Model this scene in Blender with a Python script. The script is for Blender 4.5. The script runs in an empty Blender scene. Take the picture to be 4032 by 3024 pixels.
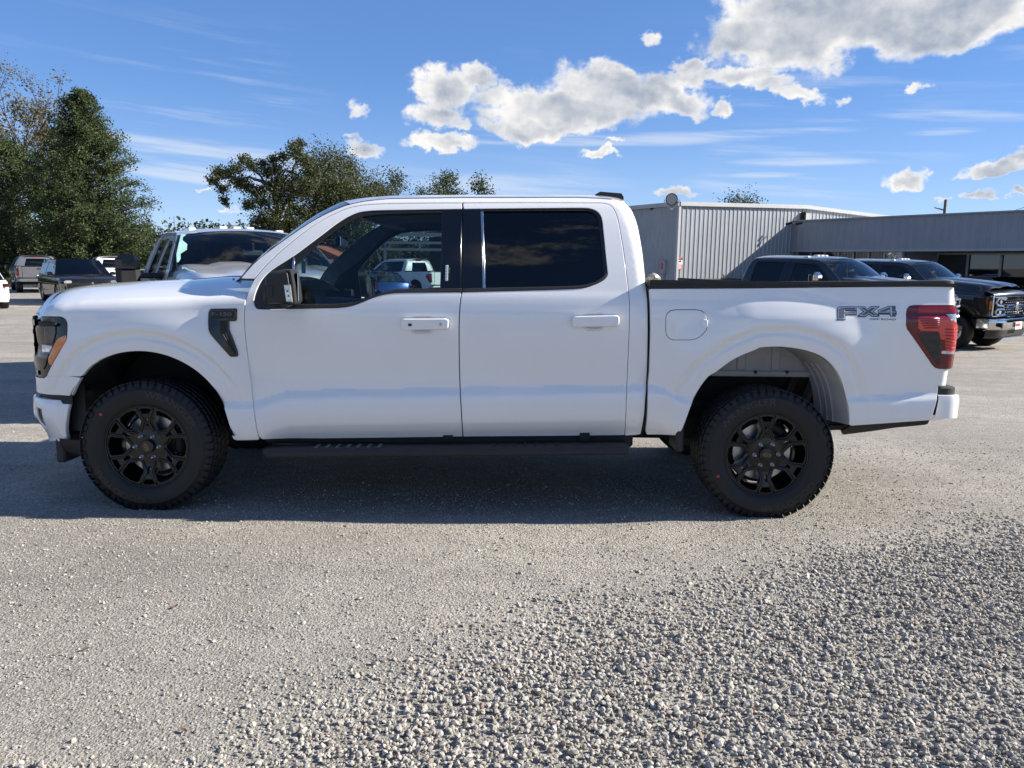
import bpy, math, random
import numpy as np
from mathutils import Vector, Matrix
from mathutils.geometry import delaunay_2d_cdt

random.seed(7)
rng = np.random.default_rng(7)
R = math.radians
scene = bpy.context.scene
COL = scene.collection

# ------------------------------------------------------------------ camera
CAM_D, CAM_H = 4.43, 1.50
PITCH, ROLL, FPX = 0.1571, 0.0127, 3030.0
_Fw = np.array([0, math.cos(PITCH), -math.sin(PITCH)])
_U0 = np.array([0, math.sin(PITCH), math.cos(PITCH)])
_R0 = np.array([1.0, 0, 0])
_Rt = math.cos(ROLL) * _R0 + math.sin(ROLL) * _U0
_Up = math.cos(ROLL) * _U0 - math.sin(ROLL) * _R0
_C = np.array([0, -CAM_D, CAM_H])
cam_data = bpy.data.cameras.new('camera')
cam_data.sensor_width = 36.0
cam_data.lens = FPX / 4032 * 36.0
cam_data.clip_start = 0.05
cam_data.clip_end = 6000
cam = bpy.data.objects.new('camera', cam_data)
COL.objects.link(cam)
M = Matrix.Identity(4)
for i in range(3):
    M[i][0], M[i][1], M[i][2], M[i][3] = _Rt[i], _Up[i], -_Fw[i], _C[i]
cam.matrix_world = M
scene.camera = cam

# ------------------------------------------------------------------ light
SUN_EL, SUN_AZ = R(28), R(4.5)          # the azimuth is measured from +X towards +Y
sun_vec = Vector((math.cos(SUN_EL) * math.cos(SUN_AZ), math.cos(SUN_EL) * math.sin(SUN_AZ), math.sin(SUN_EL)))
sd = bpy.data.lights.new('sun', 'SUN')
sd.energy = 5.0
sd.angle = R(0.53)
sd.color = (1.0, 0.925, 0.815)
so = bpy.data.objects.new('sun', sd)
COL.objects.link(so)
so.rotation_euler = (-sun_vec).to_track_quat('-Z', 'Y').to_euler()

scene.view_settings.view_transform = 'Standard'
scene.view_settings.look = 'None'
scene.view_settings.gamma = 1
scene.view_settings.use_curve_mapping = False
scene.view_settings.exposure = 1.18
scene.render.engine = 'CYCLES'
scene.cycles.use_denoising = True
scene.cycles.max_bounces = 10
scene.cycles.transparent_max_bounces = 24
scene.cycles.sample_clamp_indirect = 8.0

def rays(px, py):
    x, y = (px - 2016.0) / FPX, (py - 1512.0) / FPX
    return _Fw + x * _Rt - y * _Up

def proj(p):
    d = np.asarray(p, float) - _C
    w = d @ _Fw
    return 2016 + FPX * (d @ _Rt) / w, 1512 - FPX * (d @ _Up) / w

class Fr:                               # frame in which at_y() answers (identity = world)
    R = np.eye(3); c = _C
def at_y(px, py, Y):                   # the point on the vertical plane Y seen at a pixel of the photograph
    d = Fr.R @ rays(px, py)
    return Fr.c + d * ((Y - Fr.c[1]) / d[1])

SLOPE = 0.028
def gz(y):                             # the lot falls gently away behind the viewer's side of the near truck
    y = np.asarray(y, float)
    return np.where(y < 0, 0.0, np.where(y < 12, -SLOPE * y, -SLOPE * 12 - 0.084 * (1 - np.exp(-(np.maximum(y, 12) - 12) * SLOPE / 0.084))))

# ------------------------------------------------------------------ sky with clouds
world = bpy.data.worlds.new('World')
scene.world = world
world.use_nodes = True
wt = world.node_tree
wt.nodes.clear()
SKY_STRENGTH = 0.085

class NG:
    """Small helper that wires math nodes."""
    def __init__(s, tree): s.t = tree
    def n(s, typ, **kw):
        nd = s.t.nodes.new(typ)
        for k, v in kw.items(): setattr(nd, k, v)
        return nd
    def put(s, sock, v):
        if hasattr(v, 'is_linked') or isinstance(v, bpy.types.NodeSocket): s.t.links.new(v, sock)
        else: sock.default_value = v
    def m(s, op, a, b=0.0, c=0.0, clamp=False):
        nd = s.n('ShaderNodeMath', operation=op, use_clamp=clamp)
        s.put(nd.inputs[0], a); s.put(nd.inputs[1], b); s.put(nd.inputs[2], c)
        return nd.outputs[0]
    def step(s, v, lo, hi, to0=0.0, to1=1.0):
        nd = s.n('ShaderNodeMapRange', interpolation_type='SMOOTHSTEP')
        s.put(nd.inputs['Value'], v)
        s.put(nd.inputs['From Min'], lo); s.put(nd.inputs['From Max'], hi)
        s.put(nd.inputs['To Min'], to0); s.put(nd.inputs['To Max'], to1)
        return nd.outputs[0]
    def noise(s, vec, scale, detail=2.0, rough=0.5, dim='3D', dist=0.0, col=False):
        nd = s.n('ShaderNodeTexNoise', noise_dimensions=dim)
        if vec is not None: s.put(nd.inputs['Vector'], vec)
        s.put(nd.inputs['Scale'], scale); s.put(nd.inputs['Detail'], detail); s.put(nd.inputs['Roughness'], rough)
        s.put(nd.inputs['Distortion'], dist)
        return nd.outputs['Color' if col else 'Fac']
    def mix(s, f, a, b):
        nd = s.n('ShaderNodeMix', data_type='RGBA')
        s.put(nd.inputs['Factor'], f)
        s.put(nd.inputs[6], a); s.put(nd.inputs[7], b)
        return nd.outputs[2]
    def xyz(s, x, y, z):
        nd = s.n('ShaderNodeCombineXYZ')
        s.put(nd.inputs[0], x); s.put(nd.inputs[1], y); s.put(nd.inputs[2], z)
        return nd.outputs[0]
    def ramp(s, f, stops, interp='LINEAR'):
        nd = s.n('ShaderNodeValToRGB')
        cr = nd.color_ramp; cr.interpolation = interp
        while len(cr.elements) < len(stops): cr.elements.new(0.5)
        for e, (p, c) in zip(cr.elements, stops):
            e.position = p; e.color = c if len(c) == 4 else (*c, 1)
        s.put(nd.inputs[0], f)
        return nd.outputs[0]

g = NG(wt)
tc = g.n('ShaderNodeTexCoord')
sepw = g.n('ShaderNodeSeparateXYZ'); wt.links.new(tc.outputs['Generated'], sepw.inputs[0])
dx_, dy_, dz_ = sepw.outputs
az = g.m('ARCTAN2', dx_, dy_)
el = g.m('ARCSINE', dz_)
def azel(v):                            # photograph position (2212-wide view) -> azimuth, elevation
    d = rays(v[0] * 1.8228, v[1] * 1.8228); d = d / np.linalg.norm(d)
    return math.atan2(d[0], d[1]), math.asin(d[2])
sky = g.n('ShaderNodeTexSky', sky_type='NISHITA')
sky.sun_disc = False
sky.sun_elevation = SUN_EL
sky.sun_rotation = R(90) - SUN_AZ
sky.altitude = 0
sky.air_density = 0.5
sky.dust_density = 0.0
sky.ozone_density = 6.0
gam = g.n('ShaderNodeGamma'); wt.links.new(sky.outputs[0], gam.inputs[0]); gam.inputs[1].default_value = 0.5
hsv = g.n('ShaderNodeHueSaturation'); wt.links.new(gam.outputs[0], hsv.inputs['Color']); hsv.inputs['Saturation'].default_value = 1.42; hsv.inputs['Hue'].default_value = 0.512
skys = g.n('ShaderNodeVectorMath', operation='SCALE'); wt.links.new(hsv.outputs[0], skys.inputs[0]); skys.inputs['Scale'].default_value = 2.06

# cumulus: soft lobes whose outline is broken up by a many-octave warp of the direction itself
P = g.xyz(az, g.m('MULTIPLY', el, 1.2), 0.0)
def warped(scale, detail, rough):
    nz = g.noise(P, scale, detail, rough, '2D', col=True)
    v = g.n('ShaderNodeVectorMath', operation='SUBTRACT'); wt.links.new(nz, v.inputs[0]); v.inputs[1].default_value = (0.5, 0.5, 0.5)
    q = g.n('ShaderNodeSeparateXYZ'); wt.links.new(v.outputs[0], q.inputs[0]); return q.outputs
wx_, wy_, _z = warped(17.0, 5, 0.52)
azw = g.m('ADD', az, g.m('MULTIPLY', wx_, 0.080)); elw = g.m('ADD', el, g.m('MULTIPLY', wy_, 0.062))
vx_, vy_, _z = warped(58.0, 3, 0.55)
azs = g.m('ADD', az, g.m('ADD', g.m('MULTIPLY', wx_, 0.026), g.m('MULTIPLY', vx_, 0.030))); els = g.m('ADD', el, g.m('ADD', g.m('MULTIPLY', wy_, 0.018), g.m('MULTIPLY', vy_, 0.022)))
b0 = g.noise(P, 42.0, 5, 0.62, '2D')
sh = g.n('ShaderNodeVectorMath', operation='ADD'); wt.links.new(P, sh.inputs[0]); sh.inputs[1].default_value = (0.008, 0.011, 0)
b2 = g.noise(P, 15.0, 4, 0.55, '2D'); b1 = g.noise(sh.outputs[0], 15.0, 4, 0.55, '2D')

def ellipse(cx, cy, rx, ry, w=1.0, low=None, tilt=0.0, soft=True):
    a0, e0 = azel((cx, cy))
    a1, _ = azel((cx + rx, cy)); _, e1 = azel((cx, cy - ry))
    rxa, rya = abs(a1 - a0), abs(e1 - e0)
    big_ = rx > 93
    da = g.m('SUBTRACT', (azw if big_ else azs) if soft else az, a0); de = g.m('SUBTRACT', (elw if big_ else els) if soft else el, e0)
    if tilt: de = g.m('SUBTRACT', de, g.m('MULTIPLY', da, tilt))
    up = g.m('DIVIDE', de, rya)
    if low:                             # flatter below than above
        dn = g.m('DIVIDE', de, rya * low)
        up = g.m('MAXIMUM', up, g.m('MULTIPLY', dn, -1.0))
    q = g.m('ADD', g.m('POWER', g.m('DIVIDE', da, rxa), 2.0), g.m('POWER', up, 2.0))
    return g.m('MULTIPLY', g.m('SUBTRACT', 1.0, q), w)

cum = [(1880, 40, 400, 105, 1.25, 0.95, 0.14), (1640, 75, 150, 70, 1.1, 0.9, 0), (2100, 30, 230, 95, 1.15, 0.9, 0.25), (1760, 0, 240, 90, 1.1, 1.0, 0),
       (1230, 238, 215, 62, 1.15, 0.85, 0.02), (1330, 190, 170, 55, 1.1, 1.0, -0.05), (1160, 275, 130, 30, 1.0, 0.9, 0), (1450, 215, 95, 40, 1.0, 0.9, -0.1),
       (955, 185, 74, 50, 0.95, 1.2, 0), (1030, 165, 52, 32, 0.85, 1, 0), (945, 250, 72, 34, 0.85, 1, 0), (995, 270, 30, 15, .7, 1, 0),
       (1600, 165, 105, 28, 0.9, 1, -0.05), (1500, 145, 52, 26, 0.8, 1, 0), (1725, 200, 72, 26, 0.85, 1, -0.2), (1660, 182, 72, 22, .8, 1, -0.1), (1480, 170, 72, 26, .8, 1, 0.1), (1075, 205, 72, 34, .7, 1, 0), (1560, 235, 26, 24, 0.7, 1, 0),
       (955, 312, 92, 26, 0.95, 0.8, 0), (790, 325, 52, 22, 0.8, 0.8, 0), (765, 300, 24, 10, 0.6, 1, 0), (1962, 388, 62, 30, 0.95, 0.75, 0),
       (2150, 366, 80, 24, 0.9, 0.7, 0.15), (2215, 335, 40, 24, 0.8, 1, 0), (2115, 425, 40, 13, 0.75, 0.8, 0.1), (2195, 418, 30, 13, 0.75, 0.8, 0), (1300, 331, 58, 13, 0.75, 0.8, 0), (1330, 303, 32, 10, 0.7, 0.8, 0),
       (1465, 412, 52, 14, 0.8, 0.7, 0), (771, 238, 20, 24, 0.55, 1, 0), (1405, 78, 28, 20, 0.6, 1, 0), (1990, 187, 24, 14, 0.6, 1, 0), (1812, 222, 18, 12, 0.5, 1, 0), (432, 409, 20, 6, .5, 1, 0), (495, 456, 30, 7, .45, 1, 0), (2040, 432, 12, 6, .5, 1, 0)]
field = None
for c in cum:
    e = ellipse(*c)
    field = e if field is None else g.m('SMOOTH_MAX', field, e, 0.18)
# the same kind of fair-weather cloud everywhere outside the frame
far_noise = g.noise(g.xyz(dx_, dy_, g.m('MULTIPLY', dz_, 2.2)), 2.6, 4, 0.55)
inframe = g.m('MULTIPLY', g.step(g.m('ABSOLUTE', az), 0.62, 0.80), 1.0)
overhead = g.step(el, 0.36, 0.55)
outside = g.m('MAXIMUM', inframe, overhead)
gen = g.m('SUBTRACT', g.m('MULTIPLY', g.m('SUBTRACT', far_noise, 0.565), 7.0), g.m('MULTIPLY', g.m('SUBTRACT', 1.0, outside), 6.0))
field = g.m('MAXIMUM', field, gen)
fieldc = g.m('MINIMUM', g.m('MAXIMUM', field, -1.5), 1.0)
dens = g.m('ADD', fieldc, g.m('MULTIPLY', g.m('SUBTRACT', b0, 0.5), 0.85))
alpha = g.m('POWER', g.step(dens, -0.16, 0.62), 1.6)
relief = g.m('MULTIPLY', g.m('SUBTRACT', b2, b1), 0.95)
thick = g.step(g.m('ADD', fieldc, g.m('MULTIPLY', g.m('SUBTRACT', b2, 0.5), 1.9)), 0.12, 1.20)
lum = g.m('ADD', g.m('SUBTRACT', 1.0, g.m('MULTIPLY', thick, 0.52)), relief)
lum = g.m('MINIMUM', g.m('MAXIMUM', lum, 0.36), 1.12)
ccol = g.n('ShaderNodeMix', data_type='RGBA')
nd_ = g.n('ShaderNodeMapRange'); wt.links.new(lum, nd_.inputs['Value']); nd_.inputs['From Min'].default_value = 0.40; nd_.inputs['From Max'].default_value = 0.98; wt.links.new(nd_.outputs[0], ccol.inputs['Factor'])
ccol.inputs[6].default_value = (0.36, 0.42, 0.53, 1); ccol.inputs[7].default_value = (1.0, 0.98, 0.95, 1)
# thin high streaks
st_p = g.xyz(g.m('MULTIPLY', az, 2.6), g.m('MULTIPLY', g.m('ADD', el, g.m('MULTIPLY', az, 0.06)), 40.0), 0)
streak = g.noise(st_p, 1.25, 5, 0.6, '2D')
st_band = g.m('MULTIPLY', g.step(el, 0.03, 0.10), g.step(el, 0.30, 0.16))
st_area = g.noise(g.xyz(g.m('ADD', az, 7.7), g.m('MULTIPLY', el, 2.5), 0), 4.3, 1, 0.5, '2D')
cir = g.m('MULTIPLY', g.m('MULTIPLY', g.step(streak, 0.48, 0.72), g.step(st_area, 0.38, 0.60)), g.m("MULTIPLY", st_band, 0.28))
bands = None
for c in [(430, 325, 260, 16, 1, 1, -0.10), (420, 352, 260, 20, 1, 1, -0.09), (430, 385, 250, 16, 1, 1, -0.10), (560, 345, 160, 26, 1, 1, -0.05), (1250, 303, 360, 14, 1, 1, 0), (1640, 288, 240, 10, 1, 1, 0.0),
          (1730, 350, 170, 11, 1, 1, -0.02), (2060, 250, 210, 15, 1, 1, -0.10), (2040, 285, 90, 10, .8, 1, 0), (1440, 300, 160, 16, .8, 1, 0), (1650, 378, 90, 7, .8, 1, 0), (1120, 400, 250, 26, .7, 1, 0)]:
    e = ellipse(*c, soft=False)
    bands = e if bands is None else g.m('MAXIMUM', bands, e)
bands = g.m('MULTIPLY', g.step(bands, -0.3, 0.9), g.step(streak, 0.30, 0.62))
cir = g.m('MAXIMUM', cir, g.m('MULTIPLY', bands, 0.5), clamp=True)
CLOUD = 1.02 / 2 ** 1.18 / SKY_STRENGTH
world.cycles.sampling_method = 'MANUAL'; world.cycles.sample_map_resolution = 512
def scaled(colsock, k):
    v = g.n('ShaderNodeVectorMath', operation='SCALE'); wt.links.new(colsock, v.inputs[0]); v.inputs['Scale'].default_value = k
    return v.outputs[0]
haze_ = g.m('MULTIPLY', g.m('POWER', g.step(el, 0.26, -0.02), 1.6), 0.42)
hz = g.mix(haze_, skys.outputs[0], (0.62 * CLOUD, 0.76 * CLOUD, 0.90 * CLOUD, 1))
mixed = g.mix(cir, hz, (0.86 * CLOUD, 0.90 * CLOUD, 0.96 * CLOUD, 1))
mixed = g.mix(alpha, mixed, scaled(ccol.outputs[2], CLOUD))
below = g.step(dz_, -0.02, 0.0)
mixed = g.mix(below, (2.0, 1.9, 1.75, 1), mixed)
bg = g.n('ShaderNodeBackground'); wt.links.new(mixed, bg.inputs[0]); bg.inputs[1].default_value = SKY_STRENGTH
wo = g.n('ShaderNodeOutputWorld'); wt.links.new(bg.outputs[0], wo.inputs[0])
# ------------------------------------------------------------------ materials
MAT = {}
def pmat(name, color, rough=0.5, metal=0.0, coat=0.0, coat_rough=0.03, spec=0.5, var=0.0, var_scale=8.0, bump=0.0, bump_scale=40.0, rough_var=0.0, second=None, ior=1.5):
    m = bpy.data.materials.new(name); m.use_nodes = True
    t = m.node_tree; h = NG(t)
    b = t.nodes['Principled BSDF']
    b.inputs['Base Color'].default_value = (*color, 1)
    b.inputs['Roughness'].default_value = rough
    b.inputs['Metallic'].default_value = metal
    b.inputs['Coat Weight'].default_value = coat
    b.inputs['Coat Roughness'].default_value = coat_rough
    b.inputs['Coat IOR'].default_value = 1.62
    b.inputs['Specular IOR Level'].default_value = spec
    b.inputs['IOR'].default_value = ior
    if var or bump or rough_var:
        co = h.n('ShaderNodeTexCoord').outputs['Object']
    if var:
        nz = h.noise(co, var_scale, 6, 0.6)
        c2 = second or tuple(max(0, c * (1 - var)) for c in color)
        c1 = color if second else tuple(min(1, c * (1 + var)) for c in color)
        t.links.new(h.mix(h.step(nz, 0.32, 0.68), (*c2, 1), (*c1, 1)), b.inputs['Base Color'])
    if rough_var:
        nz = h.noise(co, var_scale * 1.7, 5, 0.6)
        t.links.new(h.m('ADD', rough - rough_var / 2, h.m('MULTIPLY', nz, rough_var)), b.inputs['Roughness'])
    if bump:
        nz = h.noise(co, bump_scale, 4, 0.6)
        bp = h.n('ShaderNodeBump'); bp.inputs['Strength'].default_value = bump; bp.inputs['Distance'].default_value = 0.01
        t.links.new(nz, bp.inputs['Height']); t.links.new(bp.outputs[0], b.inputs['Normal'])
    MAT[name] = m
    return m

def glassmat(name, tint, refl=(1, 1, 1), rough=0.0, ior=1.5):
    """Thin pane: tinted see-through plus a Fresnel mirror."""
    m = bpy.data.materials.new(name); m.use_nodes = True
    t = m.node_tree; t.nodes.clear(); h = NG(t)
    out = h.n('ShaderNodeOutputMaterial'); mx = h.n('ShaderNodeMixShader'); fr = h.n('ShaderNodeFresnel'); fr.inputs[0].default_value = ior
    tr = h.n('ShaderNodeBsdfTransparent'); tr.inputs[0].default_value = (*tint, 1)
    gl = h.n('ShaderNodeBsdfGlossy'); gl.inputs[0].default_value = (*refl, 1); gl.inputs['Roughness'].default_value = rough
    bf = h.n('ShaderNodeNewGeometry').outputs['Backfacing']
    t.links.new(h.m('ADD', ior, h.m('MULTIPLY', bf, 1 / ior - ior)), fr.inputs[0])
    k = h.m('MULTIPLY', fr.outputs[0], 0.95, clamp=True)
    t.links.new(k, mx.inputs[0]); t.links.new(tr.outputs[0], mx.inputs[1]); t.links.new(gl.outputs[0], mx.inputs[2]); t.links.new(mx.outputs[0], out.inputs[0])
    MAT[name] = m
    return m

pmat('white_paint', (0.79, 0.79, 0.78), 0.42, 0, 1.0, 0.02, rough_var=0.05, var=0.012, var_scale=2.0)
pmat('silver_paint', (0.54, 0.545, 0.555), 0.36, 0.12, 1.0, 0.03, spec=.2, var=0.03, var_scale=3)
pmat('grey_paint', (0.20, 0.20, 0.21), 0.34, 0.5, 1.0, 0.03, var=0.04, var_scale=3)
pmat('black_paint', (0.011, 0.0102, 0.0100), 0.32, 0.0, 1.0, 0.02, spec=.15, var=0.1, var_scale=3)
pmat('darkbrown_paint', (0.012, 0.0095, 0.0095), 0.3, 0.0, .8, 0.02, spec=.0, var=0.1, var_scale=3)
pmat('blue_paint', (0.03, 0.09, 0.30), 0.3, 0.3, 1.0, 0.02, var=0.1, var_scale=3)
pmat('gloss_black', (0.003, 0.0032, 0.004), 0.10, 0, 0.2, 0.02, rough_var=0.04)
pmat('trim_black', (0.010, 0.0094, 0.0094), 0.42, var=0.2, var_scale=30, bump=0.05, bump_scale=900)
pmat('plastic_grey', (0.014, 0.014, 0.0152), 0.55, var=0.15, var_scale=14, bump=0.12, bump_scale=700)
pmat('plastic_dark', (0.009, 0.009, 0.010), 0.6, var=0.25, var_scale=10, bump=0.1, bump_scale=500)
pmat('rail_black', (0.016, 0.0145, 0.0138), 0.62, var=0.2, var_scale=12, bump=0.1, bump_scale=600)
pmat('rubber', (0.0042, 0.0046, 0.0054), 0.62, var=0.25, var_scale=9, bump=0.12, bump_scale=260)
pmat('lamp_inner', (0.05, 0.053, 0.057), 0.15, 0.2, coat=.4, var=.4, var_scale=30)
pmat('marker_lens', (0.85, 0.80, 0.72), 0.2, coat=1.0)
pmat('rubber_letter', (0.012, 0.0125, 0.014), 0.38, var=0.15, var_scale=20)
pmat('rim_black', (0.0028, 0.003, 0.0036), 0.22, 0.0, 0.15, 0.08, spec=.4, rough_var=0.1, var=0.1, var_scale=20)
pmat('chassis', (0.006, 0.006, 0.006), 0.7, var=0.4, var_scale=7)
pmat('lug_steel', (0.80, 0.80, 0.80), 0.28, 1.0)
pmat('chrome', (0.62, 0.63, 0.64), 0.08, 1.0, rough_var=0.05)
pmat('steel', (0.45, 0.45, 0.46), 0.32, 1.0, var=0.15, var_scale=20)
pmat('primer_grey', (0.30, 0.30, 0.30), 0.55, var=0.08, var_scale=6)
pmat('interior', (0.055, 0.060, 0.070), 0.75, var=0.2, var_scale=20, bump=0.1, bump_scale=300)
pmat('interior_light', (0.10, 0.11, 0.12), 0.7, var=0.15, var_scale=20)
pmat('headliner', (0.10, 0.10, 0.105), 0.9, var=0.08, var_scale=20)
pmat('amber', (0.62, 0.17, 0.025), 0.18, coat=1.0, var=0.12, var_scale=60)
pmat('red_lens', (0.26, 0.006, 0.012), 0.12, coat=.6, spec=.2, var=0.15, var_scale=40)
pmat('red_bright', (0.60, 0.005, 0.008), 0.15, coat=1.0, var=0.15, var_scale=60)
pmat('red_dark', (0.105, 0.003, 0.007), 0.08, coat=.6, spec=.2, var=0.15, var_scale=30)
pmat('smoke_lens', (0.012, 0.015, 0.019), 0.06, coat=.5, spec=.2, var=0.3, var_scale=25)
pmat('clear_lens', (0.55, 0.56, 0.57), 0.12, 0.6, coat=1.0, var=0.25, var_scale=45)
pmat('white_plate', (0.75, 0.75, 0.75), 0.4, var=0.05)
pmat('red_print', (0.50, 0.035, 0.03), 0.45, var=0.1)
pmat('decal_navy', (0.014, 0.020, 0.036), 0.35, var=0.1)
pmat('decal_light', (0.46, 0.52, 0.58), 0.35, var=0.05)
pmat('decal_slate', (0.085, 0.105, 0.135), 0.35, var=0.08)
pmat('gold', (0.34, 0.27, 0.16), 0.35, 0.9)
pmat('siding_blue', (0.225, 0.245, 0.275), 0.5, 0.0, var=0.06, var_scale=0.7, rough_var=0.1)
pmat('siding', (0.275, 0.296, 0.318), 0.45, 0.1, var=0.06, var_scale=0.7, rough_var=0.1)
pmat('siding_trim', (0.36, 0.37, 0.38), 0.45, 0.0, var=0.05, var_scale=1.5)
pmat('dark_siding', (0.035, 0.045, 0.06), 0.5, var=0.15, var_scale=1.5)
pmat('roof_metal', (0.50, 0.51, 0.52), 0.4, 0.3, var=0.08, var_scale=0.8)
pmat('concrete', (0.32, 0.31, 0.29), 0.85, var=0.12, var_scale=2)
pmat('wood_pole', (0.10, 0.075, 0.055), 0.85, var=0.25, var_scale=6)
pmat('wire', (0.01, 0.01, 0.01), 0.6)
pmat('brick_red', (0.25, 0.085, 0.055), 0.85, var=0.2, var_scale=3)
pmat('bark', (0.045, 0.036, 0.030), 0.9, var=0.35, var_scale=5, bump=0.6, bump_scale=14)
pmat('mint_sticker', (0.36, 0.62, 0.55), 0.5, var=0.1)
pmat('green_strip', (0.05, 0.22, 0.10), 0.4, var=0.1)
pmat('leaf_litter', (0.10, 0.048, 0.026), 0.8, var=0.3, var_scale=30)
pmat('bag_plastic', (0.42, 0.36, 0.30), 0.25, coat=0.8, var=0.35, var_scale=18)
glassmat('cab_glass', (0.50, 0.60, 0.62))
glassmat('shield_glass', (0.70, 0.76, 0.77))
glassmat('privacy_glass', (0.018, 0.022, 0.032))
glassmat('smoked_shield', (0.22, 0.26, 0.28))
glassmat('store_glass', (0.42, 0.45, 0.46), ior=1.75)
pmat('mirror_glass', (0.85, 0.88, 0.90), 0.02, 1.0)

# ------------------------------------------------------------------ objects
class Off: o = np.zeros(3)

def mk(name, V, F, mat, parent=None, N=None, smooth=True, label=None, kind=None):
    V = np.asarray(V, float).reshape(-1, 3) - Off.o
    me = bpy.data.meshes.new(name)
    if isinstance(F, np.ndarray):
        k = F.shape[1]
        me.vertices.add(len(V)); me.vertices.foreach_set('co', V.ravel())
        me.loops.add(F.size); me.loops.foreach_set('vertex_index', F.ravel().astype(np.int32))
        me.polygons.add(len(F)); me.polygons.foreach_set('loop_start', np.arange(0, F.size, k, dtype=np.int32))
        me.update(calc_edges=True)
    else:
        me.from_pydata(V.tolist(), [], [list(f) for f in F]); me.update()
    if smooth is not False:
        me.polygons.foreach_set('use_smooth', np.ones(len(me.polygons), bool))
        if smooth is not True: me.set_sharp_from_angle(angle=smooth)
    else: me.polygons.foreach_set('use_smooth', np.zeros(len(me.polygons), bool))
    if N is not None:
        me.normals_split_custom_set_from_vertices(np.asarray(N, float).tolist())
    mats = mat if isinstance(mat, (list, tuple)) else [mat]
    for mm in mats: me.materials.append(MAT[mm] if isinstance(mm, str) else mm)
    o = bpy.data.objects.new(name, me); COL.objects.link(o)
    if parent is not None: o.parent = parent
    if label: o['label'] = label
    if kind: o['kind'] = kind
    return o

def thing(name, label, cat, loc=(0, 0, 0), rotz=0.0, group=None):
    o = bpy.data.objects.new(name, None); COL.objects.link(o)
    o.empty_display_size = 0.3
    o.location = loc; o.rotation_euler = (0, 0, rotz)
    return tag(o, label, cat, group)

def tag(o, label=None, cat=None, group=None, kind=None):
    if label: o['label'] = label
    if cat: o['category'] = cat
    if group: o['group'] = group
    if kind: o['kind'] = kind
    return o

def dup(o, parent=None, mats=None, skip=()):
    c = o.copy(); COL.objects.link(c)
    if parent is not None: c.parent = parent; c.matrix_parent_inverse.identity()
    if mats and c.type == 'MESH':
        for s in c.material_slots:
            if s.material and s.material.name in mats:
                new = MAT[mats[s.material.name]]
                s.link = 'OBJECT'; s.material = new
    for ch in list(o.children):
        if ch.name.split('.')[0] in skip: continue
        dup(ch, c, mats, skip)
    return c

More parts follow.
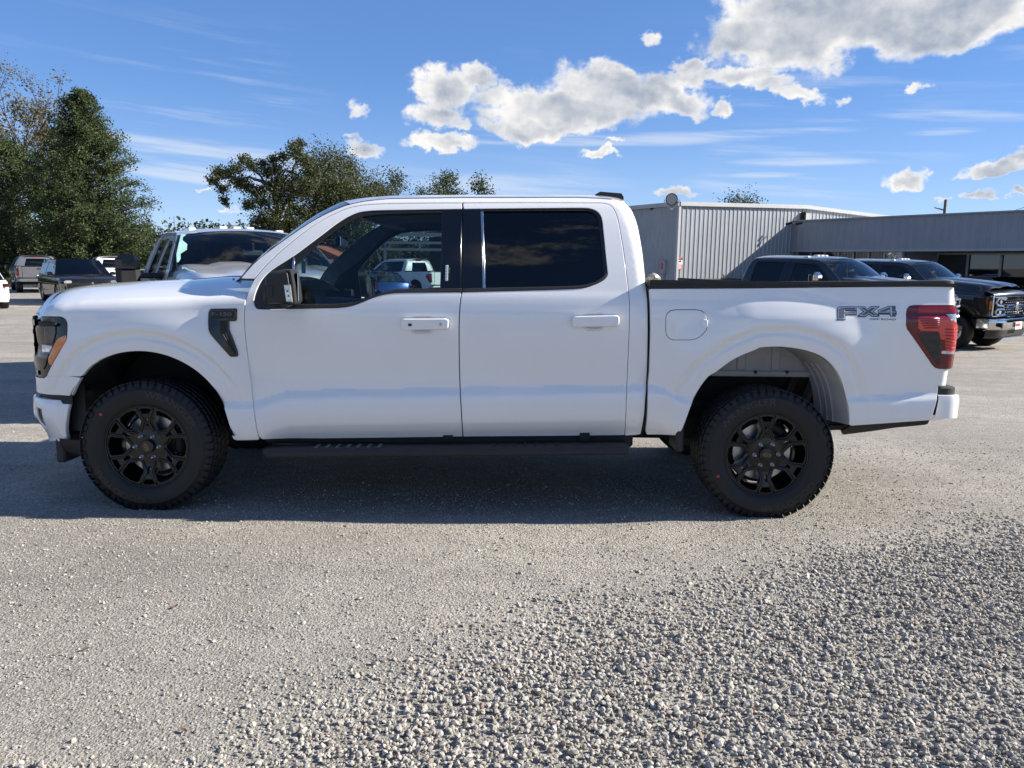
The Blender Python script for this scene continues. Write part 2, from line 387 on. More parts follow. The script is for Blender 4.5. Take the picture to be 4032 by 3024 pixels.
class MB:
    """Collects simple solids into one mesh."""
    def __init__(s): s.v = []; s.f = []
    def add(s, V, F):
        b = len(s.v); s.v += [tuple(p) for p in V]; s.f += [tuple(i + b for i in f) for f in F]; return s
    def box(s, c, d, rot=None, bev=0.0):
        hx, hy, hz = d[0] / 2, d[1] / 2, d[2] / 2
        if bev <= 0:
            V = [(x, y, z) for x in (-hx, hx) for y in (-hy, hy) for z in (-hz, hz)]
            F = [(0, 1, 3, 2), (4, 6, 7, 5), (0, 4, 5, 1), (2, 3, 7, 6), (0, 2, 6, 4), (1, 5, 7, 3)]
        else:
            V = []; F = []
            b = min(bev, hx * .9, hy * .9, hz * .9)
            idx = {}
            for sx in (-1, 1):
                for sy in (-1, 1):
                    for sz in (-1, 1):
                        for ax in range(3):
                            p = [sx * (hx - b), sy * (hy - b), sz * (hz - b)]
                            p[ax] = (sx * hx, sy * hy, sz * hz)[ax]
                            idx[sx, sy, sz, ax] = len(V); V.append(tuple(p))
            for ax in range(3):
                o1, o2 = [(1, 2), (2, 0), (0, 1)][ax]
                for sg in (-1, 1):
                    def k(a, b_):
                        t = [0, 0, 0]; t[ax] = sg; t[o1] = a; t[o2] = b_; return idx[t[0], t[1], t[2], ax]
                    q = [k(-1, -1), k(1, -1), k(1, 1), k(-1, 1)]
                    F.append(tuple(q if sg > 0 else q[::-1]))
            for a in range(3):              # edges between faces of axes a1,a2 along axis a
                a1, a2 = [(1, 2), (2, 0), (0, 1)][a]
                for s1 in (-1, 1):
                    for s2 in (-1, 1):
                        def k(sa, ax):
                            t = [0, 0, 0]; t[a] = sa; t[a1] = s1; t[a2] = s2; return idx[t[0], t[1], t[2], ax]
                        q = [k(-1, a1), k(1, a1), k(1, a2), k(-1, a2)]
                        F.append(tuple(q if s1 * s2 < 0 else q[::-1]))
            for sx in (-1, 1):
                for sy in (-1, 1):
                    for sz in (-1, 1):
                        q = [idx[sx, sy, sz, a] for a in range(3)]
                        F.append(tuple(q if sx * sy * sz > 0 else q[::-1]))
        if rot is not None:
            Rm = np.array(rot); V = [tuple(Rm @ np.array(p)) for p in V]
        return s.add([(p[0] + c[0], p[1] + c[1], p[2] + c[2]) for p in V], F)
    def tube(s, pts, r, n=8, caps=True, closed=False):
        pts = [np.array(p, float) for p in pts]; m = len(pts)
        rs = r if isinstance(r, (list, tuple)) else [r] * m
        V = []; F = []
        up = np.array([0, 0, 1.0]); prev = None
        for i, p in enumerate(pts):
            a = pts[i - 1] if i > 0 else (pts[-1] if closed else p); b = pts[(i + 1) % m] if (i < m - 1 or closed) else p
            t = b - a; t = t / (np.linalg.norm(t) + 1e-12)
            if prev is None:
                u = np.cross(t, up)
                if np.linalg.norm(u) < 1e-3: u = np.cross(t, np.array([1.0, 0, 0]))
            else: u = prev - t * (prev @ t)
            u = u / (np.linalg.norm(u) + 1e-12); prev = u; w = np.cross(t, u)
            for k in range(n):
                a_ = 2 * math.pi * k / n
                V.append(tuple(p + rs[i] * (math.cos(a_) * u + math.sin(a_) * w)))
        for i in range(m if closed else m - 1):
            j = (i + 1) % m
            for k in range(n):
                k2 = (k + 1) % n
                F.append((i * n + k, i * n + k2, j * n + k2, j * n + k))
        if caps and not closed:
            F.append(tuple(range(n - 1, -1, -1))); F.append(tuple((m - 1) * n + k for k in range(n)))
        return s.add(V, F)
    def lathe(s, prof, c=(0, 0, 0), n=48, axis='y', a0=0.0, a1=2 * math.pi):
        """prof: (radius, height along the axis)"""
        full = abs(a1 - a0 - 2 * math.pi) < 1e-6
        V = []; F = []; m = len(prof); N = n if full else n + 1
        for k in range(N):
            a = a0 + (a1 - a0) * k / n
            for r, h in prof:
                if axis == 'y': V.append((c[0] + r * math.cos(a), c[1] + h, c[2] + r * math.sin(a)))
                elif axis == 'z': V.append((c[0] + r * math.cos(a), c[1] + r * math.sin(a), c[2] + h))
                else: V.append((c[0] + h, c[1] + r * math.cos(a), c[2] + r * math.sin(a)))
        for k in range(n):
            k2 = (k + 1) % N
            for i in range(m - 1):
                F.append((k * m + i, k * m + i + 1, k2 * m + i + 1, k2 * m + i))
        return s.add(V, F)
    def grid(s, rows):
        n = len(rows[0]); V = [p for r in rows for p in r]; F = []
        for i in range(len(rows) - 1):
            for j in range(n - 1):
                F.append((i * n + j, i * n + j + 1, (i + 1) * n + j + 1, (i + 1) * n + j))
        return s.add(V, F)
    def prism(s, poly, f0, f1):
        """poly (u,v) list, f0/f1 map (u,v) to the two end faces"""
        n = len(poly); V = [f0(*p) for p in poly] + [f1(*p) for p in poly]
        F = [tuple(range(n)), tuple(range(2 * n - 1, n - 1, -1))] + [(i, i + n, (i + 1) % n + n, (i + 1) % n) for i in range(n)]
        return s.add(V, F)
    def build(s, name, mat, parent=None, smooth=R(35), label=None, kind=None):
        return mk(name, s.v, s.f, mat, parent, None, smooth, label, kind)

# ------------------------------------------------------------------ curves and panels
def hermite(pts):
    """Smooth curve through (x, y) points, as a vectorised function."""
    xs = np.array([p[0] for p in pts], float); ys = np.array([p[1] for p in pts], float)
    d = np.diff(ys) / np.diff(xs); t = np.empty_like(ys)
    t[1:-1] = np.where(d[:-1] * d[1:] > 0, 2 * d[:-1] * d[1:] / (d[:-1] + d[1:] + 1e-12), 0)
    t[0], t[-1] = d[0], d[-1]
    def f(x):
        x = np.asarray(x, float); xc = np.clip(x, xs[0], xs[-1])
        i = np.clip(np.searchsorted(xs, xc, side='right') - 1, 0, len(xs) - 2)
        h = xs[i + 1] - xs[i]; u = (xc - xs[i]) / h
        return ((2 * u ** 3 - 3 * u ** 2 + 1) * ys[i] + (u ** 3 - 2 * u ** 2 + u) * h * t[i] + (-2 * u ** 3 + 3 * u ** 2) * ys[i + 1] + (u ** 3 - u ** 2) * h * t[i + 1])
    return f

def sstep(x, a, b):
    t = np.clip((np.asarray(x, float) - a) / (b - a), 0, 1); return t * t * (3 - 2 * t)

def poly_dist(x, z, line):
    x = np.asarray(x, float); z = np.asarray(z, float)
    best = np.full(np.broadcast(x, z).shape, 1e9)
    for (ax, az_), (bx, bz) in zip(line[:-1], line[1:]):
        ex, ez = bx - ax, bz - az_
        L = ex * ex + ez * ez + 1e-12
        t = np.clip(((x - ax) * ex + (z - az_) * ez) / L, 0, 1)
        best = np.minimum(best, np.hypot(x - ax - t * ex, z - az_ - t * ez))
    return best

def inside(x, z, loop):
    c = np.zeros(np.shape(x), bool); n = len(loop)
    for i in range(n):
        x1, z1 = loop[i]; x2, z2 = loop[(i + 1) % n]
        if z1 == z2: continue
        c ^= ((z1 > z) != (z2 > z)) & (x < (x2 - x1) * (z - z1) / (z2 - z1) + x1)
    return c

def area2(l): return sum(l[i][0] * l[(i + 1) % len(l)][1] - l[(i + 1) % len(l)][0] * l[i][1] for i in range(len(l)))

def inset_loop(l, d):
    """Move a loop inwards by d (corner-mitred)."""
    sg = 1 if area2(l) > 0 else -1
    n = len(l); out = []
    for i in range(n):
        p, q, r_ = np.array(l[i - 1]), np.array(l[i]), np.array(l[(i + 1) % n])
        e1, e2 = q - p, r_ - q
        n1 = np.array([-e1[1], e1[0]]) / (np.hypot(*e1) + 1e-12) * sg; n2 = np.array([-e2[1], e2[0]]) / (np.hypot(*e2) + 1e-12) * sg
        b = n1 + n2; L = np.hypot(*b)
        b = b / L if L > 1e-6 else n1
        k = 1 / max(0.5, b @ n1)
        out.append(tuple(q + b * d * k))
    return out

def resample(l, step, closed=True):
    out = []; n = len(l)
    for i in range(n if closed else n - 1):
        a, b = l[i], l[(i + 1) % n]
        k = max(1, int(math.ceil(math.hypot(b[0] - a[0], b[1] - a[1]) / step)))
        for j in range(k): out.append((a[0] + (b[0] - a[0]) * j / k, a[1] + (b[1] - a[1]) * j / k))
    if not closed: out.append(tuple(l[-1]))
    return out

def smooth_line(l, k=4):
    """Catmull-Rom through an open line."""
    out = []; n = len(l)
    for i in range(n - 1):
        p0, p1, p2, p3 = [np.array(l[min(max(j, 0), n - 1)], float) for j in (i - 1, i, i + 1, i + 2)]
        for j in range(k):
            t = j / k
            out.append(tuple(0.5 * (2 * p1 + (p2 - p0) * t + (2 * p0 - 5 * p1 + 4 * p2 - p3) * t * t + (3 * p1 - p0 - 3 * p2 + p3) * t ** 3)))
    out.append(tuple(l[-1])); return out

def tri2d(loops, step):
    bl = [resample(l, step) for l in loops]
    pts = []; edges = []
    for l in bl:
        b = len(pts); pts += l; edges += [(b + i, b + (i + 1) % len(l)) for i in range(len(l))]
    A = np.array(pts); lo, hi = A.min(0), A.max(0)
    gx, gz_ = np.meshgrid(np.arange(lo[0], hi[0], step), np.arange(lo[1], hi[1], step * 0.866))
    gx = gx + (np.arange(gx.shape[0]) % 2)[:, None] * step / 2
    gx, gz_ = gx.ravel(), gz_.ravel()
    ok = np.zeros(len(gx), bool)
    for l in bl: ok ^= inside(gx, gz_, l)
    gx, gz_ = gx[ok], gz_[ok]
    dist = np.full(len(gx), 1e9)
    for l in bl: dist = np.minimum(dist, poly_dist(gx, gz_, l + [l[0]]))
    ok = dist > step * 0.5
    pts += list(zip(gx[ok].tolist(), gz_[ok].tolist()))
    res = delaunay_2d_cdt([Vector(p) for p in pts], edges, [], 0, 1e-6)
    V = np.array([(v.x, v.y) for v in res[0]]); T = np.array([list(f) for f in res[2]], int)
    c = V[T].mean(1); ok = np.zeros(len(T), bool)
    for l in bl: ok ^= inside(c[:, 0], c[:, 1], l)
    T = T[ok]
    a = V[T]; ar = (a[:, 1, 0] - a[:, 0, 0]) * (a[:, 2, 1] - a[:, 0, 1]) - (a[:, 2, 0] - a[:, 0, 0]) * (a[:, 1, 1] - a[:, 0, 1])
    T[ar < 0] = T[ar < 0][:, ::-1]
    T = T[np.abs(ar) > 1e-10]
    used = np.unique(T); mp = -np.ones(len(V), int); mp[used] = np.arange(len(used))
    return V[used], mp[T]

def surf(loops, S, step=0.035, off=0.0, flange=0.02, rnd=0.003, inset=0.0, h=0.003):
    """Sheet over the side plane (x, z) at depth y = S(x, z), outer face towards -y, with a rounded, turned-in rim."""
    if inset: loops = [inset_loop(l, inset if i == 0 else -inset) for i, l in enumerate(loops)]
    P2, T = tri2d(loops, step)
    x, z = P2[:, 0], P2[:, 1]
    y = S(x, z) + off
    sx = (S(x + h, z) - S(x - h, z)) / (2 * h); sz = (S(x, z + h) - S(x, z - h)) / (2 * h)
    N = np.stack([sx, -np.ones_like(sx), sz], 1); N /= np.linalg.norm(N, axis=1)[:, None]
    V = np.stack([x, y, z], 1)
    if flange:
        e = np.concatenate([T[:, [0, 1]], T[:, [1, 2]], T[:, [2, 0]]])
        key = np.sort(e, 1); k1 = key[:, 0].astype(np.int64) * (len(V) + 1) + key[:, 1]
        u, cnt = np.unique(k1, return_counts=True)
        be = e[np.isin(k1, u[cnt == 1])]
        on = np.zeros((len(V), 2))
        ed = P2[be[:, 1]] - P2[be[:, 0]]; nn = np.stack([ed[:, 1], -ed[:, 0]], 1); nn /= np.linalg.norm(nn, axis=1)[:, None] + 1e-12
        np.add.at(on, be[:, 0], nn); np.add.at(on, be[:, 1], nn)
        on /= np.linalg.norm(on, axis=1)[:, None] + 1e-12
        bi = np.unique(be); mp = -np.ones(len(V), int); mp[bi] = np.arange(len(bi))
        o3 = np.stack([on[bi, 0], np.zeros(len(bi)), on[bi, 1]], 1)
        ins = -N[bi]
        rings = [(V[bi] + o3 * rnd * 0.7 + ins * rnd * 0.3, N[bi] * 0.7 + o3 * 0.7), (V[bi] + o3 * rnd + ins * rnd, o3), (V[bi] + o3 * rnd + np.array([0, 1, 0]) * flange, o3)]
        base = len(V); nb = len(bi); prev = be
        F = [T]
        for k, (rv, rn) in enumerate(rings):
            cur = mp[be] + base + k * nb
            F.append(np.stack([prev[:, 1], prev[:, 0], cur[:, 0]], 1)); F.append(np.stack([prev[:, 1], cur[:, 0], cur[:, 1]], 1))
            prev = cur
        V = np.concatenate([V] + [r_[0] for r_ in rings]); N = np.concatenate([N] + [r_[1] / (np.linalg.norm(r_[1], axis=1)[:, None] + 1e-12) for r_ in rings])
        T = np.concatenate(F)
    return V, T, N

def panel(name, loops, S, mat, parent, mirror=None, mp=None, label=None, **kw):
    """One sheet-metal part; mirror=W also makes its twin on the far side (y -> W - y)."""
    V, T, N = surf(loops, S, **kw)
    if mp is not None:
        V2 = mp(V); N = mp(V + N * 1e-3) - V2; N /= np.linalg.norm(N, axis=1)[:, None]; V = V2
    o = [mk(name, V, T, mat, parent, N, True, label)]
    if mirror is not None:
        V2 = V.copy(); V2[:, 1] = mirror - V2[:, 1]; N2 = N.copy(); N2[:, 1] *= -1
        o.append(mk(name, V2, T[:, ::-1].copy(), mat, parent, N2, True, label))
    return o

def mirror_mb(mb, W):
    m2 = MB(); m2.v = [(p[0], W - p[1], p[2]) for p in mb.v]; m2.f = [f[::-1] for f in mb.f]; return m2

_txt = {}
def text2d(s, bold=0.0):
    """Outline font as 2-D triangles, unit height; returns (verts, faces, width)."""
    if (s, bold) in _txt: return _txt[s, bold]
    cu = bpy.data.curves.new('lettering', 'FONT'); cu.body = s; cu.size = 1.0; cu.offset = bold; cu.resolution_u = 3
    ob = bpy.data.objects.new('lettering', cu); COL.objects.link(ob)
    dg = bpy.context.evaluated_depsgraph_get(); dg.update()
    me = ob.evaluated_get(dg).to_mesh()
    V = np.array([(v.co.x, v.co.y) for v in me.vertices]); F = [tuple(p.vertices) for p in me.polygons]
    ob.evaluated_get(dg).to_mesh_clear()
    bpy.data.objects.remove(ob); bpy.data.curves.remove(cu)
    V = V - V.min(0); V = V / V[:, 1].max()
    _txt[s, bold] = (V, F, V[:, 0].max()); return _txt[s, bold]
# ------------------------------------------------------------------ the white crew-cab pickup
W = 2.03                                # body width; y = 0 is the near flank
def zt(x0, y0, s): return lambda l: [(x0 + x * s, y0 + y * s) for x, y in l]
Tv = zt(0, 0, 1.8228); T1 = zt(0, 900, .5425); T2 = zt(1000, 700, .5425); T3 = zt(1800, 700, .5425); T4 = zt(2900, 1050, .4521)
T5 = zt(50, 1400, .40687); T6 = zt(2500, 1400, .63291); T7 = zt(100, 1450, .24116); T8 = zt(100, 1200, .18083); T9 = zt(900, 1680, .81374)
T10 = zt(3500, 1180, .18083); T11 = zt(3260, 1180, .13562); TM = zt(980, 980, .15676); TV = zt(800, 1180, .15072)

_a = SLOPE                              # the truck stands on the cross fall: trace in its own tilted frame
Fr.R = np.array([[1, 0, 0], [0, math.cos(_a), -math.sin(_a)], [0, math.sin(_a), math.cos(_a)]])
Fr.c = Fr.R @ (_C - np.array([-.2, W / 2, -SLOPE * W / 2])) + np.array([-.2, W / 2, 0])
def flat_inv(l, Y): return [(p[0], p[2]) for p in (at_y(px, py, Y) for px, py in l)]
def side(l, S, off=0.0):
    out = []
    for px, py in l:
        Y = 0.03
        for _ in range(40):
            p = at_y(px, py, Y)
            Yn = float(S(np.array([p[0]]), np.array([p[2]]))[0]) + off
            Y += 0.45 * (min(Yn, 0.115 if px > 3300 else 0.6) - Y)
        out.append((p[0], p[2]))
    return out

crease = flat_inv(Tv([(470, 868), (545, 869), (565, 864), (620, 845), (700, 842.5), (1000, 838), (1355, 832), (1400, 832), (1435, 838), (1472, 857), (1500, 860), (1840, 855), (2030, 848), (2060, 847)]), 0.04)
crease = [(-3.2, crease[0][1])] + crease + [(3.0, crease[-1][1])]
_zc = np.array(crease)
def zc(x): return np.interp(x, _zc[:, 0], _zc[:, 1])
arch_f = flat_inv(T1([(500, 1215), (540, 1135), (585, 1070), (640, 1010), (700, 965), (800, 920), (900, 895), (1000, 887), (1100, 893), (1200, 915), (1300, 955), (1400, 1015), (1480, 1085), (1550, 1170), (1600, 1260), (1640, 1370), (1665, 1470), (1682, 1510)]), 0.0)
arch_r = flat_inv(T6([(300, 470), (312, 430), (330, 380), (352, 315), (385, 245), (425, 175), (480, 105)]) + T3([(1850, 1440), (1950, 1350), (2050, 1290), (2212, 1228)]) + T4([(150, 708), (300, 693), (400, 695), (560, 715), (690, 755), (780, 805), (860, 885), (920, 985), (960, 1090), (985, 1210), (997, 1300), (1000, 1385)]), 0.0)
def relax(l, k=6):
    l = resample(smooth_line(l, 2), .03, False)
    for _ in range(k): l = [l[0]] + [tuple((np.array(l[i - 1]) + 2 * np.array(l[i]) + np.array(l[i + 1])) / 4) for i in range(1, len(l) - 1)] + [l[-1]]
    return l
arch_f = relax(arch_f); arch_r = relax(arch_r)

_up = hermite([(.70, .047), (.80, .042), (.86, .035), (.95, .022), (1.05, .011), (1.13, .006), (1.19, .006), (1.25, .013), (1.30, .024), (1.345, .042), (1.40, .062), (1.5, .100), (1.7, .186), (1.80, .238), (1.86, .277), (1.90, .320), (1.93, .372), (1.96, .44)])
_lo = hermite([(-.42, .14), (-.30, .095), (-.25, .062), (-.20, .036), (-.13, .019), (-.085, .0175), (-.045, .021), (-.012, .036), (0.004, .042)])
def S_plain(x, z):
    d = np.asarray(z, float) - zc(x)
    zz = np.maximum(z, 0.70)
    up = np.where(zz > 0.79, _up(zz), 0.0425)
    return np.where(d < 0, _lo(np.minimum(d, 0.004)), np.maximum(up, 0) * sstep(d, -0.012, 0.0) + 0.042 * (1 - sstep(d, -0.012, 0.0)))
def S_bedbase(x, z):
    return S_plain(x, np.minimum(z, 1.30)) + np.maximum(0, np.asarray(z) - 1.30) * 0.12

def flare(x, z, line, zf):
    d = poly_dist(x, z, line)
    f = 0.034 * (1 - sstep(d, .10, .36)) - 0.015 * (1 - sstep(d, .100, .128)) + 0.009 * (1 - sstep(d, .054, .080))
    return f * sstep(z, zf - .05, zf + .22)

XN, RN = -2.605, 0.33
def nose_x0(z): return XN - 0.03 * sstep(-np.asarray(z, float), -.98, -.88)
def wrap(t, Rr, lim=.935):
    t = np.clip(np.asarray(t, float) / Rr, 0, None); tc_ = np.minimum(t, lim)
    return Rr * (1 - np.sqrt(1 - tc_ ** 2)) + np.maximum(0, t - lim) * Rr * lim / math.sqrt(1 - lim * lim)
shoulder = flat_inv(T1([(262, 640), (285, 600), (320, 568), (400, 543), (600, 518), (900, 500), (1200, 490), (1500, 482), (1745, 470)]), 0.06)
_zs = np.array([(-3.1, shoulder[0][1] - .05)] + shoulder + [(-1.2, shoulder[-1][1] + .01)])
def zsh(x): return np.interp(x, _zs[:, 0], _zs[:, 1])
def S_f(x, z):
    y = S_plain(x, np.minimum(z, 1.19)) - flare(x, z, arch_f, .62)
    y = y + wrap(nose_x0(z) - np.asarray(x), RN)
    u = np.clip((np.asarray(z) - (zsh(x) - .075)) / .075, 0, .93)
    return y + .07 * (1 - np.sqrt(1 - u * u))
XT = 2.525
def S_b(x, z):
    return S_bedbase(x, z) - flare(x, z, arch_r, .66) + wrap(np.asarray(x) - XT, .06, .93)
def S_d(x, z): return S_plain(x, z)

seamA = smooth_line(T1([(1845, 365), (1815, 425), (1790, 490), (1777, 560), (1772, 650), (1776, 750), (1786, 850), (1800, 970), (1815, 1100), (1830, 1230), (1846, 1350), (1862, 1450), (1882, 1530)]), 3)
seamB = smooth_line(T2([(1513, 181), (1511, 500), (1508, 800), (1500, 880), (1493, 970), (1489, 1100), (1490, 1300), (1495, 1500), (1503, 1659)]) + Tv([(1000, 944)]), 3)
seamC = smooth_line(T3([(1020, 181), (1080, 186), (1120, 203), (1150, 250), (1172, 320), (1190, 420), (1207, 520), (1224, 650), (1238, 760), (1248, 850), (1253, 930), (1252, 1060), (1247, 1200), (1240, 1350), (1234, 1500)]) + Tv([(1350, 941)]), 3)
door_top_f = smooth_line(T1([(1845, 365)]) + T2([(60, 662), (130, 590), (220, 508), (320, 426), (420, 350), (520, 290), (620, 242), (700, 213), (800, 196), (900, 189), (1050, 185), (1300, 182), (1513, 181)]), 3)
belt_f = smooth_line(T2([(3, 915), (12, 938), (40, 951), (150, 951), (300, 947), (500, 944), (620, 941), (700, 930), (770, 907), (850, 873), (920, 850), (1000, 836), (1080, 831), (1250, 829), (1510, 827)]), 3)
black_up = smooth_line(T2([(3, 915), (2, 885), (20, 820), (60, 742), (130, 672), (285, 572), (400, 487), (500, 412), (580, 350), (650, 303), (700, 277), (760, 254), (830, 243), (930, 238), (1100, 235), (1380, 231), (1513, 229)]), 3)

L_fender = (seamA[6:] + T1([(1870, 1535), (1720, 1538), (1697, 1530), (1682, 1505)]))
truck = thing('pickup_truck', 'white crew cab pickup with black wheels, whole left side turned to the viewer', 'pickup truck', (-0.2, W / 2, -SLOPE * W / 2))
truck.rotation_euler = (-SLOPE, 0, 0)
Off.o = np.array([-0.2, W / 2, 0])

# front fender
fl = side(L_fender, S_f)
nose_lim = -0.92 * RN
arch_part = [p for p in arch_f[::-1]]
seam_bump = side(T7([(888, 135), (700, 133), (520, 132), (400, 130), (345, 128)]), S_f)
_it = int(np.argmax([p[1] for p in arch_part]))
k_arch = [p for i, p in enumerate(arch_part) if i < _it or p[1] > seam_bump[0][1] + .004]
hl_edge = side(smooth_line(T8([(470, 1540), (560, 1345), (700, 1100), (820, 890), (890, 760), (910, 640), (914, 480), (908, 390), (870, 312), (780, 262), (650, 256), (400, 252)]), 2), S_f)
zhl = hl_edge[-1][1]
nose_up = []
for z in np.linspace(zhl, float(zsh(np.array(-2.86))) - .012, 5):
    nose_up.append((float(nose_x0(z)) + nose_lim + .05 * (z - zhl) / .12, z))
sh_line = [(x, float(zsh(x)) - .004) for x in np.linspace(nose_up[-1][0] + .02, fl[0][0] - .0, 40)]
hl_edge = [p for p in hl_edge if p[0] > nose_up[0][0] + .02]
fender_loop = fl + k_arch + seam_bump + hl_edge + nose_up + sh_line
panel('fender', [fender_loop], S_f, 'white_paint', truck, W, step=.0135, inset=.003, flange=.03)

# lower nose cover between fender, lamp and bumper
z_b0, z_b1 = seam_bump[0][1], side(T7([(690, 452)]), S_f)[0][1]
right = [p for i, p in enumerate(arch_part) if i > _it and z_b1 < p[1] < z_b0 - .004]
xl = float(nose_x0(.9)) + nose_lim
cov = right + [(right[-1][0] - .004, z_b1)] + [(x, z_b1 + .004) for x in np.linspace(right[-1][0] - .05, xl, 6)] + [(xl, z_b0 - .02)] + [(xl + .02, z_b0 - .026)] + side(T7([(250, 180), (300, 165), (345, 136)]), S_f)[1:] + seam_bump[::-1][:-1]
panel('bumper_cover', [cov], S_f, 'white_paint', truck, W, step=.025, inset=.002, flange=.03)

# front bumper
zb_t, zb_b = side(T7([(640, 530)]), S_f)[0][1], side(T7([(640, 1178)]), S_f)[0][1]
def S_bump(x, z):
    zm = (zb_t + zb_b) / 2; hh = (zb_t - zb_b) / 2
    e = np.clip(np.abs(np.asarray(z) - zm) / hh, 0, 1)
    low = sstep(-(np.asarray(z) - zb_b), -.16, -.0) * .06
    xr = sstep(np.asarray(x), -2.70, -2.655) * .014
    return .018 + wrap(nose_x0(z) - .012 + low * .9 - np.asarray(x), RN) + .014 * e ** 6 + low * .5 + xr
rb = side(T7([(690, 533), (703, 555), (690, 610), (668, 700), (652, 800), (643, 900), (641, 1000), (648, 1080), (664, 1140), (658, 1172), (630, 1180), (450, 1172), (318, 1158)]), S_bump)
xbl = float(nose_x0(.8)) - .012 + nose_lim
bl_ = rb + [(xbl + .05, zb_b + .006), (xbl + .012, zb_b + .05), (xbl - .002, zb_b + .12), (xbl, zb_t - .03), (xbl + .01, zb_t)]
fog_hole = [(-2.872, zb_t - .045), (-2.805, zb_t - .052), (-2.797, zb_t - .070), (-2.797, zb_t - .165), (-2.806, zb_t - .183), (-2.835, zb_t - .182), (-2.868, zb_t - .150)]
panel('front_bumper', [bl_, fog_hole], S_bump, 'white_paint', truck, W, step=.022, flange=.03, rnd=.008)
panel('fog_lamp', [inset_loop(fog_hole, -.006)], S_bump, 'smoke_lens', truck, W, off=.022, step=.03, flange=0)
# dark gap strip over the bumper and air dam below
def plan_nose(xc, n=14, y0=0.0):
    """Plan curve of the nose from the flank to the centre and on to the far flank."""
    pts = []
    for t in np.linspace(0, .935, 8): pts.append((xc - RN * t, RN * (1 - math.sqrt(1 - t * t))))
    x1, y1 = pts[-1]; L = W / 2 - y1
    for d in np.linspace(0, L, n)[1:]: pts.append((x1 - .38 * (d - d * d / (2 * L)), y1 + d))
    return pts + [(x, W - y) for x, y in pts[::-1][1:]]
def nose_band(name, secs, mat, x0s=None, start=0, smooth=R(40)):
    """secs: (z, forward shift, inward shift)"""
    rows = []
    for z, fw, inn in secs:
        c = plan_nose(float(nose_x0(z)) - fw)
        rows.append([(x + (inn if 0 else 0), y + (inn if y < W / 2 else -inn), z) for x, y in c[start:len(c) - start]])
    mb = MB(); mb.grid(rows); return mb.build(name, mat, truck, smooth)
nose_band('bumper_gap', [(z_b1 + .01, -.035, .03), (zb_t - .02, -.035, .03)], 'plastic_dark')
nose_band('bumper_face', [(zb_t - .002, -.02, .03), (zb_t, .004, .024), (zb_t - .03, .012, .018), (zb_b + .16, .012, .018), (zb_b + .1, .0, .025), (zb_b + .03, -.045, .05), (zb_b, -.07, .06)], 'white_paint', start=6)
nose_band('air_dam', [(zb_b + .01, -.09, .03), (zb_b - .05, -.10, .04), (zb_b - .09, -.13, .06)], 'plastic_dark')
mb = MB(); mb.grid([[(x, W / 2 + (y - W / 2) * .90, z) for x, y in plan_nose(float(nose_x0(.8)) + .07)] for z in (zb_b + .05, z_b1 + .12, zhl - .02)]); mb.build('nose_backing', 'plastic_dark', truck)
# grille between the lamps
gr = nose_band('grille', [(zhl - .005, .0, 0), (zhl - .03, .004, 0), (zhl - .06, .0, 0), (z_b0 + .02, -.0, 0), (z_b0 - .02, .004, 0), (z_b0 - .06, .0, 0)], 'gloss_black', start=9)
for i in range(3):
    zz = z_b0 + .05 + i * .085
    mb = MB(); c = plan_nose(float(nose_x0(zz)) + .006)[10:-10]
    mb.grid([[(x, y, zz + .02) for x, y in c], [(x - .012, y, zz + .015) for x, y in c], [(x - .012, y, zz - .015) for x, y in c], [(x, y, zz - .02) for x, y in c]])
    mb.build('bar', 'plastic_grey', gr)

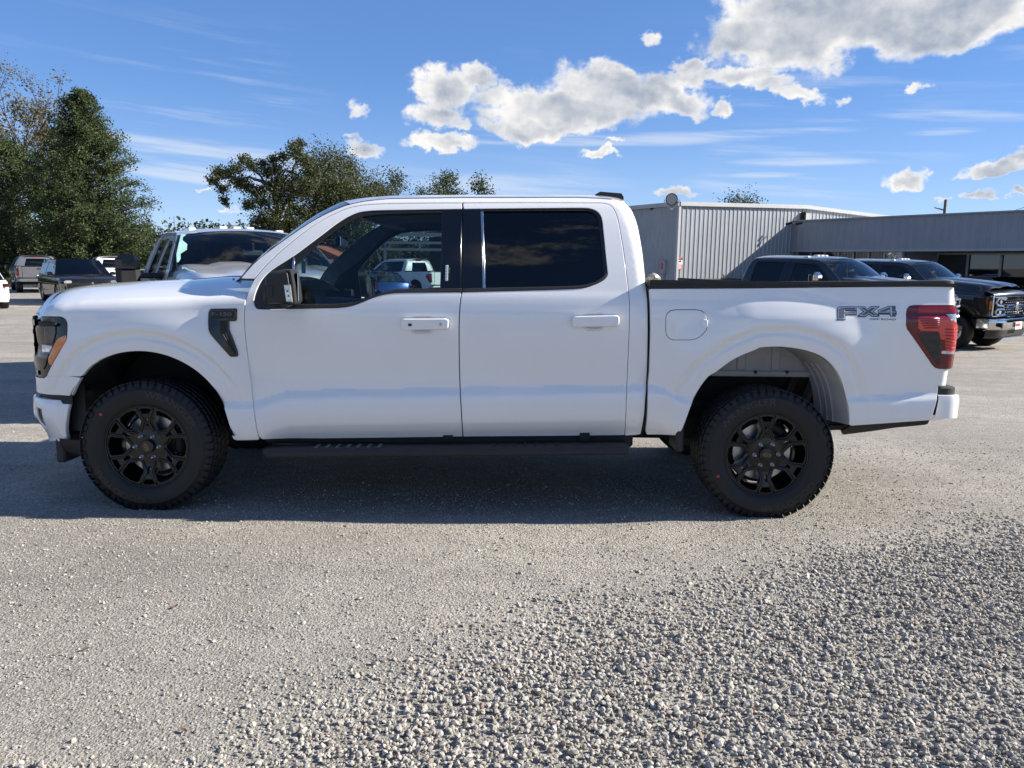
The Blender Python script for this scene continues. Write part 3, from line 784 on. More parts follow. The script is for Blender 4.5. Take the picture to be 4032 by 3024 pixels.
# headlamp: black housing, projector, running lamp, amber side marker
hl_loop = hl_edge[:-1] + [(nose_up[0][0], zhl - .003)] + [(float(nose_x0(z)) + nose_lim, z) for z in np.linspace(zhl - .04, z_b0 + .0, 5)] + side(T8([(330, 1600), (400, 1590), (450, 1560)]), S_f)
for sd_ in panel('headlamp', [hl_loop], S_f, 'gloss_black', truck, W, step=.025, inset=.004, off=.004, flange=.03):
    hlm = sd_; far = sd_.name != 'headlamp'
    mir = lambda l, **kw: None
    def hp(name, pts, mat, off, far=far, **kw):
        lp = side(pts, S_f)
        V, T, N = surf([lp], S_f, off=off, **kw)
        if far: V[:, 1] = W - V[:, 1]; N[:, 1] *= -1; T = T[:, ::-1].copy()
        return mk(name, V, T, mat, hlm, N, True)
    hp('amber_marker', T8([(880, 672), (800, 700), (700, 760), (650, 860), (590, 980), (520, 1150), (508, 1215), (522, 1270), (552, 1312), (620, 1200), (740, 1000), (860, 800), (890, 740)]), 'amber', -.004, step=.02, flange=.012, rnd=.004)
    hp('brow', T8([(330, 372), (690, 410), (660, 450), (330, 438)]), 'plastic_dark', -.02, step=.03, flange=.03, rnd=.006)
    mb = MB()
    for zz, rr in ((1.055, .030), (.945, .026)):
        mb.lathe([(rr + .008, -.01), (rr + .008, .01), (rr, .012), (rr * .8, .02), (0.001, .026)], (-2.862, .185, zz), 20)
    if far: mb = mirror_mb(mb, W)
    mb.build('projector', 'clear_lens', hlm)
    lp = side(T8([(415, 470), (650, 470), (640, 640), (590, 830), (430, 830)]), S_f)
    hp('lens', T8([(415, 470), (650, 470), (645, 640), (590, 830), (425, 830)]), 'lamp_inner', -.003, step=.02, flange=.01)
    hp('running_lamp', T8([(380, 880), (585, 900), (530, 1020), (385, 1020)]), 'clear_lens', -.008, step=.02, flange=.015, rnd=.005)
    hp('lower_lens', T8([(420, 1090), (500, 1080), (440, 1300), (400, 1390), (380, 1350)]), 'smoke_lens', -.003, step=.02, flange=.01)
    cx_ = float(nose_x0(1.0))
    mb = MB(); cN = plan_nose(cx_)[6:14]; mb.grid([[(x, y + .002, z) for x, y in cN] for z in (z_b0 + .004, zhl - .006)])
    if far: mb = mirror_mb(mb, W)
    mb.build('front_lens', 'smoke_lens', hlm, True)
    for z0_, z1_, fw in ((zhl - .062, zhl - .016, .003), (z_b0 - .006, z_b0 + .03, .002)):
        mb = MB()
        cN = plan_nose(cx_ - fw)[5:13]
        mb.grid([[(x + .05, y + .01, z0_) for x, y in cN], [(x, y, z0_ + .006) for x, y in cN], [(x, y, z1_ - .006) for x, y in cN], [(x + .05, y + .01, z1_) for x, y in cN]])
        if far: mb = mirror_mb(mb, W)
        mb.build('surround', 'gloss_black', hlm)
    mb = MB(); cN = plan_nose(cx_ - .002)[6:12]
    mb.grid([[(x + .03, y, .965) for x, y in cN], [(x, y, .97) for x, y in cN], [(x, y, .988) for x, y in cN], [(x + .03, y, .993) for x, y in cN]])
    if far: mb = mirror_mb(mb, W)
    mb.build('light_bar', 'clear_lens', hlm)

# hood
sil = flat_inv(T1([(285, 575), (310, 556), (380, 508), (500, 470), (700, 430), (900, 406), (1100, 392), (1300, 382), (1525, 370), (1750, 350)]), 0.75)
_sl = np.array(sil)
rows = []
xs_edge = np.concatenate([np.linspace(-2.865, -2.6, 14), np.linspace(-2.55, -1.40, 30)])
for xe in xs_edge:
    ze = float(zsh(xe)) - .006
    ye = float(S_f(np.array([xe]), np.array([ze]))[0])
    s = (xe + 2.865) / 1.46
    bow = .17 * (1 - s) ** 1.3 + .10 * s * .6
    row = []
    for q in np.linspace(0, 1, 15):
        y = ye + (W / 2 - ye) * q
        x = xe - bow * (1 - (1 - q) ** 2)
        zcn = float(np.interp(xe, _sl[:, 0], _sl[:, 1])) + .010
        z = ze + (zcn - ze) * (1 - (1 - q) ** 2.6)
        row.append((x, y, z))
    rows.append(row + [(x, W - y, z) for x, y, z in row[::-1][1:]])
mb = MB(); mb.grid(rows)
hood = mb.build('hood', 'white_paint', truck, True); mb = MB()
f0 = rows[0]; pn = np.array(plan_nose(XN))[:22]
def lipx(y): return float(np.interp(min(y, W - y), pn[:, 1], pn[:, 0]))
mb.grid([f0[1:-1], [(x * .4 + lipx(y) * .6 - .004, y, z * .6 + (zhl + .003) * .4) for x, y, z in f0[1:-1]], [(lipx(y), y, zhl + .003) for x, y, z in f0[1:-1]]])
mb.build('hood_lip', 'white_paint', truck, True)
hood_rows = rows
def hood_pt(px, py):
    """Point on the hood seen at a pixel."""
    d = Fr.R @ rays(px, py); best = None
    A = np.array([p for r_ in hood_rows for p in r_[:15]])
    v = A - Fr.c; w = v @ (d / np.linalg.norm(d)); dist = np.linalg.norm(v - np.outer(w, d / np.linalg.norm(d)), axis=1)
    return A[np.argmin(dist)]
mb = MB(); mb.tube([tuple(hood_pt(*p) + np.array([0, -.002, .001])) for p in resample(T1([(1418, 462), (1450, 437), (1500, 395), (1525, 377)]), 6, False)], .003, 5)
mb.build('hood_seam', 'plastic_dark', truck)

# cab side: pillars, roof rail and rear column in one pressing
outerA = smooth_line(T1([(1748, 362)]) + T2([(0, 622), (100, 540), (200, 466), (300, 396), (400, 330), (500, 274), (600, 228), (680, 198), (760, 176), (850, 162), (1000, 149), (1510, 143)]) + T3([(700, 142), (1000, 146), (1120, 154), (1180, 166), (1225, 188), (1258, 225), (1285, 280), (1308, 350), (1326, 440), (1342, 540), (1354, 650), (1364, 760), (1370, 800), (1380, 900), (1384, 1100), (1378, 1400), (1366, 1600)]), 2)
_ce = np.array(flat_inv(T3([(1225, 160), (1262, 195), (1295, 270), (1322, 365), (1345, 500), (1360, 640), (1368, 760), (1376, 900), (1384, 1100), (1378, 1400), (1366, 1600)]), 0.12)[::-1])
def xcab(z): return np.interp(z, _ce[:, 1], _ce[:, 0])
def S_cab(x, z):
    return S_plain(x, z) + wrap(np.asarray(x) - (xcab(z) - .085 + .02), .085, .93)
base = side(T1([(1748, 362)]), S_cab)
cab_loop = side(outerA, S_cab) + side(Tv([(1384, 938), (1352, 941)]), S_cab) + [p for p in side(seamC[::-1], S_cab)] + side(T3([(600, 179)]), S_cab) + side(door_top_f[::-1], S_cab)
panel('cab_side', [cab_loop], S_cab, 'white_paint', truck, W, step=.026, inset=.003, flange=.03)

# roof
edge = [p for p in side(T2([(700, 190), (780, 172), (850, 161), (1000, 148), (1250, 145), (1510, 142)]) + T3([(300, 142), (500, 142), (700, 141), (900, 142), (1040, 147), (1120, 153), (1180, 165), (1218, 184)]), S_cab)]
rows = []
for i, (xe, ze) in enumerate(edge):
    ye = float(S_cab(np.array([xe]), np.array([ze]))[0])
    s = i / (len(edge) - 1)
    row = []
    for q in np.linspace(0, 1, 15):
        y = ye - .006 + (W / 2 - ye) * q
        bow = (-.17 * max(0, 1 - s * 3.2) + .03 * max(0, s * 4 - 3)) * (1 - (1 - q) ** 2)
        z = ze + .066 * (1 - (1 - q) ** 2.4)
        row.append((xe + bow, y, z))
    rows.append(row + [(x, W - y, z) for x, y, z in row[::-1][1:]])
mb = MB(); mb.grid(rows); roof = mb.build('roof', 'white_paint', truck, True)
roof_rows = rows
mb = MB(); mb.grid([[(x, y, z - .05) for x, y, z in r_[1:-1]] for r_ in rows]); mb.build('headliner', 'headliner', truck, True)

# windscreen
we = side(T1([(1740, 360)]) + T2([(0, 615), (100, 533), (200, 459), (300, 389), (400, 323), (500, 267), (600, 221), (680, 191), (720, 186)]), S_cab)
rows = []
for i, (xe, ze) in enumerate(we):
    ye = float(S_cab(np.array([xe]), np.array([ze]))[0]) + .004
    s = i / (len(we) - 1); row = []
    for q in np.linspace(0, 1, 13):
        row.append((xe - (.20 - .03 * s) * (1 - (1 - q) ** 2), ye + (W / 2 - ye) * q, ze + .066 * s * (1 - (1 - q) ** 2.4)))
    rows.append(row + [(x, W - y, z) for x, y, z in row[::-1][1:]])
mb = MB(); mb.grid(rows); mb.build('windshield', 'shield_glass', truck, True)
for far in (0, 1):
    A_ = hood_rows[-1][0:6]; fe = fl[0]
    B_ = [(fe[0] + .03, float(S_f(np.array([fe[0]]), np.array([fe[1] - .01]))[0]) + .002, fe[1] + .0)] + [(x - .01, y, z - .002) for x, y, z in rows[0][0:5]]
    mb = MB(); mb.grid([A_, [tuple((np.array(p) + np.array(q)) / 2 + np.array([0, 0, .004])) for p, q in zip(A_, B_)], B_])
    if far: mb = mirror_mb(mb, W)
    mb.build('cowl_side', 'white_paint', truck, True)
mb = MB(); r0 = rows[0][4:-4]; mb.grid([[(x - .0, y, z + .002) for x, y, z in r0], [(x - .05, y, z - .035) for x, y, z in r0], [(x - .10, y, z - .09) for x, y, z in r0]]); mb.build('cowl', 'plastic_dark', truck, True)
mb = MB(); wp = rows[0]; mb.tube([(p[0] - .05, p[1], p[2] - .006) for p in wp[5:14]], .006, 6); mb.build('wiper', 'plastic_dark', truck); mb = MB(); mb.tube([(p[0] - .05, p[1], p[2] - .006) for p in wp[14:22]], .006, 6); mb.build('wiper', 'plastic_dark', truck)
mb = MB(); top = rows[-1]
mb.grid([[(x - .01, y, z - .005) for x, y, z in top], [(x + .04, y, z - .012) for x, y, z in top]]); mb.build('windshield_header', 'headliner', truck, True)

# doors
fd = side(door_top_f[1:], S_d) + []
doorf = side(door_top_f, S_d) + side(T2([(1513, 229)]), S_d) + side(black_up[::-1][1:-1], S_d) + side(belt_f[1:], S_d) + [p for p in side(seamB, S_d) if p[1] < side(belt_f[-1:], S_d)[0][1] - .01] + side(Tv([(900, 945.5), (700, 948), (566, 950)]), S_d) + side(seamA[::-1][1:-1], S_d)
CUP_F = T2([(1145, 1034), (1150, 1016), (1175, 1007), (1270, 1005), (1290, 1015), (1296, 1034), (1296, 1095), (1290, 1118), (1265, 1128), (1175, 1130), (1152, 1120), (1145, 1098)])
CUP_R = T3([(918, 1014), (922, 996), (945, 984), (1040, 981), (1060, 992), (1066, 1010), (1064, 1072), (1055, 1096), (1030, 1103), (945, 1105), (925, 1094), (918, 1074)])
cup_f, cup_r = side(CUP_F, S_d), side(CUP_R, S_d)
d_f = panel('front_door', [doorf, cup_f], S_d, 'white_paint', truck, W, step=.016, inset=.0055, flange=.02)
belt_r_up = smooth_line(T3([(45, 229), (300, 226), (600, 223), (900, 221), (965, 226), (1005, 240), (1035, 268), (1050, 310), (1058, 380), (1070, 500), (1080, 600), (1089, 680), (1088, 705), (1070, 732), (1030, 758), (990, 776), (940, 792), (880, 801), (780, 806), (600, 812), (300, 820), (36, 826)]), 3)
doorr = side(seamB[:1], S_d) + side(T3([(300, 180), (600, 179)]), S_d) + side(seamC, S_d) + side(Tv([(1200, 942.5)]), S_d) + [p for p in side(seamB[::-1], S_d) if p[1] < side(belt_r_up[-1:], S_d)[0][1] - .01] + side(belt_r_up[::-1], S_d)
d_r = panel('rear_door', [doorr, cup_r], S_d, 'white_paint', truck, W, step=.016, inset=.0055, flange=.02)

# black window surrounds with the panes set in
pane_f = side(smooth_line(T2([(300, 640), (400, 545), (500, 455), (580, 392), (650, 345), (720, 305), (800, 278), (900, 266), (1050, 259), (1366, 253), (1362, 500), (1352, 803), (1100, 806), (1040, 808), (980, 818), (900, 842), (820, 876), (740, 902), (660, 913), (560, 917), (296, 919)]), 1), S_d, .012)
blk_f = side(black_up, S_d) + [p for p in side(seamB, S_d) if p[1] > side(belt_f[-1:], S_d)[0][1]][2:] + side(belt_f[::-1][:-1], S_d)
sur_f = panel('window_surround', [blk_f, pane_f], S_d, 'trim_black', truck, W, step=.03, inset=.002, off=.007, flange=.02)
def S_in(x, z): return S_d(x, z)
for i, o in enumerate(panel('door_window', [inset_loop(pane_f, -.006)], S_d, 'cab_glass', truck, W, step=.05, off=.020, flange=0)): pass
pane_r = side(T3([(190, 243), (600, 240), (940, 240), (985, 252), (1012, 276), (1026, 320), (1036, 400), (1048, 520), (1060, 640), (1066, 690), (1058, 712), (1030, 736), (990, 758), (940, 774), (880, 784), (700, 790), (202, 803)]), S_d, .012)
blk_r = side(belt_r_up, S_d) + [p for p in side(seamB[::-1], S_d) if p[1] > side(belt_r_up[-1:], S_d)[0][1]][:-2]
panel('window_surround', [blk_r, pane_r], S_d, 'trim_black', truck, W, step=.03, inset=.002, off=.007, flange=.02)
panel('door_window', [inset_loop(pane_r, -.006)], S_d, 'privacy_glass', truck, W, step=.05, off=.020, flange=0, label='dark tinted rear door window')
# gloss black B-pillar covers, bright strips, belt mouldings
bp1 = side(T2([(1384, 236), (1505, 233), (1502, 500), (1499, 800), (1358, 803), (1368, 500)]), S_d)
bp2 = side(T2([(1522, 233), (1640, 231), (1655, 500), (1658, 798), (1516, 800), (1519, 500)]), S_d)
for lp in (bp1, bp2): panel('pillar_cover', [lp], S_d, 'gloss_black', truck, W, step=.04, off=.002, flange=.01)
panel('bright_strip', [side(T3([(173, 243), (186, 243), (190, 400), (196, 600), (201, 803), (188, 803), (182, 500)]), S_d)], S_d, 'chrome', truck, W, step=.05, off=.003, flange=.01)
panel('bright_strip', [side(TM([(1115, 195), (1138, 240), (1122, 500), (1106, 700), (1098, 790), (1078, 690), (1092, 480)]), S_d)], S_d, 'chrome', truck, W, step=.05, off=.002, flange=.01)
panel('belt_molding', [side(T2([(300, 922), (560, 920), (660, 916), (745, 904), (830, 876), (905, 845), (985, 821), (1045, 811), (1366, 807), (1506, 805), (1506, 824), (1250, 827), (1080, 829), (1000, 834), (920, 848), (850, 871), (770, 905), (700, 928), (620, 939), (500, 942), (300, 945)]), S_d)], S_d, 'rail_black', truck, W, step=.04, off=-.004, flange=.012)
panel('belt_molding', [side(T3([(42, 806), (300, 801), (700, 793), (880, 787), (945, 777), (998, 760), (1040, 736), (1068, 712), (1083, 690), (1085, 705), (1068, 730), (1030, 756), (990, 774), (940, 790), (880, 799), (780, 804), (600, 810), (300, 818), (42, 824)]), S_d)], S_d, 'rail_black', truck, W, step=.04, off=-.004, flange=.012)

# entry keypad
kp = panel('keypad', [side(T2([(1388, 622), (1420, 620), (1416, 755), (1382, 757)]), S_d)], S_d, 'gloss_black', truck, None, step=.05, off=-.003, flange=.006)[0]
for i, lab in enumerate(('1·2', '3·4', '5·6', '7·8', '9·0')):
    cx0, cy0 = 1400 - i * .7, 645 + i * 23
    lp = side(T2([(cx0 - 7, cy0 - 8), (cx0 + 8, cy0 - 8), (cx0 + 8, cy0 + 8), (cx0 - 7, cy0 + 8)]), S_d)
    b = panel('button', [lp], S_d, 'decal_light', kp, None, step=.05, off=-.006, flange=.004)[0]
    Vt, Ft, wt_ = text2d(lab)
    x0_, z0_ = lp[3]; sx_ = (lp[1][0] - lp[0][0]) * .8 / wt_; sz_ = (lp[0][1] - lp[3][1]) * .6
    xx = x0_ + (lp[1][0] - lp[0][0]) * .1 + Vt[:, 0] * sx_; zz = z0_ + (lp[0][1] - lp[3][1]) * .2 + Vt[:, 1] * sz_
    mk('digit', np.stack([xx, S_d(xx, zz) - .0075, zz], 1), Ft, 'decal_navy', b, smooth=False)

# door handles with their finger cups
for name, body, cup, extra in (('door_handle', T2([(1073, 1040), (1080, 1034), (1395, 1032), (1404, 1040), (1401, 1080), (1393, 1089), (1085, 1095), (1075, 1090)]), cup_f, True),
                               ('door_handle', T3([(845, 1022), (852, 1016), (1160, 1008), (1168, 1016), (1168, 1058), (1160, 1066), (858, 1074), (847, 1070)]), cup_r, False)):
    S_cup = lambda x, z, cup=cup: S_d(x, z) + .020 * sstep(poly_dist(x, z, cup + [cup[0]]), -.006, .032)
    panel('handle_cup', [cup], S_cup, 'white_paint', truck, W, step=.012, inset=-.004, off=.001, flange=0)
    lb = side(body, S_d, -.03)
    hs = panel(name, [lb], lambda x, z: np.asarray(S_d(x, z)), 'white_paint', truck, W, step=.02, off=-.034, flange=.026, rnd=.009)
    if extra:
        for pts, m_, nm in ((T2([(1122, 1060), (1143, 1060), (1143, 1074), (1122, 1074)]), 'gloss_black', 'sensor'),):
            panel(nm, [side(pts, S_d, -.03)], S_d, m_, hs[0], None, step=.03, off=-.037, flange=.004)
        kx, kz = side(T2([(1357, 1062)]), S_d, -.03)[0]
        mb = MB(); mb.lathe([(.009, .004), (.009, -.003), (.007, -.004), (.006, -.001), (.001, -.001)], (kx, float(S_d(kx, kz)) - .038, kz), 16); mb.build('key_lock', 'steel', hs[0])

# fender vent badge
vent = panel('fender_vent', [side(TV([(215, 262), (850, 252), (865, 265), (855, 520), (840, 535), (662, 540), (668, 780), (690, 850), (760, 1010), (890, 1360), (896, 1450), (880, 1465), (745, 1465), (720, 1450), (300, 980), (215, 870), (175, 780), (165, 560), (175, 330)]), S_f)], S_f, 'gloss_black', truck, W, step=.02, off=-.012, flange=.015, rnd=.006)
for o in vent:
    far = o.name != 'fender_vent'
    def vp(name, pts, mat, off, **kw):
        V, T, N = surf([side(pts, S_f)], S_f, off=off, **kw)
        if far: V[:, 1] = W - V[:, 1]; N[:, 1] *= -1; T = T[:, ::-1].copy()
        return mk(name, V, T, mat, o, N, True)
    vp('louvre', TV([(470, 560), (645, 545), (648, 790), (672, 870), (745, 1030), (870, 1370), (860, 1430), (520, 900), (475, 800)]), 'plastic_dark', -.0135, step=.02, flange=.004)
    vp('louvre_edge', TV([(465, 560), (498, 560), (500, 780), (535, 890), (868, 1425), (850, 1432), (515, 920), (470, 810)]), 'plastic_grey', -.02, step=.02, flange=.008)
    for i in range(13):
        s = i / 12.; ax, ay = 520 + 150 * max(0, s - .4) / .6 * 1.1, 590 + 530 * s; w_ = 62 - 15 * s
        vp('fin', TV([(ax, ay), (ax + w_, ay - 6), (ax + w_, ay + 12), (ax, ay + 18)]), 'plastic_grey', -.018, step=.03, flange=.006)
    vp('name_plate', TV([(240, 300), (810, 290), (800, 470), (240, 485)]), 'plastic_dark', -.015, step=.03, flange=.003)
    Vt, Ft, wt_ = text2d('F-150', .03)
    lp = side(TV([(255, 415), (780, 400), (255, 320)]), S_f)
    xx = lp[0][0] + Vt[:, 0] / wt_ * (lp[1][0] - lp[0][0]); zz = lp[0][1] + Vt[:, 1] * (lp[2][1] - lp[0][1])
    yy = S_f(xx, zz) - .0185
    if far: xx = lp[0][0] + lp[1][0] - xx; yy = W - yy
    mk('lettering', np.stack([xx, yy, zz], 1), Ft, 'decal_slate', o, smooth=False)

# bed side
bed_left = T6([(258, 497), (75, 492), (66, 470)]) + T3([(1384, 1600), (1395, 1400), (1403, 1100), (1399, 900), (1393, 806)])
lamp_cut = T10([(1480, 105), (1400, 122), (560, 128), (470, 145), (408, 205), (390, 300), (388, 550), (412, 640), (950, 1412), (1015, 1478), (1100, 1503), (1345, 1500)])
bed_loop = side(bed_left, S_b) + side(T4([(0, 190), (500, 184), (1000, 178), (1500, 173), (1870, 169), (1893, 180), (1897, 330)]), S_b) + side(lamp_cut[1:], S_b) + side(T4([(1865, 900), (1838, 1030), (1758, 1036), (1752, 1090), (1735, 1200), (1712, 1280), (1688, 1338), (1400, 1358), (1003, 1386)]), S_b) + arch_r[::-1]
xmax = XT + .057
bed_loop = [(min(x, xmax), z) for x, z in bed_loop]
panel('bed_side', [bed_loop], S_b, 'white_paint', truck, W, step=.0145, inset=.003, flange=.03)
panel('bed_skirt', [side(T4([(1003, 1390), (1400, 1362), (1690, 1342), (1672, 1372), (1640, 1380), (1400, 1402), (1200, 1432), (945, 1465), (935, 1430), (975, 1415)]), S_b)], S_b, 'trim_black', truck, W, step=.04, off=.012, flange=.03)
rail_l = side(T3([(1385, 794), (1410, 764)]), S_b) + side(T4([(-60, 133), (500, 133), (1000, 130), (1500, 127), (1860, 123), (1886, 132), (1891, 152), (1885, 158), (1500, 162), (1000, 167), (500, 173), (0, 179)]), S_b)
panel('bed_rail_cap', [[(min(x, xmax), z) for x, z in rail_l]], S_b, 'rail_black', truck, W, step=.04, off=-.006, flange=.09, rnd=.004)
rz = rail_l[4][1]; rzf = rail_l[1][1]; x_bf, x_br = rail_l[0][0], xmax
mb = MB()
mb.box(((x_bf + x_br) / 2, .19, rz - .014), (x_br - x_bf - .02, .33, .02)); 
mirr = mirror_mb(mb, W); mb.build('bed_rail_top', 'rail_black', truck); mirr.build('bed_rail_top', 'rail_black', truck)
fd_ = panel('fuel_door', [side(T3([(1521, 1010), (1530, 988), (1550, 970), (1585, 964), (1730, 962), (1770, 970), (1797, 990), (1808, 1020), (1808, 1080), (1800, 1105), (1780, 1130), (1748, 1155), (1715, 1168), (1680, 1171), (1570, 1171), (1545, 1162), (1525, 1140), (1520, 1110)]), S_b)], S_b, 'white_paint', truck, None, step=.03, off=-.0035, flange=.004, rnd=.004)[0]
fl_ring = side(T3([(1521, 1010), (1530, 988), (1550, 970), (1585, 964), (1730, 962), (1770, 970), (1797, 990), (1808, 1020), (1808, 1080), (1800, 1105), (1780, 1130), (1748, 1155), (1715, 1168), (1680, 1171), (1570, 1171), (1545, 1162), (1525, 1140), (1520, 1110)]), S_b)
panel('door_gap', [inset_loop(fl_ring, -.0065), inset_loop(fl_ring, -.0025)], S_b, 'plastic_grey', fd_, None, step=.03, off=-.0008, flange=0)
panel('finger_pull', [side(T3([(1774, 1040), (1782, 1034), (1806, 1032), (1811, 1040), (1811, 1076), (1804, 1082), (1780, 1082), (1774, 1076)]), S_b)], S_b, 'white_paint', fd_, None, step=.03, off=-.010, flange=.008, rnd=.005)

# bed decal
dec = None
def decal(pts, mat, off):
    V, T, N = surf([side(T11(pts), S_b)], S_b, off=off, step=.06, flange=0); return V, T, N
def decal_part(name, polys, mat, off, parent):
    Vs, Ts, Ns, b = [], [], [], 0
    for p in polys:
        V, T, N = decal(p, mat, off); Vs.append(V); Ts.append(T + b); Ns.append(N); b += len(V)
    return mk(name, np.concatenate(Vs), np.concatenate(Ts), mat, parent, np.concatenate(Ns), True)
Fo = [(265, 238), (335, 193), (828, 193), (832, 325), (822, 325), (832, 330), (832, 455), (505, 458), (505, 600), (270, 603)]
Xo = [(832, 193), (1062, 193), (1150, 262), (1240, 188), (1492, 188), (1492, 212), (1322, 340), (1440, 418), (1490, 445), (1488, 497), (1270, 497), (1185, 440), (1082, 507), (888, 507), (843, 475), (1010, 345)]
Qo = [(1438, 300), (1750, 182), (1957, 182), (1967, 328), (1997, 342), (1992, 437), (1967, 442), (1967, 492), (1795, 492), (1790, 437), (1455, 432)]
dec = decal_part('bed_decal', [Fo, Xo, Qo], 'decal_navy', -.0012, truck)
decal_part('outline', [[(285, 247), (340, 209), (812, 209), (812, 300), (490, 303), (490, 340), (812, 340), (812, 418), (488, 420), (488, 568), (287, 568)],
                       [(858, 210), (1058, 210), (1150, 284), (1247, 208), (1462, 208), (1290, 340), (1448, 466), (1278, 470), (1185, 408), (1074, 476), (892, 472), (1052, 341)],
                       [(1456, 312), (1756, 202), (1860, 202), (1860, 345), (1975, 352), (1975, 367), (1862, 370), (1862, 468), (1812, 468), (1810, 372), (1492, 372), (1470, 395)]], 'decal_light', -.0022, dec)
decal_part('fill', [[(312, 264), (365, 238), (788, 238), (788, 286), (470, 290), (462, 362), (788, 362), (788, 394), (462, 397), (462, 540), (314, 542)],
                    [(932, 235), (1046, 235), (1155, 312), (1262, 234), (1376, 234), (1240, 336), (1400, 446), (1300, 447), (1180, 382), (1062, 448), (952, 446), (1112, 337)],
                    [(1500, 330), (1770, 225), (1800, 225), (1800, 345), (1500, 352)], [(1868, 202), (1948, 202), (1956, 345), (1868, 345)], [(1868, 375), (1972, 372), (1958, 470), (1868, 470)], [(1500, 380), (1790, 380), (1790, 402), (1500, 402)]], 'decal_slate', -.0032, dec)
decal_part('opening', [[(1640, 338), (1760, 292), (1788, 290), (1788, 338)]], 'decal_light', -.0042, dec)
Vt, Ft, wt_ = text2d('OFF ROAD', .02)
lp = side(T11([(1215, 590), (1975, 585), (1215, 538)]), S_b)
xx = lp[0][0] + Vt[:, 0] / wt_ * (lp[1][0] - lp[0][0]); zz = lp[0][1] + Vt[:, 1] * (lp[2][1] - lp[0][1])
mk('lettering', np.stack([xx, S_b(xx, zz) - .0015, zz], 1), Ft, 'decal_navy', dec, smooth=False)

# tail lamps
def S_lamp(x, z): return S_bedbase(x, z) + wrap(np.asarray(x) - XT - .012, .075, .93) - .004
lamp_loop = T10([(470, 148), (560, 134), (1400, 130), (1470, 160), (1488, 265), (1470, 292), (1466, 470), (1500, 620), (1500, 700), (1476, 1110), (1450, 1180), (1385, 1460), (1340, 1490), (1100, 1494), (1020, 1468), (958, 1405), (420, 636), (396, 550), (398, 302), (414, 210)])
lx = XT + .012 + .069
tl = panel('tail_lamp', [[(min(x, lx), z) for x, z in side(lamp_loop, S_lamp)]], S_lamp, 'red_dark', truck, W, step=.022, off=0, flange=.03, rnd=.006)
for o in tl:
    far = o.name != 'tail_lamp'
    def lpn(name, pts, mat, off, **kw):
        V, T, N = surf([[(min(x, lx + .004), z) for x, z in side(T10(pts), S_lamp)]], S_lamp, off=off, **kw)
        if far: V[:, 1] = W - V[:, 1]; N[:, 1] *= -1; T = T[:, ::-1].copy()
        return mk(name, V, T, mat, o, N, True)
    lpn('brake_lens', [(640, 382), (1200, 372), (1320, 412), (1460, 540), (1497, 640), (1490, 900), (1472, 1104), (1240, 1104), (1226, 868), (1132, 862), (1112, 745), (1062, 682), (690, 664), (645, 610)], 'red_bright', -.004, step=.02, flange=.006)
    lpn('turn_lens', [(628, 732), (1060, 722), (1108, 760), (1092, 1405), (1040, 1396), (860, 1110)], 'smoke_lens', -.003, step=.03, flange=.005)
    lpn('reverse_lens', [(1255, 322), (1462, 312), (1462, 500), (1330, 388)], 'clear_lens', -.002, step=.03, flange=.004)
    lpn('top_band', [(630, 168), (1380, 160), (1440, 180), (1455, 268), (1300, 288), (620, 292)], 'red_lens', -.003, step=.03, flange=.005)
    lpn('bright_edge', [(1150, 1118), (1465, 1108), (1462, 1160), (1150, 1168)], 'clear_lens', -.004, step=.03, flange=.006)
    for i in range(5):
        y0_ = 408 + i * 50
        lpn('lens_rib', [(650 + 30 * i, y0_), (1085, y0_ - 6), (1085, y0_ + 8), (650 + 30 * i, y0_ + 12)], 'red_lens', -.008, step=.04, flange=.004)
    for i in range(7):
        y0_ = 640 + i * 68
        lpn('lens_rib', [(1235, y0_), (1480, y0_ - 8), (1480, y0_ + 2), (1235, y0_ + 10)], 'red_lens', -.008, step=.04, flange=.004)

# tailgate and bed box
xt = XT + .05
zt0, zt1 = side(T4([(1750, 1090)]), S_b)[0][1] + .02, rz - .03
mb = MB(); mb.box((xt - .02, W / 2, (zt0 + zt1) / 2), (.06, W - .50, zt1 - zt0), bev=.02); tg = mb.build('tailgate', 'white_paint', truck)
mb = MB(); mb.box((xt + .012, W / 2, zt1 - .12), (.02, .3, .07), bev=.008); mb.build('handle', 'plastic_dark', tg)
mb = MB(); mb.box((xt - .01, W / 2, zt1 + .008), (.09, W - .52, .03), bev=.01); mb.build('spoiler', 'plastic_dark', tg)
for yy in (.22, W - .22):
    mb = MB(); mb.box((xt - .03, yy, (zt1 + zt0) / 2 + .02), (.05, .24, zt1 - zt0 + .02), bev=.02); mb.build('tail_post', 'white_paint', truck)
mb = MB(); mb.box(((x_bf + x_br) / 2 + .02, W / 2, .86), (x_br - x_bf - .1, W - .68, .03)); mb.build('bed_floor', 'plastic_dark', truck)
mb = MB()
for yy in (.345, W - .345): mb.box(((x_bf + x_br) / 2 + .02, yy, 1.10), (x_br - x_bf - .06, .02, .50))
mb.box((x_bf + .05, W / 2, 1.10), (.03, W - .74, .50)); mb.build('bed_wall', 'plastic_dark', truck)

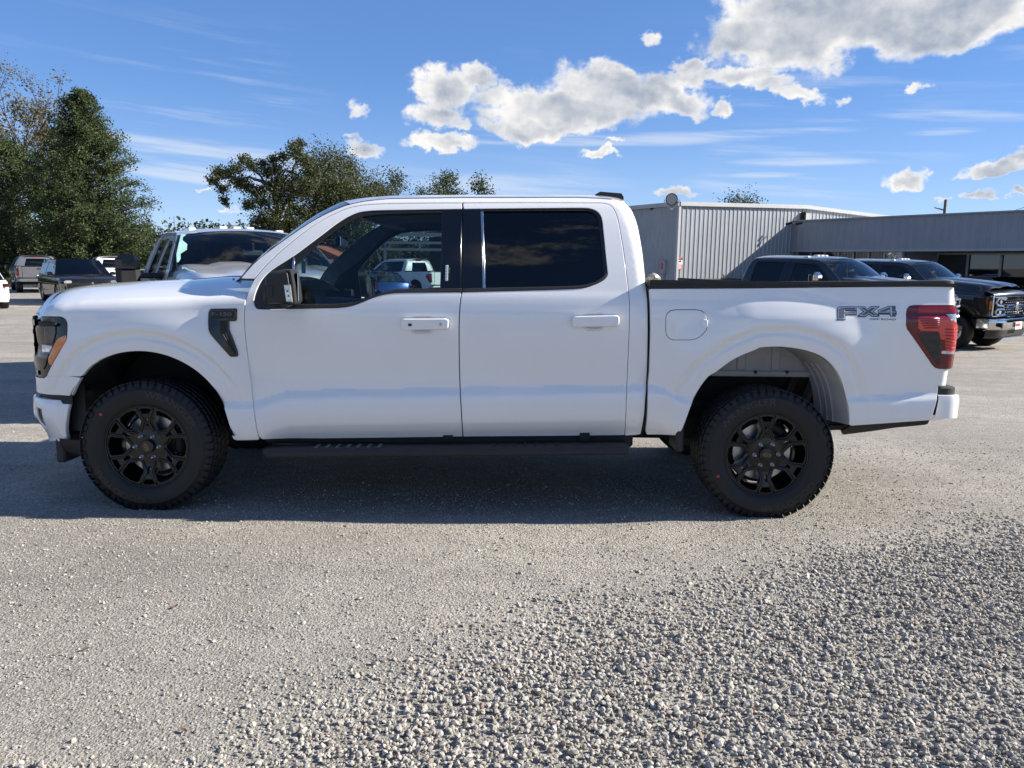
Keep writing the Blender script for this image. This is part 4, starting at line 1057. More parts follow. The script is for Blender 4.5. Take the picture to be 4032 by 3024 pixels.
# rear bumper: pad and painted wrap
rbp = [(p[0], p[1]) for p in flat_inv(T4([(1757, 1052), (1955, 1062), (1958, 1118), (1756, 1122)]), .06)]
zb0 = flat_inv(T4([(1700, 1345), (1890, 1340)]), .07)
xb0, xb1 = flat_inv(T4([(1760, 1100)]), .05)[0][0], flat_inv(T4([(1957, 1150)]), .10)[0][0]
zpt, zpb = rbp[0][1], rbp[2][1]; zbb = zb0[0][1]
def bump_rows(secs):
    rows = []
    for z, xi, inn, r_ in secs:
        c = [(xb0 + (xi if True else 0), .045 + inn)]
        for t in np.linspace(0, 1, 8):
            a = t * math.pi / 2
            c.append((xb1 - r_ + r_ * math.sin(a) - inn * 1.2, .045 + inn + r_ - r_ * math.cos(a)))
        c.append((xb1 + .05 - inn * 1.2, W / 2))
        rows.append([(x, y, z) for x, y in c] + [(x, W - y, z) for x, y in c[::-1][1:]])
    return rows
mb = MB(); mb.grid(bump_rows([(zpb, 0, .03, .10), (zpb - .004, 0, .004, .10), (zpb - .03, 0, 0, .10), (zpb - .14, -.012, .002, .10), (zbb + .04, -.028, .012, .10), (zbb, -.04, .05, .10), (zbb, -.04, .2, .10)]))
mb.build('rear_bumper', 'white_paint', truck, R(50))
mb = MB(); mb.grid(bump_rows([(zpt, 0, .16, .08), (zpt, 0, .03, .08), (zpt - .006, 0, .022, .08), (zpb - .006, 0, .02, .09), (zpb - .006, 0, .05, .09)])); mb.build('step_pad', 'rail_black', truck, R(40))
mb = MB(); mb.box(((xb1 + xb0) / 2 - .1, W / 2, (zpb + zbb) / 2), (.18, W - .5, zpb - zbb - .06)); mb.build('bumper_beam', 'chassis', truck)

# black sheet colours in the shade of the panel gaps; trim and floor
def S_back(x, z): return S_plain(x, np.minimum(z, 1.33))
bk = side(Tv([(500, 942), (560, 940), (1000, 936), (1400, 930), (1400, 640), (1000, 640), (640, 668), (560, 660), (535, 800)]), S_d)
panel('inner_structure', [bk], S_back, 'plastic_dark', truck, W, step=.12, off=.035, flange=0)
inner_cab = side(outerA, S_cab)
panel('cab_trim', [cab_loop], S_cab, 'interior', truck, W, step=.05, off=.034, inset=-.012, flange=0)
dt1 = [p for p in doorf]; dt2 = [p for p in doorr]
panel('door_trim', [doorf], S_d, 'interior', truck, W, step=.06, off=.055, inset=-.004, flange=0)
panel('door_trim', [doorr], S_d, 'interior', truck, W, step=.06, off=.055, inset=-.004, flange=0)
xcr = float(xcab(1.0))
mb = MB(); mb.box(((xcr - 1.5) / 2, W / 2, .60), (xcr + 1.5, W - .16, .10)); mb.build('cab_floor', 'chassis', truck)
# cab back wall with rear window
be = [(float(xcab(z)) - .012, z) for z in np.linspace(.62, 1.90, 12)]
def backrow(x, z):
    y0_ = float(S_plain(np.array([x]), np.array([z]))[0]) + .075
    row = [(x + .03 * (1 - (2 * q - 1) ** 2), y0_ + (W - 2 * y0_) * q, z) for q in np.linspace(0, 1, 11)]
    return row
mb = MB(); mb.grid([backrow(x, z) for x, z in be if z < 1.42]); mb.grid([backrow(x, z) for x, z in be if z > 1.78])
up_ = [backrow(float(xcab(z)) - .012, z) for z in (1.36, 1.5, 1.65, 1.80)]
mb.grid([r_[:3] for r_ in up_]); mb.grid([r_[-3:] for r_ in up_]); mb.build('cab_back', 'white_paint', truck, R(40))
mb = MB(); mb.grid([[(x - .004, y, z) for x, y, z in r_[1:-1]] for r_ in up_]); mb.build('rear_window', 'privacy_glass', truck, True)
# roof marker housing
p0, p1 = at_y(2337, 766, .62), at_y(2444, 768, .62)
mb = MB()
prof = [(p0[0], p0[2] - .03), (p0[0] + .005, p0[2] - .006), (p0[0] + .035, p0[2] + .011), (p1[0] - .005, p0[2] + .002), (p1[0] + .010, p1[2] - .02), (p1[0] + .01, p1[2] - .05)]
mb.prism(prof, lambda u, v: (u, .55, v), lambda u, v: (u, W - .55, v)); mb.build('roof_spoiler', 'trim_black', truck)

# door mirror
mo = []
for far in (0, 1):
    ym = -.20
    def PM(l, Y): return [tuple(at_y(px, py, Y)) for px, py in TM(l)]
    out = PM([(410, 700), (480, 610), (600, 560), (960, 500), (1050, 530), (1075, 640), (1110, 880), (1150, 1200), (1160, 1330), (1130, 1390), (1010, 1400), (640, 1370), (500, 1390), (465, 1290), (420, 1270), (410, 900)], ym)
    mid = np.mean(out, 0)
    ring = lambda s, Y: [(mid[0] + (p[0] - mid[0]) * s, Y, mid[2] + (p[2] - mid[2]) * s) for p in out]
    # the head is deeper towards the windscreen; three rings make its rounded shell
    mb = MB(); n = len(out)
    rg = [ring(.80, ym - .035), ring(.93, ym - .022), ring(1.0, ym + .01), ring(1.0, ym + .12), ring(.93, ym + .17), ring(.7, ym + .185)]
    for k, r_ in enumerate(rg): mb.v += r_
    for k in range(len(rg) - 1):
        for i in range(n): mb.f.append((k * n + i, (k + 1) * n + i, (k + 1) * n + (i + 1) % n, k * n + (i + 1) % n))
    mb.f.append(tuple(range(n))); mb.f.append(tuple((len(rg) - 1) * n + i for i in range(n))[::-1])
    if far: mb = mirror_mb(mb, W)
    mir_ = mb.build('door_mirror', 'plastic_grey', truck, R(40))
    def sub(name, pts, Y, dep, mat, bev=.006):
        q = PM(pts, Y); m2 = MB(); c = np.mean(q, 0); k = len(q)
        r1 = [(c[0] + (p[0] - c[0]) * .9, Y, c[2] + (p[2] - c[2]) * .9) for p in q]
        m2.v += r1 + [(p[0], Y + bev, p[2]) for p in q] + [(p[0], Y + dep, p[2]) for p in q]
        for a in range(2):
            for i in range(k): m2.f.append((a * k + i, (a + 1) * k + i, (a + 1) * k + (i + 1) % k, a * k + (i + 1) % k))
        m2.f.append(tuple(range(k)))
        if far: m2 = mirror_mb(m2, W)
        return m2.build(name, mat, mir_, R(30))
    sub('turn_signal', [(868, 905), (1035, 900), (1090, 1345), (935, 1335)], ym - .042, .03, 'clear_lens')
    for a, b in ((960, 1040), (985, 1160)): sub('reflector', [(a - 20, b), (a + 25, b), (a + 30, b + 45), (a - 15, b + 45)], ym - .046, .01, 'smoke_lens', .002)
    sub('folding_cover', [(380, 910), (620, 890), (640, 1230), (440, 1285), (395, 1240)], ym - .030, .04, 'plastic_dark')
    sub('folding_grip', [(510, 925), (590, 915), (605, 1190), (525, 1205)], ym - .040, .03, 'plastic_grey')
    sub('bezel', [(985, 510), (1050, 535), (1110, 880), (1158, 1330), (1125, 1385), (1085, 1380), (1060, 1000), (1015, 700)], ym - .030, .10, 'plastic_dark')
    sub('camera', [(800, 1370), (990, 1360), (1000, 1420), (930, 1470), (850, 1465), (800, 1420)], ym - .02, .08, 'trim_black')
    m2 = MB(); q = PM([(480, 1230), (480, 1000)], .0)
    m2.box((q[0][0] + .05, .0, (q[0][2] + q[1][2]) / 2 - .02), (.09, .24, .07), bev=.015)
    if far: m2 = mirror_mb(m2, W)
    m2.build('arm', 'plastic_dark', mir_)
    # reflecting pane on the rear face
    gx_ = max(p[0] for p in out) - .012
    m2 = MB(); zlo, zhi = min(p[2] for p in out), max(p[2] for p in out)
    m2.box((gx_ - .004, ym + .085, (zlo + zhi) / 2), (.006, .15, (zhi - zlo) * .80), [[math.cos(.42), -math.sin(.42), 0], [math.sin(.42), math.cos(.42), 0], [0, 0, 1]], bev=.002)
    if far: m2 = mirror_mb(m2, W)
    m2.build('mirror_glass', 'mirror_glass', mir_)

# running boards
ra, rbb = flat_inv(T9([(165, 110), (205, 158), (1940, 92), (1940, 134)]), -.05), None
x0_, x1_ = ra[0][0], ra[2][0]; ztop, zbot = (ra[0][1] + ra[2][1]) / 2 - .004, (ra[1][1] + ra[3][1]) / 2
slope = (ra[2][1] - ra[0][1]) / (x1_ - x0_)
for far in (0, 1):
    sec = [(-.055, ztop - .012), (-.060, ztop - .03), (-.056, zbot + .01), (-.045, zbot), (.10, zbot + .012), (.12, ztop - .02), (.11, ztop), (-.03, ztop)]
    mb = MB(); rows = []
    for s, (xx, k) in enumerate([(x0_ - .01, .35), (x0_ + .02, .9), (x0_ + .12, 1.0), (x1_ - .12, 1.0), (x1_ - .04, 1.0), (x1_, .8)]):
        dz = slope * (xx - (x0_ + x1_) / 2)
        cz = (ztop + zbot) / 2
        rows.append([(xx, y + (1 - k) * .05, cz + (z - cz) * (.6 + .4 * k) + dz) for y, z in sec + [sec[0]]])
    mb.grid(rows); mb.f.append(tuple(range(len(sec)))); mb.f.append(tuple(len(mb.v) - len(sec) - 1 + i for i in range(len(sec)))[::-1])
    if far: mb = mirror_mb(mb, W)
    rbd = mb.build('running_board', 'plastic_grey', truck, R(30))
    for c0 in (.14, .63):
        for i in range(7):
            mb = MB(); xx = x0_ + (x1_ - x0_) * c0 + .062 * i
            mb.box((xx, .035, ztop + slope * (xx - (x0_ + x1_) / 2) + .002), (.022, .10, .006), bev=.002)
            if far: mb = mirror_mb(mb, W)
            mb.build('tread', 'interior_light' if c0 < .3 and not far else 'plastic_dark', rbd)
    for xx in (x0_ + .25, (x0_ + x1_) / 2, x1_ - .25):
        mb = MB(); mb.box((xx, .17, .47), (.06, .16, .05)); mb.tube([(xx, .22, .48), (xx, .4, .56)], .02, 6)
        if far: mb = mirror_mb(mb, W)
        mb.build('bracket', 'chassis', rbd)

for yy in (.13, W - .13):
    mb = MB(); mb.box(((x0_ + x1_) / 2, yy + (.05 if yy < 1 else -.05), .47), (x1_ - x0_ + .1, .10, .16), bev=.02); mb.build('rocker', 'chassis', truck)
# wheel housings
def tunnel(line, y0_, y1_, name, mat, shrink=.0, zlo=None):
    c = np.mean(line, 0); l2 = [(c[0] + (x - c[0]) * (1 - shrink), c[1] + (z - c[1]) * (1 - shrink)) for x, z in line]
    for far in (0, 1):
        mb = MB(); mb.grid([[(x, y0_, z) for x, z in l2], [(x, y1_, z) for x, z in l2]])
        mb.prism(l2, lambda u, v: (u, y1_, v), lambda u, v: (u, y1_ + .01, v))
        if far: mb = mirror_mb(mb, W)
        mb.build(name, mat, truck)
tunnel(arch_f, .02, .62, 'wheel_housing', 'chassis', -.012)
# rear: pale inner panel above, dark frame below
zi0 = flat_inv(T4([(0, 940), (700, 945)]), .30)
in_x0, in_x1 = arch_r[0][0] - .06, arch_r[-1][0] + .02
zin = zi0[0][1]
for far in (0, 1):
    mb = MB(); mb.box(((in_x0 + in_x1) / 2, .31, zin + .16), (in_x1 - in_x0, .02, .34)); mb.box(((in_x0 + in_x1) / 2, .295, zin + .012), (in_x1 - in_x0 - .1, .03, .022))
    for px in (-680, 340, 40):
        xx = flat_inv(T4([(px + 0, 800)]), .3)[0][0]
        mb.box((xx, .298, zin + .15), (.055, .012, .24), bev=.005)
    if far: mb = mirror_mb(mb, W)
    ip = mb.build('inner_bed_panel', 'primer_grey', truck)
    for px, py in ((165, 918), (440, 918), (-250, 905)):
        xx, zz = flat_inv(T4([(px, py)]), .28)[0]
        mb = MB(); mb.lathe([(.012, 0), (.001, -.001)], (xx, .279, zz), 12)
        if far: mb = mirror_mb(mb, W)
        mb.build('hole', 'chassis', ip)
    mb = MB(); l2 = [(x, z) for x, z in arch_r]
    k = len(l2) // 2
    mb.grid([[(x - .004, .03, z) for x, z in l2[k:]], [(x - .03, .10, z) for x, z in l2[k:]], [(x - .055 - .05 * i / k, .30, z - .0) for i, (x, z) in enumerate(l2[k:])]])
    for dy in (.14, .19, .24):
        mb.tube([(x - .03 - (dy - .1) * .3 - .02 * i / k, dy, z) for i, (x, z) in enumerate(l2[-k // 2:])], .006, 5)
    mb.grid([[(x + .004, .03, z) for x, z in l2[:k]], [(x + .02, .30, z) for x, z in l2[:k]]])
    if far: mb = mirror_mb(mb, W)
    mb.build('wheel_housing', 'primer_grey', truck)
# mud flaps
fx, fz = flat_inv(T6([(258, 455), (306, 605)]), .04)
for far in (0, 1):
    mb = MB(); mb.box(((fx[0] + fz[0]) / 2, .15, (fx[1] + fz[1]) / 2), (.05, .22, fx[1] - fz[1]), bev=.012)
    if far: mb = mirror_mb(mb, W)
    mb.build('mud_flap', 'plastic_grey', truck); mb = MB()
    a, b = flat_inv(T7([(475, 1200), (655, 1545)]), .10)
    mb.box(((a[0] + b[0]) / 2, .20, (a[1] + b[1]) / 2 + .02), (b[0] - a[0], .20, a[1] - b[1] + .04), bev=.012)
    if far: mb = mirror_mb(mb, W)
    mb.build('mud_flap', 'plastic_grey', truck)

# chassis
mb = MB()
for yy in (.55, W - .55): mb.box((-.1, yy, .56), (5.0, .09, .15))
for xx in (-2.3, -1.2, 0, 1.0, 2.2): mb.box((xx, W / 2, .56), (.1, .95, .08))
mb.box((-1.2, W / 2, .47), (1.6, .45, .24), bev=.06); mb.box((.9, .62, .50), (.9, .35, .24), bev=.08)
mb.tube([(-1.5, 1.3, .42), (1.0, 1.3, .42), (2.5, 1.35, .50)], .04, 8)
mb.build('frame_rail', 'chassis', truck)
HF = tuple(at_y(578, 1759.5, .03)); HR = tuple(at_y(3019, 1791, .03))
mb = MB(); mb.tube([(HR[0], .2, HR[2]), (HR[0], W - .2, HR[2])], .055, 10); mb.lathe([(.02, -.16), (.14, -.10), (.16, 0), (.14, .10), (.02, .16)], (HR[0], W / 2, HR[2]), 16)
mb.build('axle', 'chassis', truck)
mb = MB(); mb.tube([(HF[0], .2, HF[2]), (HF[0], W - .2, HF[2])], .045, 8); mb.build('axle', 'chassis', truck)
for yy in (.50, W - .50):
    mb = MB(); mb.tube([(HR[0] + .12, yy - .1, HR[2] - .02), (HR[0] + .32, yy - .06, .93)], [.026, .034], 8); mb.build('shock_absorber', 'chassis', truck)
    mb = MB(); mb.box((HR[0] - .02, yy, HR[2] + .09), (1.35, .065, .03)); mb.build('leaf_spring', 'chassis', truck)
    mb = MB(); mb.box((HR[0] - .0, yy + (.12 if yy < 1 else -.12), (zin + .60) / 2), (in_x1 - in_x0 - .1, .02, zin - .60)); mb.build('inner_frame', 'chassis', truck)
mb = MB(); mb.lathe([(.18, -.11), (.30, -.12), (.385, -.09), (.40, 0), (.385, .09), (.30, .12), (.18, .11), (.01, .05)], (2.14, W / 2, .53), 32, axis='z'); mb.build('spare_tire', 'rubber', truck)
p_ = flat_inv(T4([(668, 1005), (620, 1120)]), .33)
mb = MB(); mb.lathe([(.014, -.01), (.014, 0.0), (.002, -.012)], (p_[0][0], .33, p_[0][1]), 8); mb.tube([(p_[0][0], .36, p_[0][1]), (p_[0][0] - .10, .37, p_[0][1] - .30)], .035, 8); mb.build('shock_absorber', 'chassis', truck)

# cabin: seats, dash, wheel, mirror
def seat(x, y, w, name, mat='interior'):
    mb = MB(); mb.box((x, y, .92), (.52, w, .16), bev=.05)
    a = R(-17); Rm = [[math.cos(a), 0, -math.sin(a)], [0, 1, 0], [math.sin(a), 0, math.cos(a)]]
    mb.box((x + .30, y, 1.22), (.14, w * .94, .62), Rm, bev=.05)
    for hy in ([y] if w < .7 else [y - .38, y + .38]): mb.box((x + .41, hy, 1.62), (.09, .27, .17), Rm, bev=.035); mb.tube([(x + .38, hy - .06, 1.50), (x + .40, hy - .06, 1.58)], .008, 6); mb.tube([(x + .38, hy + .06, 1.50), (x + .40, hy + .06, 1.58)], .008, 6)
    return mb.build(name, mat, truck)
seat(-.42, .55, .54, 'front_seat'); seat(-.42, W - .55, .54, 'front_seat'); seat(.28, W / 2, 1.45, 'rear_seat')
mb = MB()
dsh = [(-1.50, 1.17), (-1.35, 1.19), (-1.12, 1.215), (-1.02, 1.20), (-.97, 1.12), (-.96, 1.0), (-1.05, .80), (-1.4, .75)]
mb.prism(dsh, lambda u, v: (u, .12, v), lambda u, v: (u, W - .12, v))
mb.prism([(-1.30, 1.18), (-1.20, 1.275), (-1.02, 1.265), (-.99, 1.18)], lambda u, v: (u, .37, v), lambda u, v: (u, .78, v))
mb.box((-.96, W / 2, 1.13), (.03, .32, .2), bev=.01)
mb.build('dashboard', 'interior', truck)
mb = MB()
for yy in (.20, .62, 1.35): mb.box((-.955, yy, 1.12), (.02, .12, .07), bev=.005)
mb.build('dash_vent', 'interior_light', truck)
mb = MB(); mb.box((-.45, W / 2, .88), (.95, .28, .3), bev=.04); mb.build('console', 'interior', truck)
sw = np.array((-.80, .55, 1.135)); ax_ = np.array((math.cos(R(24)), 0, math.sin(R(24)))); u_ = np.array((0, 1.0, 0)); w_ = np.cross(ax_, u_)
mb = MB(); mb.tube([tuple(sw + .19 * (math.cos(a) * u_ + math.sin(a) * w_)) for a in np.linspace(0, 2 * math.pi, 33)[:-1]], .017, 8, closed=True)
for a in (0.1, math.pi - .1, math.pi * 1.5): mb.tube([tuple(sw - ax_ * .02), tuple(sw + .18 * (math.cos(a) * u_ - math.sin(a) * w_ * -1))], .018, 6)
mb.tube([tuple(sw), tuple(sw - ax_ * .3)], [.07, .05], 10); mb.build('steering_wheel', 'interior', truck)
pm = at_y(1335, 951, .95)
mb = MB(); mb.box((pm[0], pm[1] + .04, pm[2]), (.05, .25, .075), bev=.02); mb.tube([(pm[0], pm[1] + .03, pm[2] + .03), (pm[0] - .10, pm[1] + .05, pm[2] + .11)], .012, 6); rm_ = mb.build('rear_view_mirror', 'trim_black', truck)
mb = MB(); mb.box((pm[0] + .027, pm[1] + .04, pm[2]), (.004, .23, .06)); mb.build('mirror_glass', 'mirror_glass', rm_)
vs = at_y(1545, 892, .6)
mb = MB(); a = R(-6); mb.box((vs[0], .60, vs[2]), (.13, .36, .014), [[math.cos(a), 0, -math.sin(a)], [0, 1, 0], [math.sin(a), 0, math.cos(a)]], bev=.005); mb.build('sun_visor', 'interior_light', truck)
mb = MB(); p_ = at_y(1195, 1052, 1.2); mb.box((p_[0], 1.2, p_[2]), (.004, .10, .09)); mb.build('windshield_sticker', 'mint_sticker', truck)

# ---- wheels
RR = .258                               # rim face radius
RT_ = .400
def make_wheel(name):
    w = MB()
    w.lathe([(RR - .012, .235), (RR - .012, .22), (RR - .04, .20), (RR - .05, .09), (RR - .02, .03), (RR - .006, .012)], n=56)
    wheel = w.build(name, 'rim_black', truck, R(40))
    t = MB()
    t.lathe([(RR - .014, .018), (RR - .004, .004), (RR + .012, -.006), (RR + .045, -.014), (RR + .085, -.012), (RT_ - .042, -.002), (RT_ - .022, .008), (RT_ - .011, .020), (RT_ - .009, .06), (RT_ - .009, .215), (RT_ - .011, .245), (RT_ - .022, .262), (RT_ - .045, .272), (RR + .06, .285), (RR, .268), (RR - .014, .25)], n=96)
    tyre = t.build('tire', 'rubber', wheel, R(30))
    tr = MB(); nb = 54
    for k in range(nb):
        for yy, wd, ph, ln in ((.018, .048, 0, .84), (.078, .045, .5, .85), (.132, .045, .15, .85), (.187, .045, .65, .85), (.246, .048, .3, .84)):
            a0 = 2 * math.pi * (k + ph) / nb; da = 2 * math.pi / nb * ln
            r0, r1 = RT_ - .011, RT_ - .003
            V = []
            for r_, ins in ((r0, 0), (r1, .006)):
                for ya, sk in ((yy - wd / 2 + ins, -.012), (yy + wd / 2 - ins, .012)):
                    for aa in (a0, a0 + da): V.append((r_ * math.cos(aa + sk), ya, r_ * math.sin(aa + sk)))
            tr.add(V, [(0, 1, 3, 2), (4, 6, 7, 5), (0, 4, 5, 1), (2, 3, 7, 6), (0, 2, 6, 4), (1, 5, 7, 3)])
        # shoulder lugs that step down the sidewall, alternately long and short
        for sy, sg in ((.0, 1),):
            a0 = 2 * math.pi * k / nb; da = 2 * math.pi / nb * .62; rl = RT_ - (.060 if k % 2 else .042)
            V = []
            for aa in (a0, a0 + da):
                V += [((RT_ - .004) * math.cos(aa), .008, (RT_ - .004) * math.sin(aa)), (rl * math.cos(aa), -.0075, rl * math.sin(aa)), (rl * math.cos(aa), .02, rl * math.sin(aa)), ((RT_ - .004) * math.cos(aa), .03, (RT_ - .004) * math.sin(aa))]
            tr.add(V, [(0, 1, 5, 4), (0, 3, 2, 1), (4, 5, 6, 7), (0, 4, 7, 3), (1, 2, 6, 5)])
    tr.build('tread', 'rubber', wheel, False, kind='stuff')
    # spoked face
    def PO(r, a): return (RR * r * math.cos(R(a)), RR * r * math.sin(R(a)))
    loops = [[PO(.985, a) for a in np.arange(0, 360, 6)]]
    for k in range(6):
        c = 60 * k
        loops.append([PO(.415, c - 4), PO(.60, c - 19.5), PO(.86, c - 15.5), PO(.905, c - 11), PO(.915, c), PO(.905, c + 11), PO(.86, c + 15.5), PO(.60, c + 19.5), PO(.415, c + 4)])
        c += 30
        loops.append([PO(.77, c - 6.5), PO(.905, c - 9.5), PO(.915, c), PO(.905, c + 9.5), PO(.77, c + 6.5)])
        loops.append([PO(.47, c - 4), PO(.66, c - 6), PO(.66, c + 6), PO(.47, c + 4)])
    dish = hermite([(0, .028), (.25, .026), (.40, .030), (.6, .020), (.8, .012), (.95, .012), (1.0, .02)])
    def Sw(x, z): return dish(np.hypot(x, z) / RR)
    V, T, N = surf(loops, Sw, step=.018, flange=.035, rnd=.004)
    face = mk('spokes', V, T, 'rim_black', wheel, N, True)
    # raised ribs framing the six big openings
    rb_ = MB()
    for k in range(6):
        c = 60 * k
        for sg in (-1, 1):
            pts = [PO(.37, c + sg * 7), PO(.40, c + sg * 9), PO(.59, c + sg * 25), PO(.84, c + sg * 19.5), PO(.92, c + sg * 18)]
            rb_.tube([(p[0], float(Sw(p[0], p[1])) - .001, p[1]) for p in pts], [.004, .008, .009, .008, .004], 6)
    rb_.tube([(PO(.955, a)[0], .012, PO(.955, a)[1]) for a in np.arange(0, 360, 6)], .006, 6, closed=True)
    rb_.build('rim_rib', 'rim_black', wheel, True)
    for k in range(6):
        a = 60 * k
        p = PO(.275, a); n_ = MB(); n_.lathe([(.0125, .02), (.0125, .004), (.0095, .001), (.0075, -.012), (.004, -.016), (.0005, -.017)], (p[0], .008, p[1]), 6); n_.build('lug_nut', 'lug_steel', wheel, R(30))
    hc = MB(); hc.lathe([(.040, .03), (.040, .008), (.036, .004), (.001, .003)], n=24); cap = hc.build('hub_cap', 'gloss_black', wheel, R(30))
    ov = MB(); an = np.linspace(0, 2 * math.pi, 25)[:-1]
    ov.tube([(.0115 * math.cos(a) * 1.9 * .0 + .024 * math.cos(a) * math.cos(1.25) + .0105 * math.sin(a) * math.sin(1.25), .002, .024 * math.cos(a) * math.sin(1.25) * -1 + .0105 * math.sin(a) * math.cos(1.25)) for a in an], .0014, 5, closed=True)
    ov.build('emblem_ring', 'gold', cap, True)
    Vt, Ft, wt_ = text2d('Ford')
    uu = (Vt[:, 0] / wt_ - .5) * .034; vv = (Vt[:, 1] - .4) * .011
    ca, sa = math.cos(-1.25), math.sin(-1.25)
    mk('emblem_script', np.stack([uu * ca - vv * sa, np.full(len(uu), .0015), uu * sa + vv * ca], 1), Ft, 'gold', cap, smooth=False)
    bd = MB(); bd.lathe([(.07, .11), (.175, .11), (.178, .115), (.178, .13), (.07, .13)], n=40); bd.build('brake_disc', 'steel', wheel, R(40))
    hb = MB(); hb.lathe([(.085, .03), (.085, .16), (.001, .17)], n=20); hb.box((.16, .12, .02), (.06, .09, .16), bev=.015); hb.build('brake_caliper', 'chassis', wheel)
    dk = MB(); dk.lathe([(.10, .145), (.20, .15)], n=30); dk.build('dust_shield', 'chassis', wheel)
    # sidewall lettering
    for word, mid_a, span, rr in (('WRANGLER', 55, 66, .322), ('GOODYEAR', 235, 66, .322)):
        Vt, Ft, wt_ = text2d(word, .03)
        a = R(mid_a) + R(span) / 2 - Vt[:, 0] / wt_ * R(span); r_ = rr + (Vt[:, 1] - .5) * .040
        prof = np.interp(r_, [RR + .012, RR + .045, RR + .085, RT_ - .042], [-.006, -.014, -.012, -.002])
        mk('lettering', np.stack([r_ * np.cos(a), prof - .0025, r_ * np.sin(a)], 1), Ft, 'rubber_letter', wheel, smooth=False)
    p = ((RR + .06) * math.cos(R(142)), -.0165, (RR + .06) * math.sin(R(142)))
    rd = MB(); rd.lathe([(.0085, .004), (.0085, 0), (.0005, -.0005)], p, 12); rd.build('paint_dot', 'red_print', wheel)
    return wheel
_o = Off.o.copy(); Off.o = np.zeros(3)
wheel = make_wheel('wheel')
gap_ = .020
wheel.location = (HF[0] - _o[0], gap_ - _o[1], HF[2] - _o[2])
wr = dup(wheel, truck); wr.location = (HR[0] - _o[0], gap_ - _o[1], HR[2] - _o[2]); wr.rotation_euler = (0, R(-62), 0)
for h_, a in ((HF, 30), (HR, 80)):
    w2 = dup(wheel, truck); w2.location = (h_[0] - _o[0], W - gap_ - _o[1], h_[2] - _o[2]); w2.rotation_euler = (0, R(a), R(180))
Off.o = np.zeros(3)
Fr.R = np.eye(3); Fr.c = _C
# ------------------------------------------------------------------ other vehicles
SKIP = {'wheel', 'fender_vent', 'bed_decal', 'keypad', 'lettering', 'roof_spoiler', 'fuel_door', 'running_board', 'axle', 'spare_tire', 'shock_absorber', 'inner_bed_panel', 'wheel_housing', 'hole',
        'windshield_sticker', 'sun_visor', 'bright_strip', 'sensor', 'key_lock', 'lens_rib', 'hood_seam', 'mud_flap', 'inner_structure',  'handle_cup', 'dash_vent', 'cab_trim', 'rocker', 'wiper', 'leaf_spring', 'inner_frame', 'frame_rail'}
SD_SKIP = SKIP | {'hood', 'hood_lip', 'cowl_side', 'light_bar', 'front_lens', 'cowl', 'headlamp', 'grille', 'front_bumper', 'bumper_face', 'bumper_gap', 'air_dam', 'nose_backing', 'door_mirror', 'bumper_cover'}
OFFT = np.array([-0.2, W / 2, 0])

def road_wheel(parent, loc, face, rim='chrome', rad=.40, width=.26, nfar=False, holes=8, style='holes'):
    t = MB()
    rr = rad * .57
    t.lathe([(rr - .01, .02), (rr + .02, -.004), (rad * .82, -.012), (rad - .02, .006), (rad - .004, .03), (rad, .08), (rad, width - .08), (rad - .004, width - .03), (rad - .02, width - .006), (rad * .8, width + .01), (rr, width - .01)], n=40)
    V = MB()
    w = t.build('wheel', 'rubber', parent, R(35))
    def PO(r, a): return (rr * r * math.cos(R(a)), rr * r * math.sin(R(a)))
    loops = [[PO(1.0, a) for a in np.arange(0, 360, 12)]]
    for k in range(holes):
        c = 360 / holes * k
        if style == 'holes': loops.append([(rr * .70 * math.cos(R(c)) + rr * .13 * math.cos(R(b)), rr * .70 * math.sin(R(c)) + rr * .13 * math.sin(R(b))) for b in range(0, 360, 45)])
        else:
            h_ = 180 / holes * .62; loops.append([PO(.36, c - h_ * .4), PO(.9, c - h_), PO(.92, c), PO(.9, c + h_), PO(.36, c + h_ * .4)])
    dish = hermite([(0, .05 if style == 'holes' else .02), (.35, .045 if style == 'holes' else .02), (.6, .02), (.9, .012), (1.0, .02)])
    S_ = lambda x, z: dish(np.hypot(x, z) / rr)
    Vv, T, N = surf(loops, S_, step=.05, flange=.04, rnd=.004)
    mk('rim', Vv, T, rim, w, N, True)
    b = MB(); b.lathe([(rr - .012, .22), (rr - .02, .10), (rr * .5, .11), (.001, .11)], n=24); b.build('barrel', 'chassis', w)
    if style == 'holes':
        b = MB(); b.lathe([(rr * .26, .05), (rr * .25, -.01), (rr * .18, -.03), (.001, -.034)], n=16); b.build('hub_cap', rim, w, R(30))
    w.location = loc
    if face > 0: w.rotation_euler = (0, 0, math.pi)
    return w

def wheels_for(root, x_f, x_r, half, rim, rad, style='holes', holes=8):
    Off.o = np.zeros(3)
    a = road_wheel(root, (x_f, -half, rad), -1, rim, rad, style=style, holes=holes)
    for x, y in ((x_r, -half), (x_f, half), (x_r, half)):
        c = dup(a, root); c.location = (x, y, rad); c.rotation_euler = (0, 0, math.pi if y > 0 else 0)

def place(root, local, px, py, zloc=None, scale=(1, 1, 1), rot=0.0):
    """Put the root so that a local point is seen at a pixel, the root standing on the ground."""
    local = np.array(local) * np.array(scale)
    c, s = math.cos(rot), math.sin(rot)
    off = np.array([c * local[0] - s * local[1], s * local[0] + c * local[1], local[2]])
    zg = -.2
    for _ in range(30):
        d = rays(px, py); k = (zg + off[2] - CAM_H) / d[2]
        p = _C + d * k
        y = p[1] - off[1]; zg = .6 * zg + .4 * float(gz(y))
    root.location = (p[0] - off[0], p[1] - off[1], zg); root.rotation_euler = (0, 0, rot); root.scale = scale
    return root

